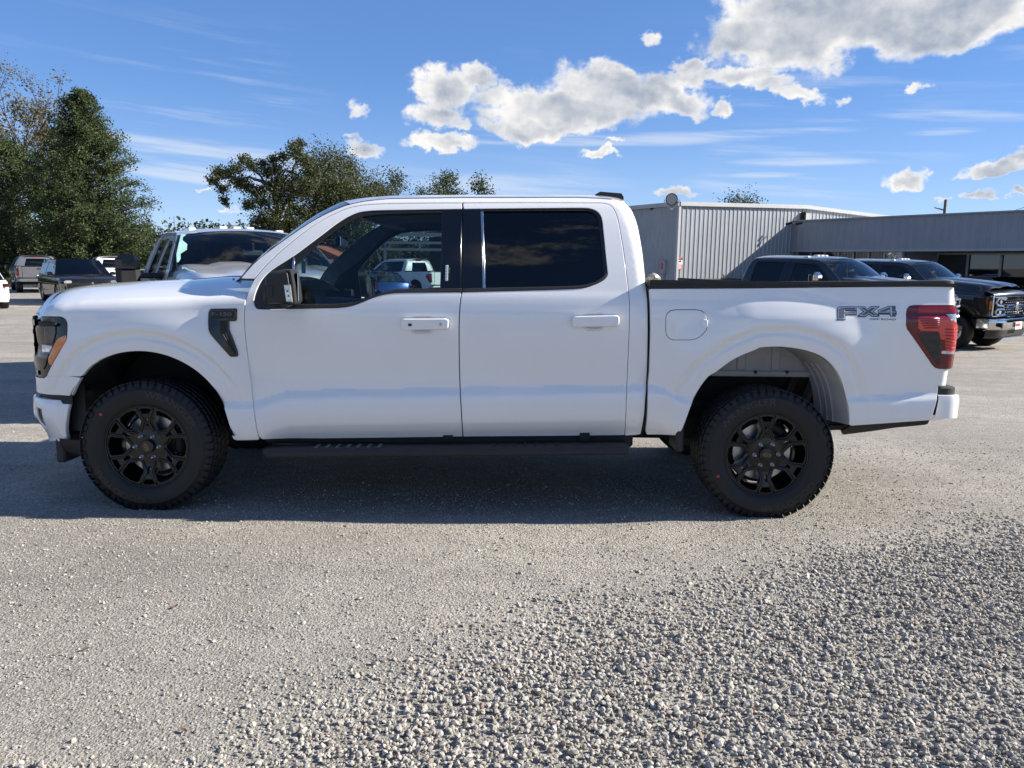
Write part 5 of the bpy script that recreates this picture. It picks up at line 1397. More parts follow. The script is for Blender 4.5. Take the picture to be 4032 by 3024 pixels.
def clone_pickup(name, label, mats, skip, group=None, rim='chrome', style='holes', holes=8, rad=.40):
    r = thing(name, label, 'pickup truck', group=group)
    for ch in list(truck.children):
        if ch.name.split('.')[0] in skip: continue
        dup(ch, r, mats, skip)
    hx, hr = HF[0] + .2, HR[0] + .2
    wheels_for(r, hx, hr, W / 2 - .02, rim, rad, style, holes)
    Off.o = np.zeros(3)
    mb = MB(); mb.box((-.3, 0, .58), (4.6, 1.5, .22)); mb.build('underbody', 'chassis', r)
    for x, l_ in ((hx, arch_f), (hr, arch_r)):
        l2 = [(p[0] + .2, p[1]) for p in l_]
        for sg in (-1, 1):
            mb = MB(); mb.grid([[(u, sg * (W / 2 - .04), v) for u, v in l2], [(u, sg * .45, v) for u, v in l2]]); mb.prism(l2, lambda u, v: (u, sg * .45, v), lambda u, v: (u, sg * .44, v)); mb.build('wheel_housing', 'chassis', r)
    return r

def heavy_front(r, paint, chrome_mirror=True):
    """Tall chrome nose, tow mirrors, roof marker lamps and antenna of the heavy-duty pickups (root frame, nose towards -x)."""
    Off.o = np.zeros(3)
    zt_, zb_ = zhl + .02, z_b0 - .03
    # tall hood standing on the fender shoulders
    nr = len(hood_rows); hr2 = []
    for i, row in enumerate(hood_rows):
        s_ = i / (nr - 1); lift = .135 + .05 * s_; n2 = len(row) // 2
        o_ = []
        for j, (x, y, z) in enumerate(row):
            q = 1 - abs(j - n2) / n2
            dome = .03 * sstep(q, .42, .55) - .02 * sstep(q, .8, .95)
            o_.append((x + .2 + .03, (y - W / 2) * (1 - .015 * sstep(q, 0, .1)), z + lift * sstep(q, 0, .12) - .5 * (z - row[0][2]) * sstep(q, .1, .5) + dome))
        hr2.append(o_)
    mb = MB(); mb.grid(hr2[3:]); mb.build('hood', paint, r, R(50))
    rows = []
    f0 = [(x + .2, y - W / 2, z) for x, y, z in hood_rows[0]]
    cv = [(x + .2, y - W / 2) for x, y in plan_nose(XN)]
    xn = min(c[0] for c in cv)
    def face(y): return xn + .03 + .10 * (abs(y) / .95) ** 3
    ys = np.linspace(-.93, .93, 17)
    mb = MB(); mb.grid([[(face(y) + .20, y, zt_ + .17 - .05 * abs(y)) for y in ys], [(face(y) + .05, y, zt_ + .13 - .05 * abs(y)) for y in ys], [(face(y) - .01, y, zt_ + .05) for y in ys], [(face(y), y, zt_) for y in ys]]); mb.build('nose_panel', paint, r, True)
    mb = MB(); mb.grid([[(face(y) + .05, y, zt_) for y in ys], [(face(y) + .05, y, zb_) for y in ys]]); mb.build('nose_backing', 'plastic_dark', r, True)
    for sg in (-1, 1):                   # lamp side fillers joining the flank to the face
        mb = MB(); mb.grid([[(XN + .2 + .02, sg * (W / 2 - .045), zt_ + .02), (XN + .2 - .22, sg * (W / 2 - .085), zt_ + .02), (face(.93) + .01, sg * .90, zt_ + .03)], [(XN + .2 + .02, sg * (W / 2 - .045), zb_ - .02), (XN + .2 - .22, sg * (W / 2 - .085), zb_ - .02), (face(.93) + .01, sg * .90, zb_ - .02)]]); mb.build('lamp_side', paint, r, True)
    gr = MB(); gr.grid([[(face(y) + .03, y, zt_ - .04) for y in ys[4:13]], [(face(y) + .03, y, zb_ + .02) for y in ys[4:13]]]); grl = gr.build('grille', 'gloss_black', r)
    for k in range(6):
        zz = zb_ + .05 + (zt_ - zb_ - .10) * (k + .5) / 6
        mb = MB()
        for j in range(10):
            y = -.45 + .1 * j + (.05 if k % 2 else 0)
            mb.tube([(face(y) + .012, y - .03, zz), (face(y) + .004, y, zz + .02), (face(y) + .012, y + .03, zz)], .007, 4)
        mb.build('mesh', 'steel', grl)
    for zz in (zt_ - .03, zb_ + .02, (zt_ + zb_) / 2 + .0):
        mb = MB(); yy = ys if zz != (zt_ + zb_) / 2 else ys
        if abs(zz - (zt_ + zb_) / 2) < .001: mb.box((face(0) - .01, 0, zz), (.03, .9, .06), bev=.012)
        else: mb.grid([[(face(y) + .02, y, zz + .035) for y in ys], [(face(y) - .015, y, zz + .028) for y in ys], [(face(y) - .015, y, zz - .028) for y in ys], [(face(y) + .02, y, zz - .035) for y in ys]])
        mb.build('chrome_bar', 'chrome', grl)
    mb = MB(); mb.lathe([(.085, .0), (.085, -.02), (.07, -.028), (.001, -.03)], (face(0) - .025, 0, (zt_ + zb_) / 2), 20, axis='x'); mb.build('emblem', 'steel', grl, R(30))
    for sg in (-1, 1):
        hx = lambda y: face(y) - .004
        mb = MB(); mb.box((face(.72) - .0, sg * .72, (zt_ + zb_) / 2), (.05, .40, zt_ - zb_ - .02), bev=.015); hl = mb.build('headlamp', 'smoke_lens', r, R(30))
        mb = MB(); zc_ = (zt_ + zb_) / 2; hh = (zt_ - zb_) / 2 - .03; xf = face(.72) - .035
        P_ = [(xf, sg * .50, zc_ + hh), (xf, sg * .90, zc_ + hh), (xf + .03, sg * .92, zc_ + hh * .5), (xf, sg * .90, zc_ + hh * .22), (xf, sg * .62, zc_ + .02), (xf, sg * .60, zc_ - .05), (xf, sg * .90, zc_ - hh * .3), (xf + .03, sg * .92, zc_ - hh * .6), (xf, sg * .90, zc_ - hh), (xf, sg * .50, zc_ - hh)]
        mb.tube(P_, .022, 6); mb.build('lamp_frame', 'chrome', hl)
        mb = MB(); mb.box((face(.93) + .02, sg * .945, zc_ + .02), (.10, .05, zt_ - zb_ + .02), bev=.02); mb.build('lamp_bezel', 'chrome', hl)
        mb = MB(); mb.box((face(.93) + .03, sg * .962, zc_ + .03), (.05, .03, (zt_ - zb_) * .45), bev=.01); mb.build('side_marker', 'amber', hl)
        for dz in (.11, -.11):
            mb = MB(); mb.lathe([(.055, .01), (.05, -.02), (.001, -.03)], (xf + .025, sg * .72, zc_ + dz), 14, axis='x'); mb.build('projector', 'clear_lens', hl)
    zz0, zz1 = zb_ - .04, zb_ - .30
    def bx(y): return xn - .04 + .18 * max(0, (abs(y) - .55) / .46) ** 2
    yb = np.linspace(-1.02, 1.02, 25)
    mb = MB(); mb.grid([[(bx(y) + .10, y, zz0 - .0) for y in yb], [(bx(y) + .0, y, zz0 - .012) for y in yb], [(bx(y) - .02, y, zz0 - .05) for y in yb], [(bx(y) - .015, y, zz0 - .10) for y in yb], [(bx(y) - .015, y, zz1 + .08) for y in yb], [(bx(y) + .02, y, zz1 + .03) for y in yb], [(bx(y) + .09, y, zz1) for y in yb]])
    fb = mb.build('front_bumper', 'chrome', r, R(50))
    for sg in (-1, 1):
        mb = MB(); mb.grid([[(bx(1.02) - .02 + .24 * k / 6, sg * 1.02, z) for k in range(7)] for z in (zz0 - .02, zz1 + .05)]); mb.build('bumper_end', 'chrome', fb)
        mb = MB(); mb.box((bx(.72) - .012, sg * .72, (zz0 + zz1) / 2 - .02), (.03, .30, .11), [[math.cos(sg * .25), -math.sin(sg * .25), 0], [math.sin(sg * .25), math.cos(sg * .25), 0], [0, 0, 1]], bev=.012); mb.build('fog_pocket', 'gloss_black', fb)
    mb = MB(); mb.box((bx(0) - .012, 0, (zz0 + zz1) / 2), (.02, .5, .10), bev=.01); mb.build('bumper_slot', 'plastic_dark', fb)
    mb = MB(); mb.grid([[(bx(y) + .04, y * .97, zz1 + .01) for y in yb], [(bx(y) + .06, y * .95, zz1 - .13) for y in yb], [(bx(y) + .12, y * .9, zz1 - .17) for y in yb]]); mb.build('air_dam', 'plastic_grey', r, R(40))
    mb = MB(); mb.tube([(bx(y) + .03, y, zz1 - .155) for y in yb[5:20]], .012, 6); mb.build('lower_strip', 'chrome', r)
    mb = MB(); mb.box((bx(0) - .035, 0, (zz0 + zz1) / 2 - .04), (.012, .36, .16), bev=.006); pl = mb.build('license_plate', 'white_plate', r)
    mb = MB(); mb.box((bx(0) - .043, .05, (zz0 + zz1) / 2 - .02), (.004, .22, .06)); mb.build('print', 'red_print', pl)
    for sg in (-1, 1):                   # tow mirrors
        mb = MB(); xm, ym, zm = -1.02, sg * 1.30, 1.42
        mb.box((xm, ym, zm), (.16, .24, .40), bev=.05); dm = mb.build('tow_mirror', 'plastic_dark', r, R(30))
        if chrome_mirror: mb = MB(); mb.box((xm - .035, ym, zm + .10), (.14, .25, .22), bev=.06); mb.build('cap', 'chrome', dm, R(30))
        else: mb = MB(); mb.box((xm - .03, ym, zm + .10), (.14, .245, .21), bev=.06); mb.build('cap', 'gloss_black', dm, R(30))
        mb = MB(); mb.box((xm - .03, sg * 1.425, zm - .12), (.07, .03, .07), bev=.01); mb.build('marker', 'clear_lens', dm)
        mb = MB(); mb.box((xm - .0, sg * 1.06, zm - .02), (.07, .34, .06), bev=.015); mb.box((xm, sg * 1.06, zm - .14), (.07, .34, .05), bev=.015); mb.build('arm', 'plastic_dark', dm)
        mb = MB(); mb.box((xm + .082, ym, zm), (.004, .20, .34)); mb.build('mirror_glass', 'mirror_glass', dm)
    tr = [(x + .2, y - W / 2, z) for x, y, z in roof_rows[4]]
    for k, y in enumerate((-.52, -.16, 0, .16, .52)):
        i = int(np.argmin([abs(p[1] - y) for p in tr])); p = tr[i]
        mb = MB(); mb.prism([(-.06, 0), (-.035, .028), (.03, .032), (.075, 0)], lambda u, v: (p[0] + u, y - .04, p[2] - .006 + v), lambda u, v: (p[0] + u, y + .04, p[2] - .006 + v)); mb.build('marker_lamp', 'marker_lens', r, R(30))
    mb = MB(); mb.tube([(-1.45, .86, 1.12), (-1.42, .86, 2.02)], [.006, .002], 6); mb.lathe([(.018, 0), (.012, .04), (.001, .05)], (-1.45, .86, 1.10), 10, axis='z'); mb.build('antenna', 'wire', r)
    mb = MB(); mb.box((.0, 0, 0), (.004, .22, .05))
    return r

# two black heavy-duty pickups in front of the shop
BLK = {'white_paint': 'black_paint', 'shield_glass': 'cab_glass'}; SLV = {'white_paint': 'silver_paint', 'trim_black': 'silver_paint', 'shield_glass': 'smoked_shield'}; GRY = {'white_paint': 'grey_paint'}
GP = 'black pickups parked in front of the metal building'
sdb = clone_pickup('heavy_pickup', 'black heavy-duty pickup whose chrome grille shows past the white truck tail', BLK, SD_SKIP, GP, 'lug_steel', 'holes', 8, .40)
heavy_front(sdb, 'black_paint')
place(sdb, (HF[0] + .2, W / 2 - .15, 0), 3744, 1377, scale=(1.06, 1.03, 1.07), rot=R(127))
sda = dup(sdb); sda['label'] = 'black heavy-duty pickup seen over the white truck bed, cab left of the other black truck'
_sh = 3.75
sda.location = (sdb.location.x - math.sin(R(53)) * _sh * 1.0, sdb.location.y - math.cos(R(53)) * _sh, float(gz(sdb.location.y - math.cos(R(53)) * _sh)))
# silver heavy-duty pickup facing the viewer
sds = clone_pickup('heavy_pickup', 'silver heavy-duty pickup facing forward behind the white truck hood', SLV, SD_SKIP, None, 'chrome', 'holes', 8, .40)
heavy_front(sds, 'silver_paint', False)
Off.o = np.zeros(3)
pt = we[-1]; ye_ = float(S_cab(np.array([pt[0]]), np.array([pt[1]]))[0])
place(sds, (pt[0] + .2, W / 2 - ye_, pt[1]), 697, 926, scale=(1.05, 1.03, 1.045), rot=R(121))
def shield_pt(t, q, fwd=.012):           # a point just in front of the silver truck's windscreen: t up, q across from its right pillar
    i = t * (len(we) - 1); i0 = min(int(i), len(we) - 2); f = i - i0
    xe, ze = [(1 - f) * we[i0][k] + f * we[i0 + 1][k] for k in (0, 1)]
    y0 = float(S_cab(np.array([xe]), np.array([ze]))[0]) + .004
    return (xe + .2 - (.20 - .03 * t) * (1 - (1 - q) ** 2) - fwd * .6, W / 2 - (y0 + (W / 2 - y0) * q), ze + .045 * t * (1 - (1 - q) ** 2) + fwd * .8)
mb = MB(); mb.grid([[shield_pt(t, a), shield_pt(t, b)] for t, a, b in ((.95, .05, .09), (.85, .045, .12), (.76, .045, .08), (.66, .045, .085), (.56, .045, .15), (.44, .045, .155), (.36, .045, .09), (.26, .05, .10), (.2, .06, .08))]); mb.build('pillar_sticker', 'mint_sticker', sds, True)
mb = MB(); mb.v = [shield_pt(.93 + .028 * math.sin(a), .22 + .055 * math.cos(a), .018) for a in np.linspace(0, 2 * math.pi, 17)[:-1]]; mb.f = [tuple(range(16))]; mb.build('windshield_sticker', 'white_plate', sds)

# pickups further off
def gm_style(r, paint, plate):
    Off.o = np.zeros(3)
    mb = MB(); mb.box((xt + .2 + .035, 0, .86), (.012, .34, .17), bev=.004); pl = mb.build('license_plate', 'white_plate', r)
    mb = MB(); mb.box((xt + .2 + .043, 0, .87), (.004, .22, .06)); mb.build('print', 'red_print', pl)
    mb = MB(); mb.box((float(xcab(1.85)) + .2 + .0, 0, 1.865), (.05, .36, .045), bev=.01); mb.build('third_brake_lamp', 'red_lens', r)
    mb = MB(); mb.box((xt + .2 - .12, 0, .66), (.20, 1.5, .14), bev=.04); mb.build('hitch_beam', 'chassis', r)
    return r
FAR = SKIP | {'grille', 'fog_lamp', 'amber_marker', 'brow', 'projector', 'lens', 'running_lamp', 'lower_lens', 'surround', 'folding_cover', 'folding_grip', 'reflector', 'bezel', 'camera', 'arm', 'console', 'steering_wheel', 'dashboard', 'rear_view_mirror', 'finger_pull', 'bright_edge'}
psil = clone_pickup('parked_pickup', 'grey-silver pickup with its tailgate towards the viewer at the far left', GRY, FAR, 'pickups parked by the trees', 'steel', 'spoke', 6, .40)
gm_style(psil, 'grey_paint', True)
place(psil, (HR[0] + .2, -W / 2 + .15, 0), 78, 1152, scale=(1.04, 1.08, 1.0), rot=R(-54))
pwh = clone_pickup('parked_pickup', 'white pickup with a red third brake lamp behind the dark SUV', {}, FAR, 'pickups parked by the trees', 'steel', 'spoke', 6, .40)
gm_style(pwh, 'white_paint', False)
place(pwh, (xt + .2, 0, 1.385), 462, 1053, scale=(1.0, 1.0, 1.0), rot=R(-56))
pwn = dup(pwh); pwn['label'] = 'white crew cab pickup seen through the white truck driver window'
place(pwn, (xt + .2, -W / 2 + .06, 1.30), 1698, 1078, scale=(1.0, 1.0, 1.03), rot=R(-40))

# ---- cars built from their own side profile
def auto(name, label, cat, paint, L, H, Wd, belt, hood_z, wf, wr_, rad, gh, deck_z=None, front_lamp=True, group=None, rim='steel', glass='privacy_glass'):
    """Nose towards -x. gh: (x windscreen base, x roof front, x roof rear, x rear glass base)."""
    r = thing(name, label, cat, group=group)
    Off.o = np.zeros(3)
    hw = Wd / 2; x0, x1 = -L / 2, L / 2
    dz = deck_z or belt
    def S_(x, z):
        x = np.asarray(x, float); z = np.asarray(z, float)
        y = -hw + .05 * np.clip((.55 - z) / .35, 0, 1) ** 2 + .05 * np.clip((z - .75) / .3, 0, 1) ** 2 + .36 * np.maximum(0, z - belt)
        return y + wrap(x0 + .50 - x, .46, .93) + wrap(x - x1 + .42, .40, .93)
    def arch(xc): return [(xc + (rad + .055) * math.cos(a), rad + (rad + .055) * math.sin(a)) for a in np.linspace(math.pi * 1.06, -math.pi * .06, 15)]
    xl, xr = x0 + .07, x1 - .05
    low = [(xl + .06, .24)] + arch(wf) + arch(wr_) + [(xr - .05, .28), (xr, .5), (xr, dz - .04), (xr - .06, dz + .005)]
    top = [(gh[3] + .05, dz + .02 if deck_z else belt + .02), (gh[3] - .1, belt + .015), (gh[0] + .2, belt), (gh[0] - .05, hood_z + .045), (x0 + .55, hood_z - .01), (xl + .07, hood_z - .10), (xl, hood_z - .22), (xl - .01, .5)]
    loop = low + top
    zl = hood_z - .28
    for o in panel('body_side', [loop], S_, paint, r, 0.0, step=.05, flange=.03, rnd=.006): pass
    for sg in (-1, 1):
        for xc in (wf, wr_):
            mb = MB(); a = arch(xc); mb.grid([[(u, sg * (hw - .03), v) for u, v in a], [(u, sg * .5, v) for u, v in a]]); mb.prism(a, lambda u, v: (u, sg * .5, v), lambda u, v: (u, sg * .49, v)); mb.build('wheel_housing', 'chassis', r)
    mb = MB(); mb.box((0, 0, .36), (L - 1.0, Wd - .3, .22)); mb.build('underbody', 'chassis', r)
    # window band and roof
    gx = [gh[0] + .12, gh[1] + .06, gh[2] - .02, gh[3] - .10]
    win = [(gx[0], belt + .03), (gx[1], H - .11), (gx[2], H - .12), (gx[3], belt + .03)]
    win = resample(win, .12)
    for o in panel('side_window', [win], S_, glass, r, 0.0, step=.08, off=.006, flange=.01): pass
    fr_out = [(gh[0] - .06, belt - .02), (gh[1], H - .055), (gh[2], H - .06), (gh[3] + .04, belt - .02)]
    panel('window_frame', [resample(fr_out, .12), inset_loop(win, .008)], S_, paint, r, 0.0, step=.08, flange=.02)
    for xp in ((gx[1] + gx[2]) / 2 + .02,):
        panel('pillar', [[(xp - .05, belt + .02), (xp - .05, H - .10), (xp + .05, H - .10), (xp + .05, belt + .02)]], S_, 'gloss_black', r, 0.0, step=.1, off=-.002, flange=.01)
    def row(x, z, bow, k=9, ins=0.0):
        y0 = float(S_(np.array([x]), np.array([z]))[0]) + ins
        return [(x + bow * (1 - (2 * q - 1) ** 2), y0 * (1 - 2 * q), z + .05 * (1 - (2 * q - 1) ** 2) * (1 if z > belt + .2 else .6)) for q in np.linspace(0, 1, k)]
    sm = lambda a, b, n: [a + (b - a) * i / n for i in range(n + 1)]
    rows = [row(x, H - .055 - .015 * abs((x - (gh[1] + gh[2]) / 2) / (gh[2] - gh[1])) ** 2 * 4, -.05 if x < gh[1] + .2 else 0) for x in sm(gh[1], gh[2], 8)]
    mb = MB(); mb.grid(rows); mb.build('roof', paint, r, True)
    ws = [row(gh[0] - .06 + (gh[1] - gh[0] + .06) * t, belt - .02 + (H - .055 - belt + .02) * t, -.16 * (1 - t) - .05 * t, ins=.03) for t in sm(0, 1, 5)]
    mb = MB(); mb.grid(ws); mb.build('windshield', glass, r, True)
    bw = [row(gh[3] + .04 + (gh[2] - gh[3] - .04) * t, belt - .02 + (H - .06 - belt + .02) * t, .10 * (1 - t), ins=.03) for t in sm(0, 1, 5)]
    mb = MB(); mb.grid(bw); mb.build('rear_glass', glass, r, True)
    hr_ = [row(x, float(np.interp(x, [xl + .07, x0 + .55, gh[0] - .05], [hood_z - .10, hood_z - .01, hood_z + .045])), -.14 * (1 - s) - .12 * s, ins=-.0) for s, x in [(i / 8, xl + .07 + (gh[0] - .05 - xl - .07) * i / 8) for i in range(9)]]
    mb = MB(); mb.grid(hr_); mb.build('hood', paint, r, True)
    if deck_z:
        dk = [row(gh[3] + .03 + (xr - .06 - gh[3] - .03) * i / 5, belt + (dz + .005 - belt) * i / 5, .10 * i / 5) for i in range(6)]
        mb = MB(); mb.grid(dk); mb.build('trunk_lid', paint, r, True)
    # nose and tail skins
    def end(z, x, bow): return row(x, z, bow)
    nz = [end(hood_z - .10, xl + .07, -.14), end(hood_z - .16, xl + .02, -.14), end(hood_z - .24, xl, -.14), end(.50, xl - .01, -.14), end(.32, xl + .01, -.13), end(.24, xl + .06, -.10)]
    mb = MB(); mb.grid(nz); mb.build('front_bumper', paint, r, True)
    tz = [end(dz, xr - .06, .10), end(dz - .05, xr, .10), end(.62, xr, .10), end(.5, xr, .12), end(.28, xr - .05, .10)]
    mb = MB(); mb.grid(tz); mb.build('rear_bumper', paint, r, True)
    xn_ = xl - .15
    mb = MB(); mb.box((xn_ + .02, 0, hood_z - .30), (.06, Wd * .50, .17), bev=.02); g_ = mb.build('grille', 'gloss_black', r)
    for k in range(3): mb = MB(); mb.box((xn_ - .012, 0, hood_z - .35 + .05 * k), (.012, Wd * .46, .014)); mb.build('bar', 'plastic_grey', g_)
    mb = MB(); mb.lathe([(.045, 0), (.04, -.014), (.001, -.016)], (xn_ - .012, 0, hood_z - .24), 16, axis='x'); mb.build('emblem', 'steel', g_)
    mb = MB(); mb.box((xn_ + .03, 0, .36), (.06, Wd * .6, .12), bev=.02); mb.build('lower_intake', 'plastic_dark', r)
    for sg in (-1, 1):
        mb = MB(); cs, sn = math.cos(sg * .45), math.sin(sg * .45)
        mb.box((xl + .0, sg * (hw - .30), hood_z - .20), (.08, .40, .12), [[cs, -sn, 0], [sn, cs, 0], [0, 0, 1]], bev=.03); mb.build('headlamp', 'clear_lens', r, R(30))
        mb = MB(); cs, sn = math.cos(-sg * .5), math.sin(-sg * .5)
        mb.box((xr - .06, sg * (hw - .19), dz - .17), (.10, .36, .13), [[cs, -sn, 0], [sn, cs, 0], [0, 0, 1]], bev=.03); mb.build('tail_lamp', 'red_dark', r, R(30))
        mb = MB(); mb.box((gh[0] + .25, sg * (hw + .06), belt + .08), (.10, .20, .13), bev=.04); mb.box((gh[0] + .22, sg * (hw - .05), belt + .03), (.06, .12, .05)); mb.build('door_mirror', 'gloss_black', r, R(30))
        for xd in ((gx[1] + gx[2]) / 2 - .15, (gx[1] + gx[2]) / 2 + .75):
            mb = MB(); mb.box((xd, sg * (hw - .005), belt - .14), (.18, .03, .03), bev=.01); mb.build('door_handle', paint, r)
    mb = MB(); mb.box((xn_ - .0, 0, .45), (.012, .34, .12)); mb.build('license_plate', 'white_plate', r)
    mb = MB(); mb.prism([(gh[0] - .1, belt - .1), (gh[0] + .5, belt + .02), (gh[0] + .55, belt - .3), (gh[0] - .1, belt - .3)], lambda u, v: (u, -hw + .2, v), lambda u, v: (u, hw - .2, v)); mb.build('dashboard', 'interior', r)
    for yy in (-.38, .38):
        mb = MB(); mb.box(((gh[0] + gh[2]) / 2 - .1, yy, belt - .02), (.16, .46, .6), bev=.05); mb.box(((gh[0] + gh[2]) / 2 - .05, yy, belt + .38), (.09, .26, .17), bev=.04); mb.build('front_seat', 'interior', r)
    wheels_for(r, wf, wr_, hw - .01, rim, rad, 'spoke', 5)
    return r

suv = auto('parked_suv', 'dark brown-black SUV facing forward at the far left', 'SUV', 'darkbrown_paint', 5.0, 1.78, 2.0, 1.12, 1.10, -1.55, 1.45, .37, (-1.15, -.35, 2.0, 2.42))
Off.o = np.zeros(3)
mb = MB(); mb.box((-.98, .35, 1.225), (.08, .5, .004)); mb.build('dash_paper', 'mint_sticker', suv)
place(suv, (-1.55, 1.0 - .12, 0), 240, 1200, scale=(1.1, 1.1, 1.03), rot=R(130))
cw = auto('parked_car', 'white sedan cut off by the left edge of the picture', 'car', 'white_paint', 5.0, 1.48, 1.9, .98, .94, -1.6, 1.45, .35, (-.95, -.15, 1.0, 1.75), deck_z=1.04)
place(cw, (1.45, .83, 0), 20, 1214, rot=R(-52))
cb = auto('parked_car', 'blue sedan glimpsed through the white truck windows', 'car', 'blue_paint', 4.8, 1.46, 1.85, .97, .93, -1.45, 1.4, .34, (-.9, -.1, 1.0, 1.7), deck_z=1.0, glass='cab_glass')
place(cb, (2.35, -.75, .85), 1484, 1128, rot=R(-60))
ck = auto('parked_suv', 'low black SUV at the right edge of the picture', 'SUV', 'black_paint', 4.7, 1.56, 1.86, 1.0, .98, -1.4, 1.35, .35, (-1.0, -.25, 1.6, 2.1))
place(ck, (-.2, -.75, 1.5), 3992, 1094, rot=R(110))
cd = dup(suv, mats={'darkbrown_paint': 'black_paint'}); cd['label'] = 'black SUV glimpsed through the white truck driver window beside the white pickup'
place(cd, (0, 0, 1.78), 1432, 1040, rot=R(130))
# ------------------------------------------------------------------ the metal building
def depth_pt(px, dep, z):               # plan point at a photograph column and a distance along the lot
    d = rays(px, 1050); return np.array([_C[0] + d[0] / d[1] * dep, _C[1] + dep, z])
UA = R(32.4); U2 = np.array([math.cos(UA), math.sin(UA)]); V2_ = np.array([-math.sin(UA), math.cos(UA)])
GZ = -.40
C0 = depth_pt(2663, 39.0, 0)[:2]
def bp(u, v, z): p = C0 + U2 * u + V2_ * v; return (float(p[0]), float(p[1]), float(z))
bld = thing('metal_building', 'light grey corrugated metal shed with a low showroom wing on its right', 'building', bp(0, 0, GZ))
Off.o = np.array(bp(0, 0, GZ))
EZ = 4.47                               # eaves of the tall block
def siding(name, p0, p1, z0, z1, out, pitch=.305, mat='siding', rise=None, depth=.032, skip=None):
    """Ribbed sheet between two plan points; each sheet of three ribs is its own part."""
    p0, p1, out = np.array(p0), np.array(p1), np.array(out)
    L = np.hypot(*(p1 - p0)); n = int(round(L / pitch)); d = (p1 - p0) / L; st = L / n
    per = 3
    for k in range(0, n, per):
        mb = MB(); prof = []
        for j in range(per):
            if k + j >= n: break
            s = (k + j) * st
            prof += [(s - (.004 if j == 0 else -.002), .0015 if j == 0 else 0), (s + st * .36, 0), (s + st * .40, .006), (s + st * .46, .006), (s + st * .50, 0), (s + st * .66, 0), (s + st * .76, depth), (s + st * .90, depth), (s + st - .002, .0)]
        rows = []
        for zz in (0, 1):
            rows.append([(p0[0] + d[0] * s + out[0] * h, p0[1] + d[1] * s + out[1] * h, z0 if zz == 0 else z1 + (rise(s) if rise else 0)) for s, h in prof])
        mb.grid(rows); mb.build(name, mat, bld, False)
LR = 17.5
ridge = lambda s: .30 * (1 - abs(s - LR * .55) / (LR * .55)) if s < LR * 1.1 else 0
out_r = -V2_; out_l = -U2
siding('siding_sheet', C0, C0 + U2 * LR, GZ, EZ - .06, out_r, rise=ridge)
siding('siding_sheet', C0 + V2_ * 17, C0, GZ, EZ - .30 * .0 - .06, out_l)
def beam(name, pts, w, h, mat, parent=bld):
    mb = MB()
    for a, b in zip(pts[:-1], pts[1:]):
        a, b = np.array(a), np.array(b); d = b - a; L = np.linalg.norm(d); t = d / L; s = np.cross(t, (0, 0, 1.0)); s /= np.linalg.norm(s); u = np.cross(s, t)
        mb.box(tuple((a + b) / 2), (L, w, h), np.stack([t, s, u], 1))
    return mb.build(name, mat, parent)
beam('eave_trim', [bp(-.03, -.08, EZ - .02), bp(LR * .55, -.08, EZ + .28), bp(LR * 1.1, -.08, EZ - .02)], .16, .20, 'siding_trim')
beam('eave_trim', [bp(-.09, -.12, EZ - .02), bp(-.09, 17, EZ - .12)], .16, .20, 'siding_trim')
beam('corner_trim', [bp(-.03, -.05, GZ), bp(-.03, -.051, EZ - .12)], .14, .14, 'siding_trim')
for px in (2560, 2648): 
    pass
mb = MB(); mb.grid([[bp(-.1, v, EZ - .01 * v / 17 + .07), bp(LR * .55, v, EZ + .38), bp(LR * 1.1, v, EZ + .07)] for v in (-.15, 17)]); mb.build('roof', 'roof_metal', bld, False)
mb = MB(); mb.grid([[bp(.05, .05, z), bp(LR, .05, z)] for z in (GZ, EZ)]); mb.grid([[bp(.05, .05, z), bp(.05, 17, z)] for z in (GZ, EZ)]); mb.build('wall', 'dark_siding', bld, False)
# low wing: fascia, soffit, clerestory, recessed shop front
JU = 8.75
FT, FB = 3.92, 2.27
LF = 34.0
siding('fascia_sheet', C0 + U2 * JU, C0 + U2 * JU - V2_ * LF, FB + .09, FT, out_l, pitch=.42, depth=.03, mat='siding_blue')
beam('fascia_cap', [bp(JU - .05, -.02, FT + .03), bp(JU - .05, -LF, FT + .03)], .12, .07, 'siding_blue')
beam('fascia_drip', [bp(JU - .06, -.02, FB + .04), bp(JU - .06, -LF, FB + .04)], .12, .12, 'siding')
mb = MB(); mb.grid([[bp(JU, 0, FT - .05), bp(JU + 16, 0, FT - .05)], [bp(JU, -LF, FT - .05), bp(JU + 16, -LF, FT - .05)]]); mb.build('wing_roof', 'roof_metal', bld, False)
mb = MB(); mb.grid([[bp(JU + .06, 0, FB + .02), bp(JU + 3.5, 0, FB + .02)], [bp(JU + .06, -LF, FB + .02), bp(JU + 3.5, -LF, FB + .02)]]); mb.build('soffit', 'concrete', bld, False)
VC = -6.35                              # where the recess starts
mb = MB(); mb.grid([[bp(JU + .35, -.2, z), bp(JU + .35, VC, z)] for z in (GZ, 1.35)]); mb.build('wall', 'siding', bld, False)
for i in range(7):
    v0, v1 = -.2 + (VC + .3) * i / 7, -.2 + (VC + .3) * (i + 1) / 7
    mb = MB(); mb.grid([[bp(JU + .30, v0 - .03, z), bp(JU + .30, v1 + .03, z)] for z in (1.36, FB)]); mb.build('window_pane', 'store_glass', bld, False)
    beam('mullion', [bp(JU + .26, v0, 1.34), bp(JU + .26, v0 - .001, FB)], .06, .08, 'siding_trim')
beam('sill', [bp(JU + .25, -.2, 1.33), bp(JU + .25, VC, 1.33)], .10, .06, 'siding_trim')
def post(v, u=JU + .12, w=.24): 
    mb = MB(); p = bp(u, v, (GZ + FB) / 2); c, s = math.cos(UA), math.sin(UA); mb.box(p, (w, w, FB - GZ), [[c, -s, 0], [s, c, 0], [0, 0, 1]], bev=.01); return mb.build('post', 'siding_trim', bld)
post(VC); post(VC - 9); post(VC - 18)
RU = JU + 3.2
nb = 12; W0 = VC - .1
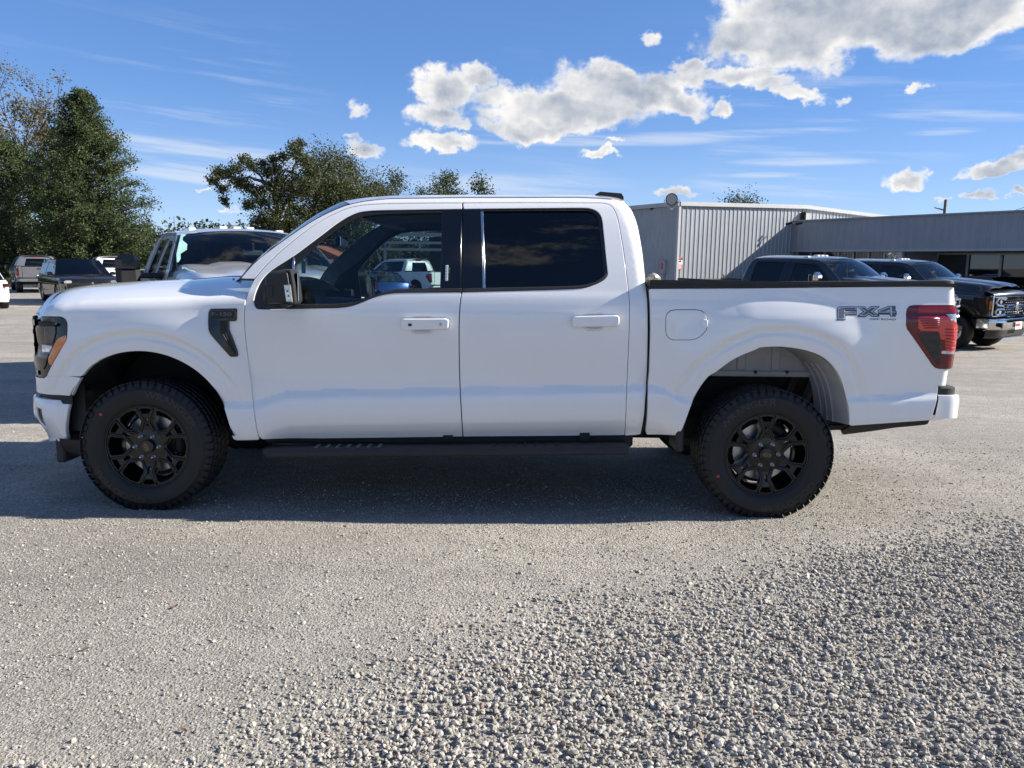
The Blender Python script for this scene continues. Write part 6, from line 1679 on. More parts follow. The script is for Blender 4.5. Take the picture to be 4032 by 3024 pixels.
for i in range(nb):
    v0, v1 = W0 - 1.55 * i, W0 - 1.55 * (i + 1)
    if i == 3: continue
    mb = MB(); mb.grid([[bp(RU, v0 - .03, z), bp(RU, v1 + .03, z)] for z in (GZ + .1, FB - .1)]); mb.build('window_pane', 'store_glass', bld, False)
    beam('mullion', [bp(RU - .05, v0, GZ), bp(RU - .05, v0 + .001, FB - .06)], .07, .10, 'siding_trim')
beam('head_rail', [bp(RU - .05, W0, FB - .08), bp(RU - .05, W0 - nb * 1.55, FB - .08)], .08, .10, 'siding_trim')
mb = MB(); mb.grid([[bp(RU + .02, W0, z), bp(JU + .35, W0, z)] for z in (GZ, FB)]); mb.build('return_wall', 'siding', bld, False)
v0, v1 = W0 - 1.55 * 3, W0 - 1.55 * 4
dr = MB()
dr.grid([[bp(RU - .02, v0 - .08, z), bp(RU - .02, v1 + .08, z)] for z in (GZ + .12, 1.62)]); door = dr.build('entrance_door', 'store_glass', bld, False)
for v in (v0 - .05, (v0 + v1) / 2, v1 + .05): beam('stile', [bp(RU - .05, v, GZ), bp(RU - .05, v + .001, 1.70)], .07, .07, 'siding_trim', door)
beam('door_head', [bp(RU - .05, v0, 1.72), bp(RU - .05, v1, 1.72)], .07, .08, 'siding_trim', door)
mb = MB(); mb.grid([[bp(RU - .01, v0, z), bp(RU - .01, v1, z)] for z in (1.76, FB - .1)]); mb.build('transom', 'store_glass', door, False)
# showroom behind the glass: floor, back wall, desks
mb = MB(); mb.grid([[bp(RU + 7, 0, z), bp(RU + 7, -LF, z)] for z in (GZ, FB + .3)]); mb.grid([[bp(RU, 0, FB + .1), bp(RU + 7, 0, FB + .1)], [bp(RU, -LF, FB + .1), bp(RU + 7, -LF, FB + .1)]]); mb.build('back_wall', 'interior_light', bld, False)
mb = MB(); mb.grid([[bp(RU - 3.1, -6.4, GZ + .03), bp(RU + 7, -6.4, GZ + .03)], [bp(RU - 3.1, -LF, GZ + .03), bp(RU + 7, -LF, GZ + .03)]]); mb.build('floor_slab', 'concrete', bld, False)
for v, u, w, h, m_ in ((-8, 2, 1.4, .75, 'interior'), (-10.2, 3, 1.2, 1.1, 'white_plate'), (-13.4, 2.4, 1.0, 1.3, 'blue_paint'), (-15, 3, 1.6, .8, 'interior'), (-12.3, 1.5, .4, 1.0, 'white_plate')):
    mb = MB(); p = bp(RU + u, v, GZ + h / 2 + .03); mb.box(p, (.7, w, h), bev=.02); mb.build('counter', m_, bld)
# power box and warning sign on the shed, floodlight and cameras on the eaves
Off.o = np.zeros(3)
def on_wall(px, py, face):              # face: 'r' the sunlit wall, 'l' the shaded one
    d = rays(px, py); n = out_r if face == 'r' else out_l
    k = ((C0 - _C[:2]) @ n) / (d[:2] @ n); return _C + d * k
def box_at(name, px, py, face, w, h, dp, mat, label, cat, parent=None, off=.04):
    p = on_wall(px, py, face); n = out_r if face == 'r' else out_l; t = U2 if face == 'r' else V2_
    p[:2] += n * (off + dp / 2); mb = MB()
    Rm = np.array([[t[0], n[0], 0], [t[1], n[1], 0], [0, 0, 1.0]])
    mb.box(tuple(p), (w, dp, h), Rm, bev=min(.01, dp / 3)); o = mb.build(name, mat, parent)
    if label: tag(o, label, cat)
    return o, p, Rm
sg, p, Rm = box_at('warning_sign', 2674.5, 1037, 'r', .33, .60, .012, 'white_plate', 'small red and white warning sign on the sunlit shed wall near its corner', 'sign')
def onsign(name, du, dv, w, h, mat, par=sg, k=.010): 
    mb = MB(); c = p + Rm @ np.array([du, k, dv]); mb.box(tuple(c), (w, .006, h), Rm); return mb.build(name, mat, par)
onsign('header', 0, .23, .32, .13, 'decal_navy'); onsign('red_panel', 0, -.17, .32, .25, 'red_print'); 
mb = MB(); c = p + Rm @ np.array([0, .014, .23]); mb.v = [tuple(c + Rm @ np.array([.13 * math.cos(a), 0, .05 * math.sin(a)])) for a in np.linspace(0, 2 * math.pi, 17)[:-1]]; mb.f = [tuple(range(16))]; mb.build('oval', 'red_print', sg)
mb = MB(); c = p + Rm @ np.array([0, .012, .07]); mb.v = [tuple(c + Rm @ np.array(q)) for q in ((-.10, 0, .05), (.04, 0, .08), (.09, 0, .03), (.03, 0, -.01), (.0, 0, -.06), (-.03, 0, -.05), (-.02, 0, .0), (-.09, 0, .01))]; mb.f = [tuple(range(8))]; mb.build('camera_symbol', 'decal_navy', sg)
for i in range(4): onsign('text_line', 0, -.085 - .055 * i, .24 - .03 * (i % 2), .022, 'white_plate', k=.014)
eb, p, Rm = box_at('electric_box', 2618, 1052, 'l', .38, .66, .16, 'siding', 'grey electric box with red label on the shaded shed wall', 'electric box')
onsign('red_label', 0, .06, .12, .34, 'red_print', eb, .085)
q = np.array(p); mb = MB(); mb.tube([tuple(q + np.array([0, 0, -.33])), (q[0], q[1], GZ)], .03, 8); mb.build('conduit', 'siding', eb)
# round floodlight on the roof corner
fl_p = np.array(bp(-.05, .6, EZ + .05)); fd = rays(2645, 785); 
k_ = 38.6 / fd[1]; fc = _C + fd * k_
fl_o = thing('floodlight', 'round floodlight on a yoke on the shed roof corner', 'floodlight', (fc[0], fc[1], fc[2] - .42))
Off.o = np.array([fc[0], fc[1], fc[2] - .42])
tw = -fd / np.linalg.norm(fd); tw = np.array([tw[0] - .15, tw[1], -.12]); tw /= np.linalg.norm(tw); sx = np.cross(tw, (0, 0, 1.0)); sx /= np.linalg.norm(sx); uz = np.cross(sx, tw)
def disc(r0, h0, r1, h1, name, mat, n=24):
    mb = MB(); V = []
    for r_, h_ in ((r0, h0), (r1, h1)): V += [tuple(fc + tw * h_ + r_ * (math.cos(a) * sx + math.sin(a) * uz)) for a in np.linspace(0, 2 * math.pi, n + 1)[:-1]]
    mb.v = V; mb.f = [(i, (i + 1) % n, n + (i + 1) % n, n + i) for i in range(n)] + [tuple(range(n)), tuple(range(2 * n - 1, n - 1, -1))]; return mb.build(name, mat, fl_o, R(40))
disc(.27, -.12, .30, .03, 'housing', 'plastic_grey'); disc(.255, .03, .25, .045, 'lens', 'primer_grey')
mb = MB(); mb.tube([tuple(fc + sx * .36 * math.cos(a) + np.array([0, 0, .42 * math.sin(a)])) for a in np.linspace(0, -math.pi, 13)], .025, 6); mb.box((fc[0], fc[1], fc[2] - .46), (.16, .16, .10)); mb.build('yoke', 'steel', fl_o)
Off.o = np.zeros(3)
def camera_at(px, py, dep, label, mat='plastic_dark', ln=.35, pair=False):
    d = rays(px, py); c = _C + d * (dep / d[1])
    o = thing('security_camera', label, 'security camera', tuple(c)); Off.o = c.copy()
    for s in ((-.28, .25) if pair else (0,)):
        mb = MB(); mb.tube([(c[0] + s - ln / 2, c[1], c[2] - .05), (c[0] + s + ln / 2, c[1] - .05, c[2] + .03)], .065, 8); mb.lathe([(.075, 0), (.06, -.03), (.001, -.03)], (c[0] + s - ln / 2, c[1], c[2] - .05), 10, axis='x'); mb.build('camera_body', mat, o)
    mb = MB(); mb.tube([(c[0], c[1], c[2]), (c[0], c[1] + .25, c[2] + .02)], .03, 6); mb.build('bracket', 'steel', o); Off.o = np.zeros(3)
camera_at(2596, 818, 40.6, 'pair of dark cameras under the shed roof edge left of the floodlight', pair=True, ln=.3)
camera_at(2582, 858, 41.6, 'single white camera on the shaded shed wall below the roof', 'white_plate')
camera_at(3128, 879, 42.4, 'dark twin camera at the left end of the low wing roof', pair=True, ln=.3)
sl, p, Rm = box_at('wall_lamp', 3160, 858, 'r', .42, .62, .30, 'plastic_dark', 'square dark lamp on the shed wall above the low roof', 'wall lamp')
onsign('lamp_glass', 0, .02, .34, .44, 'primer_grey', sl, .16)
# lean dark shelter and white canopy seen through the cab, and a red-brown house far left of it
cp = thing('canopy', 'white-edged canopy seen through the white truck driver window', 'canopy', tuple(depth_pt(1650, 44, GZ)))
Off.o = np.array(tuple(depth_pt(1650, 44, GZ)))
a_, b_ = depth_pt(1500, 45, 0), depth_pt(2300, 43, 0)
for zz, hh, nm in ((2.98, .20, 'roof_edge'), (2.52, .14, 'beam'), (2.14, .14, 'beam')):
    beam(nm, [(a_[0], a_[1], zz), (b_[0], b_[1], zz)], .15, hh, 'siding_trim', cp)
for i in range(6):
    t = i / 5; x, y = a_[0] + (b_[0] - a_[0]) * t, a_[1] + (b_[1] - a_[1]) * t
    mb = MB(); mb.box((x, y, 2.33), (.12, .12, .36)); mb.build('strut', 'siding_trim', cp)
for i, t in enumerate((.02, .5, .98)):
    x, y = a_[0] + (b_[0] - a_[0]) * t, a_[1] + (b_[1] - a_[1]) * t
    mb = MB(); mb.box((x, y + .2, (GZ + 2.9) / 2), (.16, .16, 2.9 - GZ)); mb.build('post', 'siding_trim', cp)
mb = MB(); mb.grid([[(a_[0], a_[1], 3.08), (b_[0], b_[1], 3.08)], [(a_[0], a_[1] + 6, 3.2), (b_[0], b_[1] + 6, 3.2)]]); mb.build('roof', 'roof_metal', cp, False)
c_ = depth_pt(1690, 50, 0)
mb = MB(); mb.grid([[(c_[0], c_[1], z), (b_[0], b_[1] + 6, z)] for z in (GZ, 3.0)]); mb.build('wall', 'dark_siding', cp, False)
hp_ = depth_pt(1268, 48, GZ)
hs = thing('house', 'low red-brown house glimpsed through the white truck windshield', 'house', tuple(hp_)); Off.o = hp_.copy()
mb = MB(); mb.box((hp_[0], hp_[1], GZ + 1.0), (3.2, 4, 2.0)); mb.build('wall', 'brick_red', hs)
mb = MB(); mb.prism([(-1.9, 1.95), (0, 2.75), (1.9, 1.95)], lambda u, v: (hp_[0] + u, hp_[1] - 2.2, GZ + v), lambda u, v: (hp_[0] + u, hp_[1] + 2.2, GZ + v)); mb.build('roof', 'brick_red', hs)
mb = MB(); mb.box((hp_[0] - .6, hp_[1] - 2.01, GZ + 1.2), (.8, .06, .9)); mb.build('window', 'smoke_lens', hs)
mb = MB(); mb.box((hp_[0] + .8, hp_[1] - 2.01, GZ + 1.0), (.8, .06, 1.9)); mb.build('door', 'white_plate', hs)
# utility pole and wires beyond the low wing
pp = depth_pt(3696, 75, 0)
po = thing('utility_pole', 'wooden utility pole with one tilted arm behind the low wing', 'utility pole', (pp[0], pp[1], GZ)); Off.o = np.array([pp[0], pp[1], GZ])
ztop_ = 1.5 + (1053 - 795) / 3030 * 75
mb = MB(); mb.tube([(pp[0], pp[1], GZ), (pp[0] + .05, pp[1], ztop_)], [.17, .12], 10); mb.build('pole', 'wood_pole', po)
mb = MB(); mb.tube([(pp[0] + .05, pp[1], ztop_ - 1.0), (pp[0] - 1.05, pp[1] - .2, ztop_ - .78)], [.07, .05], 6); mb.build('crossarm', 'wood_pole', po)
Off.o = np.zeros(3)
def wire(px0, py0, d0, px1, py1, d1, label):
    a, b = _C + rays(px0, py0) * d0, _C + rays(px1, py1) * d1
    mb = MB(); mb.tube([tuple(a + (b - a) * t - np.array([0, 0, 1.2 * 4 * t * (1 - t)])) for t in np.linspace(0, 1, 14)], .016, 4); tag(mb.build('power_line', 'wire', None, True), label, 'power line')
wire(3700, 840, 75, 4300, 690, 40, 'upper thin power line running right from the pole')
wire(3720, 885, 75, 4300, 770, 42, 'lower thin power line at the right edge above the low roof')

# ------------------------------------------------------------------ trees
def leafmat(name, c1, c2, tr=.25):
    m = bpy.data.materials.new(name); m.use_nodes = True; t = m.node_tree; h = NG(t); b = t.nodes['Principled BSDF']
    b.inputs['Roughness'].default_value = .6; b.inputs['Specular IOR Level'].default_value = .3
    gi = h.n('ShaderNodeNewGeometry')
    nz = h.noise(h.n('ShaderNodeTexCoord').outputs['Object'], .55, 3, .6)
    f = h.m('ADD', h.m('MULTIPLY', gi.outputs['Random Per Island'], .42), h.m('MULTIPLY', nz, .60), clamp=True)
    c = h.mix(f, (*c1, 1), (*c2, 1)); t.links.new(c, b.inputs['Base Color'])
    tl = h.n('ShaderNodeBsdfTranslucent'); t.links.new(c, tl.inputs[0]); mx = h.n('ShaderNodeMixShader'); mx.inputs[0].default_value = tr
    t.links.new(b.outputs[0], mx.inputs[1]); t.links.new(tl.outputs[0], mx.inputs[2]); t.links.new(mx.outputs[0], t.nodes['Material Output'].inputs[0])
    MAT[name] = m
leafmat('leaf_cedar', (0.012, 0.03, 0.01), (0.09, 0.118, 0.04))
leafmat('leaf_oak', (0.019, 0.034, 0.012), (0.108, 0.116, 0.044))
leafmat('leaf_dark', (0.016, 0.032, 0.01), (0.085, 0.105, 0.032))
leafmat('leaf_thin', (0.06, 0.062, 0.024), (0.2, 0.165, 0.075))
leafmat('leaf_wood', (0.012, 0.024, 0.009), (0.055, 0.066, 0.026))

def leaves(name, pts, size, mat, parent, elong=1.6, kind=None, droop=0.3):
    """One small bent leaf-spray (two triangles pairs) at each point."""
    pts = np.asarray(pts); n = len(pts)
    a = rng.uniform(0, 2 * math.pi, n); b = rng.normal(-droop, .55, n)
    d = np.stack([np.cos(a) * np.cos(b), np.sin(a) * np.cos(b), np.sin(b)], 1)
    s = np.cross(d, rng.normal(size=(n, 3))); s /= np.linalg.norm(s, axis=1)[:, None] + 1e-9
    nrm = np.cross(d, s)
    L = (size * rng.uniform(.55, 1.35, n))[:, None]; Wd = L / elong
    base = pts - d * L * .5; tip = pts + d * L * .5
    m1 = pts + s * Wd * .5 + nrm * L * .12; m2 = pts - s * Wd * .5 + nrm * L * .12
    V = np.stack([base, m1, tip, m2], 1).reshape(-1, 3)
    i = np.arange(n)[:, None] * 4
    F = np.concatenate([i + np.array([0, 1, 2]), i + np.array([0, 2, 3])])
    o = mk(name, V, F.astype(np.int32), mat, parent, smooth=False)
    if kind: o['kind'] = kind
    return o

def limb(mb, p, d, L, r, depth, tips, spread=.55, bend=.25, up=.15):
    pts = [np.array(p, float)]; rs = [r]; dd = np.array(d, float)
    k = 4
    for i in range(k):
        dd = dd + rng.normal(size=3) * bend * .35 + np.array([0, 0, up * .25]); dd /= np.linalg.norm(dd)
        pts.append(pts[-1] + dd * L / k); rs.append(r * (1 - .45 * (i + 1) / k))
    mb.tube([tuple(q) for q in pts], rs, 6 if r > .05 else 4, caps=False)
    if depth == 0 or r < .012: tips.append((pts[-1], dd, L)); tips.append((pts[-2], dd, L)); return
    for j in range(3 if depth > 1 else 4):
        q = pts[rng.integers(2, k + 1)]
        nd = dd + rng.normal(size=3) * spread; nd /= np.linalg.norm(nd)
        limb(mb, q, nd, L * rng.uniform(.55, .8), r * .5, depth - 1, tips, spread, bend, up)

def broad_tree(label, px, dep, top_y, width, nleaf, lsize, mat, seed, lean=0.0, trunks=1, gap=.5, group=None, base=None, low=.25, depth=3, spread=.6, clump=.55, name='broadleaf_tree'):
    global rng
    rng = np.random.default_rng(seed)
    t_ = rays(px, top_y); b = np.array([_C[0] + t_[0] / t_[1] * dep, _C[1] + dep, float(gz(dep))]); H_ = (_C + t_ * (dep / t_[1]))[2] - b[2]
    r = thing(name, label, 'tree', tuple(b), group=group); Off.o = b.copy()
    mb = MB(); tips = []
    for k in range(trunks):
        d = np.array([lean + rng.normal() * .12 * trunks, rng.normal() * .1, 1.0]); d /= np.linalg.norm(d)
        p0 = b + np.array([(k - (trunks - 1) / 2) * .5, 0, -.1])
        r0 = H_ * .028
        th = H_ * low
        pts = [p0, p0 + d * th * .5 + rng.normal(size=3) * .05, p0 + d * th]
        mb.tube([tuple(q) for q in pts], [r0 * 1.25, r0, r0 * .85], 9, caps=False)
        for j in range(5):
            a = rng.uniform(0, 2 * math.pi); e = rng.uniform(.25, 1.2)
            nd = np.array([math.cos(a) * width / H_ * 1.6, math.sin(a) * width / H_ * 1.6, e]); nd /= np.linalg.norm(nd)
            limb(mb, pts[-1] - d * th * .12 * (j % 3), nd, H_ * .30, r0 * .55, depth, tips, spread, .3, .2)
    tp = np.array([t[0] for t in tips]); 
    # keep the crown inside the wanted height and width
    zs = tp[:, 2] - b[2]; sc_z = H_ * .97 / zs.max(); 
    trunk_m = np.array(mb.v); fz = sc_z
    wx = np.percentile(np.abs(tp[:, 0] - b[0]), 96); sx_ = (width / 2) / wx
    f = lambda P: np.stack([b[0] + (P[:, 0] - b[0]) * np.where(P[:, 2] - b[2] > H_ * low * .7, sx_, 1), b[1] + (P[:, 1] - b[1]) * np.where(P[:, 2] - b[2] > H_ * low * .7, sx_, 1), b[2] + (P[:, 2] - b[2]) * np.where(P[:, 2] - b[2] > H_ * low, fz, 1)], 1)
    mb.v = [tuple(q) for q in f(trunk_m)]; mb.build('trunk', 'bark', r, R(60))
    tp = f(tp)
    idx = rng.integers(0, len(tp), nleaf)
    P = tp[idx] + rng.normal(size=(nleaf, 3)) * clump * np.array([1, 1, .8])
    leaves('crown', P, lsize, mat, r)
    Off.o = np.zeros(3); return r

def cone_tree(label, px, dep, top_y, width, nleaf, lsize, mat, seed):
    """Dense feathery evergreen: tiers of drooping sprays with upright tips and dark hollows."""
    global rng
    rng = np.random.default_rng(seed)
    t_ = rays(px, top_y); b = np.array([_C[0] + t_[0] / t_[1] * dep, _C[1] + dep, float(gz(dep))]); H_ = (_C + t_ * (dep / t_[1]))[2] - b[2]
    r = thing('evergreen_tree', label, 'tree', tuple(b)); Off.o = b.copy()
    mb = MB(); mb.tube([tuple(b), tuple(b + np.array([.1, 0, H_ * .5])), tuple(b + np.array([0, 0, H_ * .96]))], [.38, .24, .03], 9, caps=False)
    P = []
    nb = 700
    for k in range(nb):
        z = H_ * (1 - (k + .5) / nb) ** .9; z = max(z, H_ * .02)
        f = 1 - z / H_
        rad = width / 2 * min(1, (f * 1.5) ** .60 + .04) * rng.uniform(.45, 1.14) * (1 if z > H_ * .13 else .85)
        a = rng.uniform(0, 2 * math.pi); e = rng.uniform(.10, .45)
        d = np.array([math.cos(a), math.sin(a), e])
        q0 = b + np.array([0, 0, z - rad * e * .55]); q1 = q0 + d * rad
        if k % 3 == 0: mb.tube([tuple(q0), tuple((q0 + q1) / 2 - np.array([0, 0, .1])), tuple(q1)], [.05, .035, .008], 4, caps=False)
        m = int(nleaf / nb * (.5 + f))
        t = rng.beta(2.4, 1.05, m)[:, None]
        c = q0 + (q1 - q0) * t + np.stack([np.zeros(m), np.zeros(m), .12 * np.sin(t[:, 0] * 3)], 1)
        P.append(c + rng.normal(size=(m, 3)) * np.array([.30, .30, .24]) * (.6 + .5 * (1 - t)))
    P = np.concatenate(P); ph = rng.uniform(0, 6, 6)
    q = P - b
    nz = np.sin(q[:, 0] * 2.1 + ph[0] + 1.2 * np.sin(q[:, 2] * 1.3 + ph[1])) * np.sin(q[:, 2] * 2.6 + ph[2] + np.sin(q[:, 0] * 1.7)) + .6 * np.sin(q[:, 1] * 2.3 + ph[3] + np.sin(q[:, 2] * 2.9 + ph[4])) + .5 * np.sin(q[:, 0] * 5.1 + q[:, 2] * 4.3 + ph[5])
    P = P[rng.random(len(P)) < np.clip(.62 + .55 * nz, .06, 1)]
    mb.build('trunk', 'bark', r, R(60)); leaves('crown', P, lsize, mat, r, 1.9, droop=-.45); Off.o = np.zeros(3); return r

cone_tree('large dense evergreen tree behind the parked vehicles at the left', 318, 56, 372, 8.9, 120000, .17, 'leaf_cedar', 3)
cone_tree('broad dark evergreen at the left edge under the thin-leaved tree', 20, 60, 560, 12.5, 75000, .19, 'leaf_cedar', 11)
broad_tree('tall thin-leaved tree with bare twigs at the left edge', -60, 64, 185, 15, 24000, .19, 'leaf_thin', 5, depth=4, clump=.40, low=.2, spread=.55)
G_T = 'trees in the middle distance behind the white truck cab'
def open_tree():
    """The ragged tree: forked trunks, long bare limbs and separate tufts of leaves hanging at their ends."""
    global rng
    rng = np.random.default_rng(24); dep = 50.0
    Z = lambda l: [(780 + x * .5425, 500 + y * .5425) for x, y in l]
    def W3(p, off=0.0):
        d = rays(*p); k = (dep + off) / d[1]; return _C + d * k
    base = W3(Z([(585, 830)])[0]); base[2] = float(gz(dep))
    r = thing('broadleaf_tree', 'ragged open-branched tree just right of the silver truck roof', 'tree', tuple(base), group=G_T); Off.o = base.copy()
    mb = MB()
    limbs = [([(585, 960), (578, 800), (572, 650)], .26, .20, 0), ([(640, 960), (645, 800), (655, 640), (668, 520)], .24, .17, .6),
             ([(572, 650), (560, 520), (530, 450), (470, 395), (380, 370), (260, 372), (150, 360)], .17, .03, -.5), ([(575, 650), (630, 560), (680, 470), (688, 380), (690, 300), (730, 240), (745, 140)], .16, .03, .2),
             ([(665, 530), (700, 440), (760, 380), (820, 350)], .14, .03, .9), ([(688, 330), (640, 310), (600, 360), (560, 390)], .08, .02, .1), ([(570, 660), (500, 570), (440, 490), (390, 445)], .09, .02, -.9),
             ([(690, 300), (740, 290), (800, 260)], .07, .02, .6), ([(470, 395), (430, 330), (350, 280), (300, 260)], .07, .015, -.2), ([(530, 450), (540, 340), (545, 250)], .06, .015, -.7),
             ([(260, 372), (220, 430), (200, 520)], .04, .01, -.4), ([(560, 640), (500, 690), (430, 720)], .07, .02, .8), ([(660, 640), (720, 620), (780, 640)], .07, .02, 1.0), ([(630, 560), (560, 400), (600, 300), (620, 220)], .05, .012, .5)]
    for l, r0, r1, off in limbs:
        pts = [W3(p, off * i / (len(l) - 1) * 1.6) + rng.normal(size=3) * .04 for i, p in enumerate(Z(smooth_line(l, 2)))]
        mb.tube([tuple(p) for p in pts], [r0 + (r1 - r0) * i / (len(pts) - 1) for i in range(len(pts))], 7, caps=False)
    tufts = [(110, 390, 45), (150, 330, 50), (210, 340, 50), (280, 300, 50), (340, 240, 45), (400, 285, 45), (470, 265, 35), (180, 450, 40), (190, 530, 32), (205, 560, 22), (290, 400, 55), (350, 430, 55), (430, 470, 50), (370, 555, 45), (350, 590, 22), (460, 540, 42), (500, 330, 50), (560, 310, 50), (545, 235, 40),
             (620, 215, 45), (690, 150, 45), (740, 120, 38), (725, 205, 48), (790, 250, 50), (580, 400, 40), (520, 430, 45), (640, 430, 32), (590, 500, 30), (440, 680, 45), (410, 745, 40), (520, 690, 50), (600, 720, 50), (780, 640, 55), (720, 600, 50), (740, 480, 45), (800, 420, 60), (830, 330, 60), (480, 755, 55), (700, 720, 60), (560, 780, 50)]
    P = []
    for x, y, rad in tufts:
        c = W3(Z([(x, y)])[0], rng.uniform(-1.2, 1.4)); rm = rad * .5425 / 3030 * dep; m = int(430 * (rad / 45) ** 2)
        mb.tube([tuple(c + rng.normal(size=3) * rm * .8), tuple(c), tuple(c + rng.normal(size=3) * rm * .8)], .012, 4, caps=False)
        P.append(c + rng.normal(size=(m, 3)) * rm * np.array([.52, .6, .44]))
    mb.build('trunk', 'bark', r, R(60)); leaves('crown', np.concatenate(P), .15, 'leaf_oak', r, 1.7, droop=.45); Off.o = np.zeros(3)
open_tree()
broad_tree('fuller olive tree between the open-branched tree and the sparse one', 1270, 53, 572, 6.2, 36000, .15, 'leaf_oak', 23, depth=3, clump=.55, low=.16, group=G_T)
broad_tree('sparse twiggy tree whose crown ends above the white truck windshield', 1505, 56, 606, 9.4, 20000, .14, 'leaf_oak', 29, depth=4, clump=.30, low=.22, spread=.6, group=G_T)
broad_tree('small dark tree with separate clumps above the white truck roof, left one', 1765, 66, 664, 4.2, 12000, .18, 'leaf_dark', 31, depth=3, clump=.36, low=.3, group=G_T)
broad_tree('small dark tree above the white truck roof, right one with rounder crown', 1890, 66, 688, 4.4, 13000, .18, 'leaf_dark', 37, depth=3, clump=.42, low=.3, group=G_T)
broad_tree('dark round treetop showing over the shed roof', 2985, 78, 775, 5.0, 26000, .20, 'leaf_dark', 41, depth=3, clump=.75, low=.35)
# far wood behind the lot
rng = np.random.default_rng(77)
P = []
for k in range(330):
    x = rng.uniform(-150, 0); y = rng.uniform(72, 96); h = rng.uniform(3.6, 5.2) * (1.15 if x < -30 else .9)
    m = 300; c = rng.normal(size=(m, 3)); c /= np.linalg.norm(c, axis=1)[:, None]
    P.append(np.array([x, y, GZ + h * .55]) + c * np.array([2.3, 2.3, h * .5]) * rng.uniform(.6, 1.05, (m, 1)))
leaves('distant_wood', np.concatenate(P), .42, 'leaf_wood', None, 1.5, kind='stuff'); 
P = []
for k in range(120):
    x = rng.uniform(0, 90); y = rng.uniform(95, 120); h = rng.uniform(3.5, 5.0)
    m = 260; c = rng.normal(size=(m, 3)); c /= np.linalg.norm(c, axis=1)[:, None]
    P.append(np.array([x, y, GZ + h * .5]) + c * np.array([2.6, 2.6, h * .5]) * rng.uniform(.6, 1.05, (m, 1)))
leaves('distant_wood', np.concatenate(P), .55, 'leaf_wood', None, 1.5, kind='stuff')
# spiky shrub by the shed wall and a strip of grass at far left
sh_ = depth_pt(2860, 37.2, float(gz(33)))
sr = thing('shrub', 'green feathery shrub at the foot of the sunlit shed wall', 'shrub', tuple(sh_)); Off.o = sh_.copy()
rng = np.random.default_rng(5)
zt_s = .95
P = sh_ + np.stack([rng.normal(size=2600) * .42, rng.normal(size=2600) * .35, np.abs(rng.normal(size=2600)) * .4], 1); P[:, 2] = sh_[2] + np.clip(P[:, 2] - sh_[2], 0, 1.35) * 1.05
leafmat('leaf_bright', (0.03, 0.07, 0.015), (0.12, 0.17, 0.05)); leaves('foliage', P, .26, 'leaf_bright', sr, 4.5, droop=-.7)
mb = MB(); mb.tube([tuple(sh_), tuple(sh_ + np.array([.05, 0, .6]))], [.05, .02], 6); mb.build('stem', 'bark', sr); Off.o = np.zeros(3)
# crumpled clear bag lying on the far bed rail
bgp = at_y(2574, 1100, 1.85)
mb = MB(); rng = np.random.default_rng(9); rows = []
for i in range(9):
    ph = math.pi * i / 8; rows.append([(bgp[0] + .055 * math.sin(ph) * math.cos(a) * rng.uniform(.75, 1.2), bgp[1] + .05 * math.sin(ph) * math.sin(a) * rng.uniform(.75, 1.2), bgp[2] - .045 + .095 * (1 - math.cos(ph)) / 2 * rng.uniform(.92, 1.06)) for a in np.linspace(0, 2 * math.pi, 13)[:-1]])
for r_ in rows: r_.append(r_[0])
mb.grid(rows); tag(mb.build('plastic_bag', 'bag_plastic', None, False), 'small crumpled brownish plastic bag on the white truck bed near the cab', 'plastic bag')
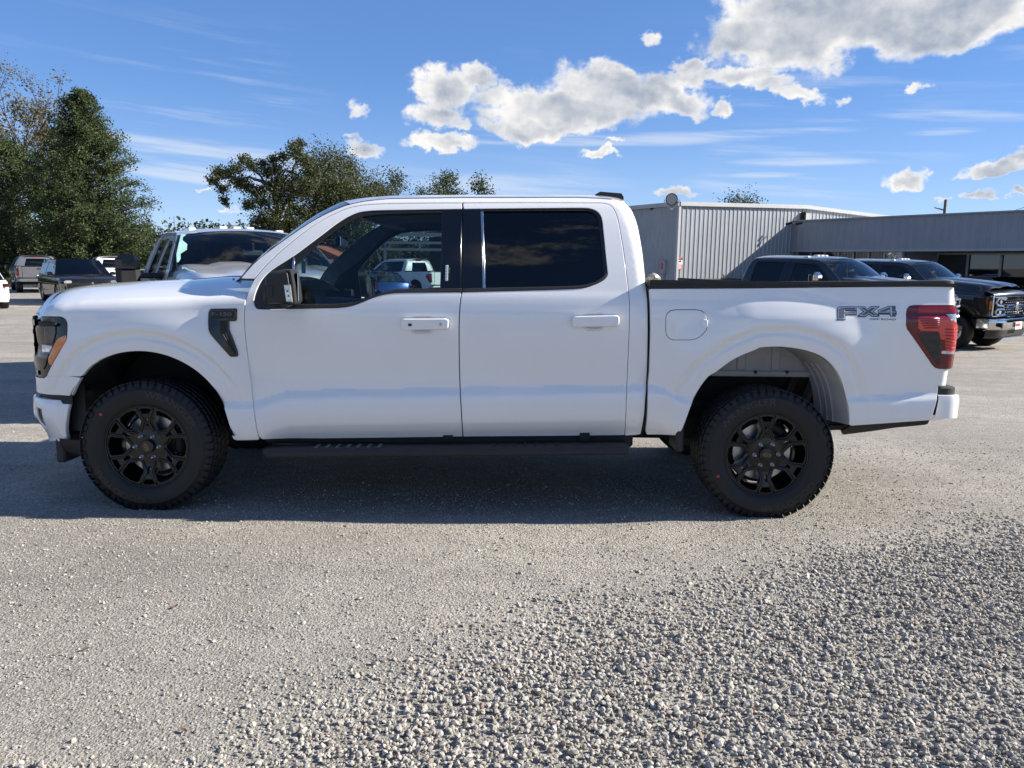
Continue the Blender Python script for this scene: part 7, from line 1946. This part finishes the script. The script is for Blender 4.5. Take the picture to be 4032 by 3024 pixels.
# ------------------------------------------------------------------ ground
def gravel_mat():
    m = bpy.data.materials.new('gravel_lot'); m.use_nodes = True; t = m.node_tree; h = NG(t); b = t.nodes['Principled BSDF']
    co = h.n('ShaderNodeTexCoord').outputs['Object']
    big = h.noise(co, .35, 5, .6); mid = h.noise(co, 2.3, 5, .65); fine = h.noise(co, 55, 5, .7); grit = h.noise(co, 170, 3, .6)
    vo = h.n('ShaderNodeTexVoronoi', feature='F1'); t.links.new(co, vo.inputs['Vector']); vo.inputs['Scale'].default_value = 95
    st = h.n('ShaderNodeMapping'); st.inputs['Scale'].default_value = (.25, 1.6, 1); st.inputs['Rotation'].default_value = (0, 0, .12); t.links.new(co, st.inputs['Vector'])
    trk = h.noise(st.outputs[0], .9, 4, .6)
    c = h.mix(h.step(big, .3, .7), (0.305, 0.284, 0.248, 1), (0.420, 0.392, 0.345, 1))
    c = h.mix(h.m('MULTIPLY', h.step(trk, .50, .66), .65), c, (0.520, 0.478, 0.405, 1))
    c = h.mix(h.m('MULTIPLY', h.step(trk, .46, .32), .55), c, (0.225, 0.211, 0.188, 1))
    md2 = h.noise(co, 7.5, 4, .7)
    c = h.mix(h.m('MULTIPLY', h.step(md2, .50, .68), .40), c, (0.20, 0.187, 0.166, 1))
    c = h.mix(h.m('MULTIPLY', h.step(md2, .44, .30), .35), c, (0.47, 0.44, 0.39, 1))
    c = h.mix(h.m('MULTIPLY', h.step(mid, .45, .70), .60), c, (0.255, 0.238, 0.211, 1))
    sp = h.n('ShaderNodeSeparateColor'); t.links.new(vo.outputs['Color'], sp.inputs[0])
    c = h.mix(h.m('MULTIPLY', h.step(sp.outputs[0], .70, .98), .55), c, (0.64, 0.61, 0.55, 1))
    c = h.mix(h.m('MULTIPLY', h.step(sp.outputs[1], .76, .98), .5), c, (0.12, 0.113, 0.105, 1))
    c = h.mix(h.m('MULTIPLY', h.step(fine, .35, .62, .55, 0), 1.0), c, (0.185, 0.173, 0.155, 1))
    # the whole lot colour is darkened evenly
    c = h.mix(.10, c, (0, 0, 0, 1)); t.links.new(c, b.inputs['Base Color']); b.inputs['Roughness'].default_value = .92; b.inputs['Specular IOR Level'].default_value = .25
    hgt = h.m('ADD', h.m('MULTIPLY', fine, .9), h.m('ADD', h.m('MULTIPLY', grit, .45), h.m('MULTIPLY', h.m('SUBTRACT', .6, vo.outputs['Distance']), .55)))
    bp_ = h.n('ShaderNodeBump'); bp_.inputs['Strength'].default_value = .9; bp_.inputs['Distance'].default_value = .011
    t.links.new(hgt, bp_.inputs['Height']); t.links.new(bp_.outputs[0], b.inputs['Normal'])
    MAT['gravel_lot'] = m
gravel_mat()
def bumps(x, y):                        # slight undulation of the lot
    return .006 * np.sin(x * 1.3 + .7 * np.sin(y * .9)) * np.sin(y * 1.7 + 1.1) + .012 * np.sin(x * .37 + 2) * np.sin(y * .31)
def ground_z(x, y):
    y = np.asarray(y, float); x = np.asarray(x, float)
    near = np.exp(-((y - .9) / 1.6) ** 2) * (np.abs(x) < 4)
    return gz(y) + bumps(x, y) * (1 - .9 * near) * (y < 20)
xs = np.concatenate([np.linspace(-3000, -70, 6), np.linspace(-60, -12, 25), np.linspace(-11, 11, 120), np.linspace(12, 60, 25), np.linspace(70, 3000, 6)])
ys = np.concatenate([[-3000, -400, -60, -20], np.linspace(-10, -5, 12), np.linspace(-4.8, 6, 120), np.linspace(6.3, 40, 60), [50, 70, 100, 400, 4500]])
X, Y = np.meshgrid(xs, ys); Z = ground_z(X, Y)
nx = len(xs); I = np.arange(len(ys) - 1)[:, None] * nx + np.arange(nx - 1)[None, :]
F = np.stack([I, I + 1, I + 1 + nx, I + nx], -1).reshape(-1, 4)
mk('ground', np.stack([X, Y, Z], -1).reshape(-1, 3), F.astype(np.int32), 'gravel_lot', None, None, True, kind='structure')

# ---- loose stones
def stone_mat():
    m = bpy.data.materials.new('crushed_stone'); m.use_nodes = True; t = m.node_tree; h = NG(t); b = t.nodes['Principled BSDF']
    gi = h.n('ShaderNodeNewGeometry').outputs['Random Per Island']
    c = h.ramp(gi, [(0, (0.235, 0.218, 0.190)), (.25, (0.34, 0.318, 0.280)), (.6, (0.425, 0.398, 0.350)), (.94, (0.52, 0.488, 0.432)), (.975, (0.27, 0.20, 0.155)), (1, (0.25, 0.19, 0.15))])
    nz = h.noise(h.n('ShaderNodeTexCoord').outputs['Object'], 160, 3, .6)
    t.links.new(h.mix(.08, h.mix(h.m('MULTIPLY', nz, .35), c, (0.25, 0.236, 0.215, 1)), (0, 0, 0, 1)), b.inputs['Base Color'])
    b.inputs['Roughness'].default_value = .85; b.inputs['Specular IOR Level'].default_value = .3; MAT['crushed_stone'] = m
stone_mat()
rng = np.random.default_rng(101)
_bm = [None]
def ico():
    p = (1 + 5 ** .5) / 2
    V = np.array([(-1, p, 0), (1, p, 0), (-1, -p, 0), (1, -p, 0), (0, -1, p), (0, 1, p), (0, -1, -p), (0, 1, -p), (p, 0, -1), (p, 0, 1), (-p, 0, -1), (-p, 0, 1)]) / math.hypot(1, p)
    F = np.array([(0, 11, 5), (0, 5, 1), (0, 1, 7), (0, 7, 10), (0, 10, 11), (1, 5, 9), (5, 11, 4), (11, 10, 2), (10, 7, 6), (7, 1, 8), (3, 9, 4), (3, 4, 2), (3, 2, 6), (3, 6, 8), (3, 8, 9), (4, 9, 5), (2, 4, 11), (6, 2, 10), (8, 6, 7), (9, 8, 1)])
    return V, F
OCT = (np.array([(1, 0, 0), (-1, 0, 0), (0, 1, 0), (0, -1, 0), (0, 0, 1), (0, 0, -1.0)]), np.array([(0, 2, 4), (2, 1, 4), (1, 3, 4), (3, 0, 4), (2, 0, 5), (1, 2, 5), (3, 1, 5), (0, 3, 5)]))
def stones(name, xy, size, base, sink=.30, lift=None, kind='stuff'):
    V0, F0 = base; n = len(xy)
    V0 = V0 / ((np.abs(V0) ** 3).sum(1) ** (1 / 3))[:, None]
    jit = rng.normal(1, .15, (n, len(V0), 1)).clip(.6, 1.45)
    sc = size[:, None, None] * np.stack([rng.uniform(.7, 1.4, n), rng.uniform(.7, 1.3, n), rng.uniform(.45, .9, n)], 1)[:, None, :]
    V = V0[None] * jit * sc
    a = rng.uniform(0, 2 * math.pi, n); b = rng.normal(0, .9, n); c = rng.normal(0, .45, n)
    ca, sa, cb, sb, cc, scn = np.cos(a), np.sin(a), np.cos(b), np.sin(b), np.cos(c), np.sin(c)
    Rz = np.zeros((n, 3, 3)); Rz[:, 0, 0] = ca; Rz[:, 0, 1] = -sa; Rz[:, 1, 0] = sa; Rz[:, 1, 1] = ca; Rz[:, 2, 2] = 1
    Rx = np.zeros((n, 3, 3)); Rx[:, 0, 0] = 1; Rx[:, 1, 1] = cb; Rx[:, 1, 2] = -sb; Rx[:, 2, 1] = sb; Rx[:, 2, 2] = cb
    V = np.einsum('nij,njk,nvk->nvi', Rz, Rx, V)
    z = ground_z(xy[:, 0], xy[:, 1]) + size * (.55 - sink) + (lift if lift is not None else 0)
    V = V + np.stack([xy[:, 0], xy[:, 1], z], 1)[:, None, :]
    F = (F0[None] + (np.arange(n) * len(V0))[:, None, None]).reshape(-1, 3)
    o = mk(name, V.reshape(-1, 3), F.astype(np.int32), 'crushed_stone', None, None, False)
    if kind: o['kind'] = kind
    return o
def gpt(px, py):
    p = None; z = 0.0
    d = rays(px, py)
    for _ in range(8):
        p = _C + d * ((z - CAM_H) / d[2]); z = float(ground_z(p[0], p[1]))
    return p[:2]
# edge of the freshly spread stone, traced on the lot
edge_px = [(900, 3024), (1100, 2860), (1500, 2720), (1850, 2560), (2050, 2500), (2350, 2420), (2700, 2350), (3000, 2280), (3300, 2220), (3700, 2150), (4032, 2080)]
edge_xy = np.array([gpt(*p) for p in edge_px])
def heap(xy):                           # 0 on the worn lot, 1 well inside the spread stone
    d = poly_dist(xy[:, 0], xy[:, 1], [tuple(q) for q in edge_xy] + [(9.0, 1.2)])
    below = xy[:, 1] < np.interp(xy[:, 0], np.append(edge_xy[:, 0], 9.0), np.append(edge_xy[:, 1], 1.2))
    s = np.where(below, d, -d)
    n1 = np.sin(xy[:, 0] * 2.9 + np.sin(xy[:, 1] * 3.7) * 1.3) * np.sin(xy[:, 1] * 4.3 + 1.1) * .10 + np.sin(xy[:, 0] * 7.1 + xy[:, 1] * 5.3) * .05
    return s + n1
def scatter(n, x0, x1, y0, y1, prob):
    P = np.stack([rng.uniform(x0, x1, n), rng.uniform(y0, y1, n)], 1); return P[rng.random(n) < prob(P)]
# only the wedge of lot in front of the lens needs stones
def vis(P, m=1.1):
    dy = P[:, 1] + CAM_D
    return (dy > .3) & (np.abs(P[:, 0]) < (dy * .72 + m))
def p_heap(P): s = heap(P); return vis(P) * (sstep(s, -.50, .30) ** 2.0)
big = scatter(170000, -2.6, 7.5, -4.0, 1.0, p_heap)
dist_c = big[:, 1] + CAM_D
stones('spread_gravel', big, np.minimum(rng.gamma(9, .0058 / 9, len(big)) + .0012, .0125), ico(), lift=rng.uniform(0, .010, len(big)) * sstep(heap(big), .0, .4))
def p_med(P): s = heap(P); return vis(P) * (.16 + .84 * sstep(s, -.5, .0)) * np.clip(1.25 - (P[:, 1] + CAM_D) / 9, .2, 1)
med = scatter(105000, -5.2, 7.6, -4.0, 2.5, p_med)
stones('gravel_chips', med, np.minimum(rng.gamma(7, .0040 / 7, len(med)) + .0008, .010), ico())
def p_small(P): return vis(P) * np.clip(1.5 - (P[:, 1] + CAM_D) / 6, .25, 1)
sm_ = scatter(150000, -5.6, 7.5, -4.0, 2.2, p_small)
stones('grit', sm_, rng.gamma(6, .0027 / 6, len(sm_)) + .0006, OCT, sink=.15)
# single larger stones lying about on the worn part
lone = [gpt(*p) for p in [(855, 2150), (1185, 2155), (570, 2330), (1060, 2545), (345, 2135), (385, 2460), (185, 2445), (710, 2740), (740, 2760), (1190, 2330), (1330, 2660), (1780, 2215), (700, 2235), (1660, 2490), (265, 2945), (290, 2920), (820, 2650), (2320, 2325), (2350, 2010), (2490, 2085), (3180, 1990), (3020, 2090), (3360, 2160), (3270, 2210), (3480, 2020), (60, 2945), (1145, 1955), (1250, 1970), (1420, 1985)]]
stones('loose_stones', np.array(lone), rng.uniform(.006, .010, len(lone)), ico(), sink=.45)
# dry leaf scraps
lf = MB()
for (px, py) in [(690, 2395), (232, 2580), (340, 2562), (725, 2885), (2530, 2600 - 70), (2560, 2690), (1745, 2185), (1770, 2188), (275, 2255), (2740, 2865), (1450, 2865), (2975, 2800)]:
    q = gpt(px, py); z = float(ground_z(*q)) + .008; s = rng.uniform(.009, .017); a = rng.uniform(0, 6)
    mb = MB(); ca, sa = math.cos(a), math.sin(a)
    mb.v = [(q[0] + s * (u * ca - v * sa), q[1] + s * (u * sa + v * ca), z + w * s) for u, v, w in ((-1, 0, 0), (-.3, .5, .3), (.5, .4, .15), (1.1, 0, .4), (.4, -.45, .25), (-.4, -.4, .1), (0, 0, -.1))]
    mb.f = [(0, 6, 1), (1, 6, 2), (2, 6, 3), (3, 6, 4), (4, 6, 5), (5, 6, 0)]
    lf.add(mb.v, mb.f)
lf.build('leaf_litter', 'leaf_litter', None, False, kind='stuff')
# grass verge far left
P = np.stack([rng.uniform(-44, -27, 9000), rng.uniform(46, 52, 9000), np.full(9000, GZ + .12)], 1); P[:, 2] += rng.uniform(0, .2, 9000)
leafmat('leaf_grass', (0.03, 0.05, 0.012), (0.10, 0.12, 0.035)); leaves('grass_verge', P, .35, 'leaf_grass', None, 5, kind='stuff', droop=-1.2)
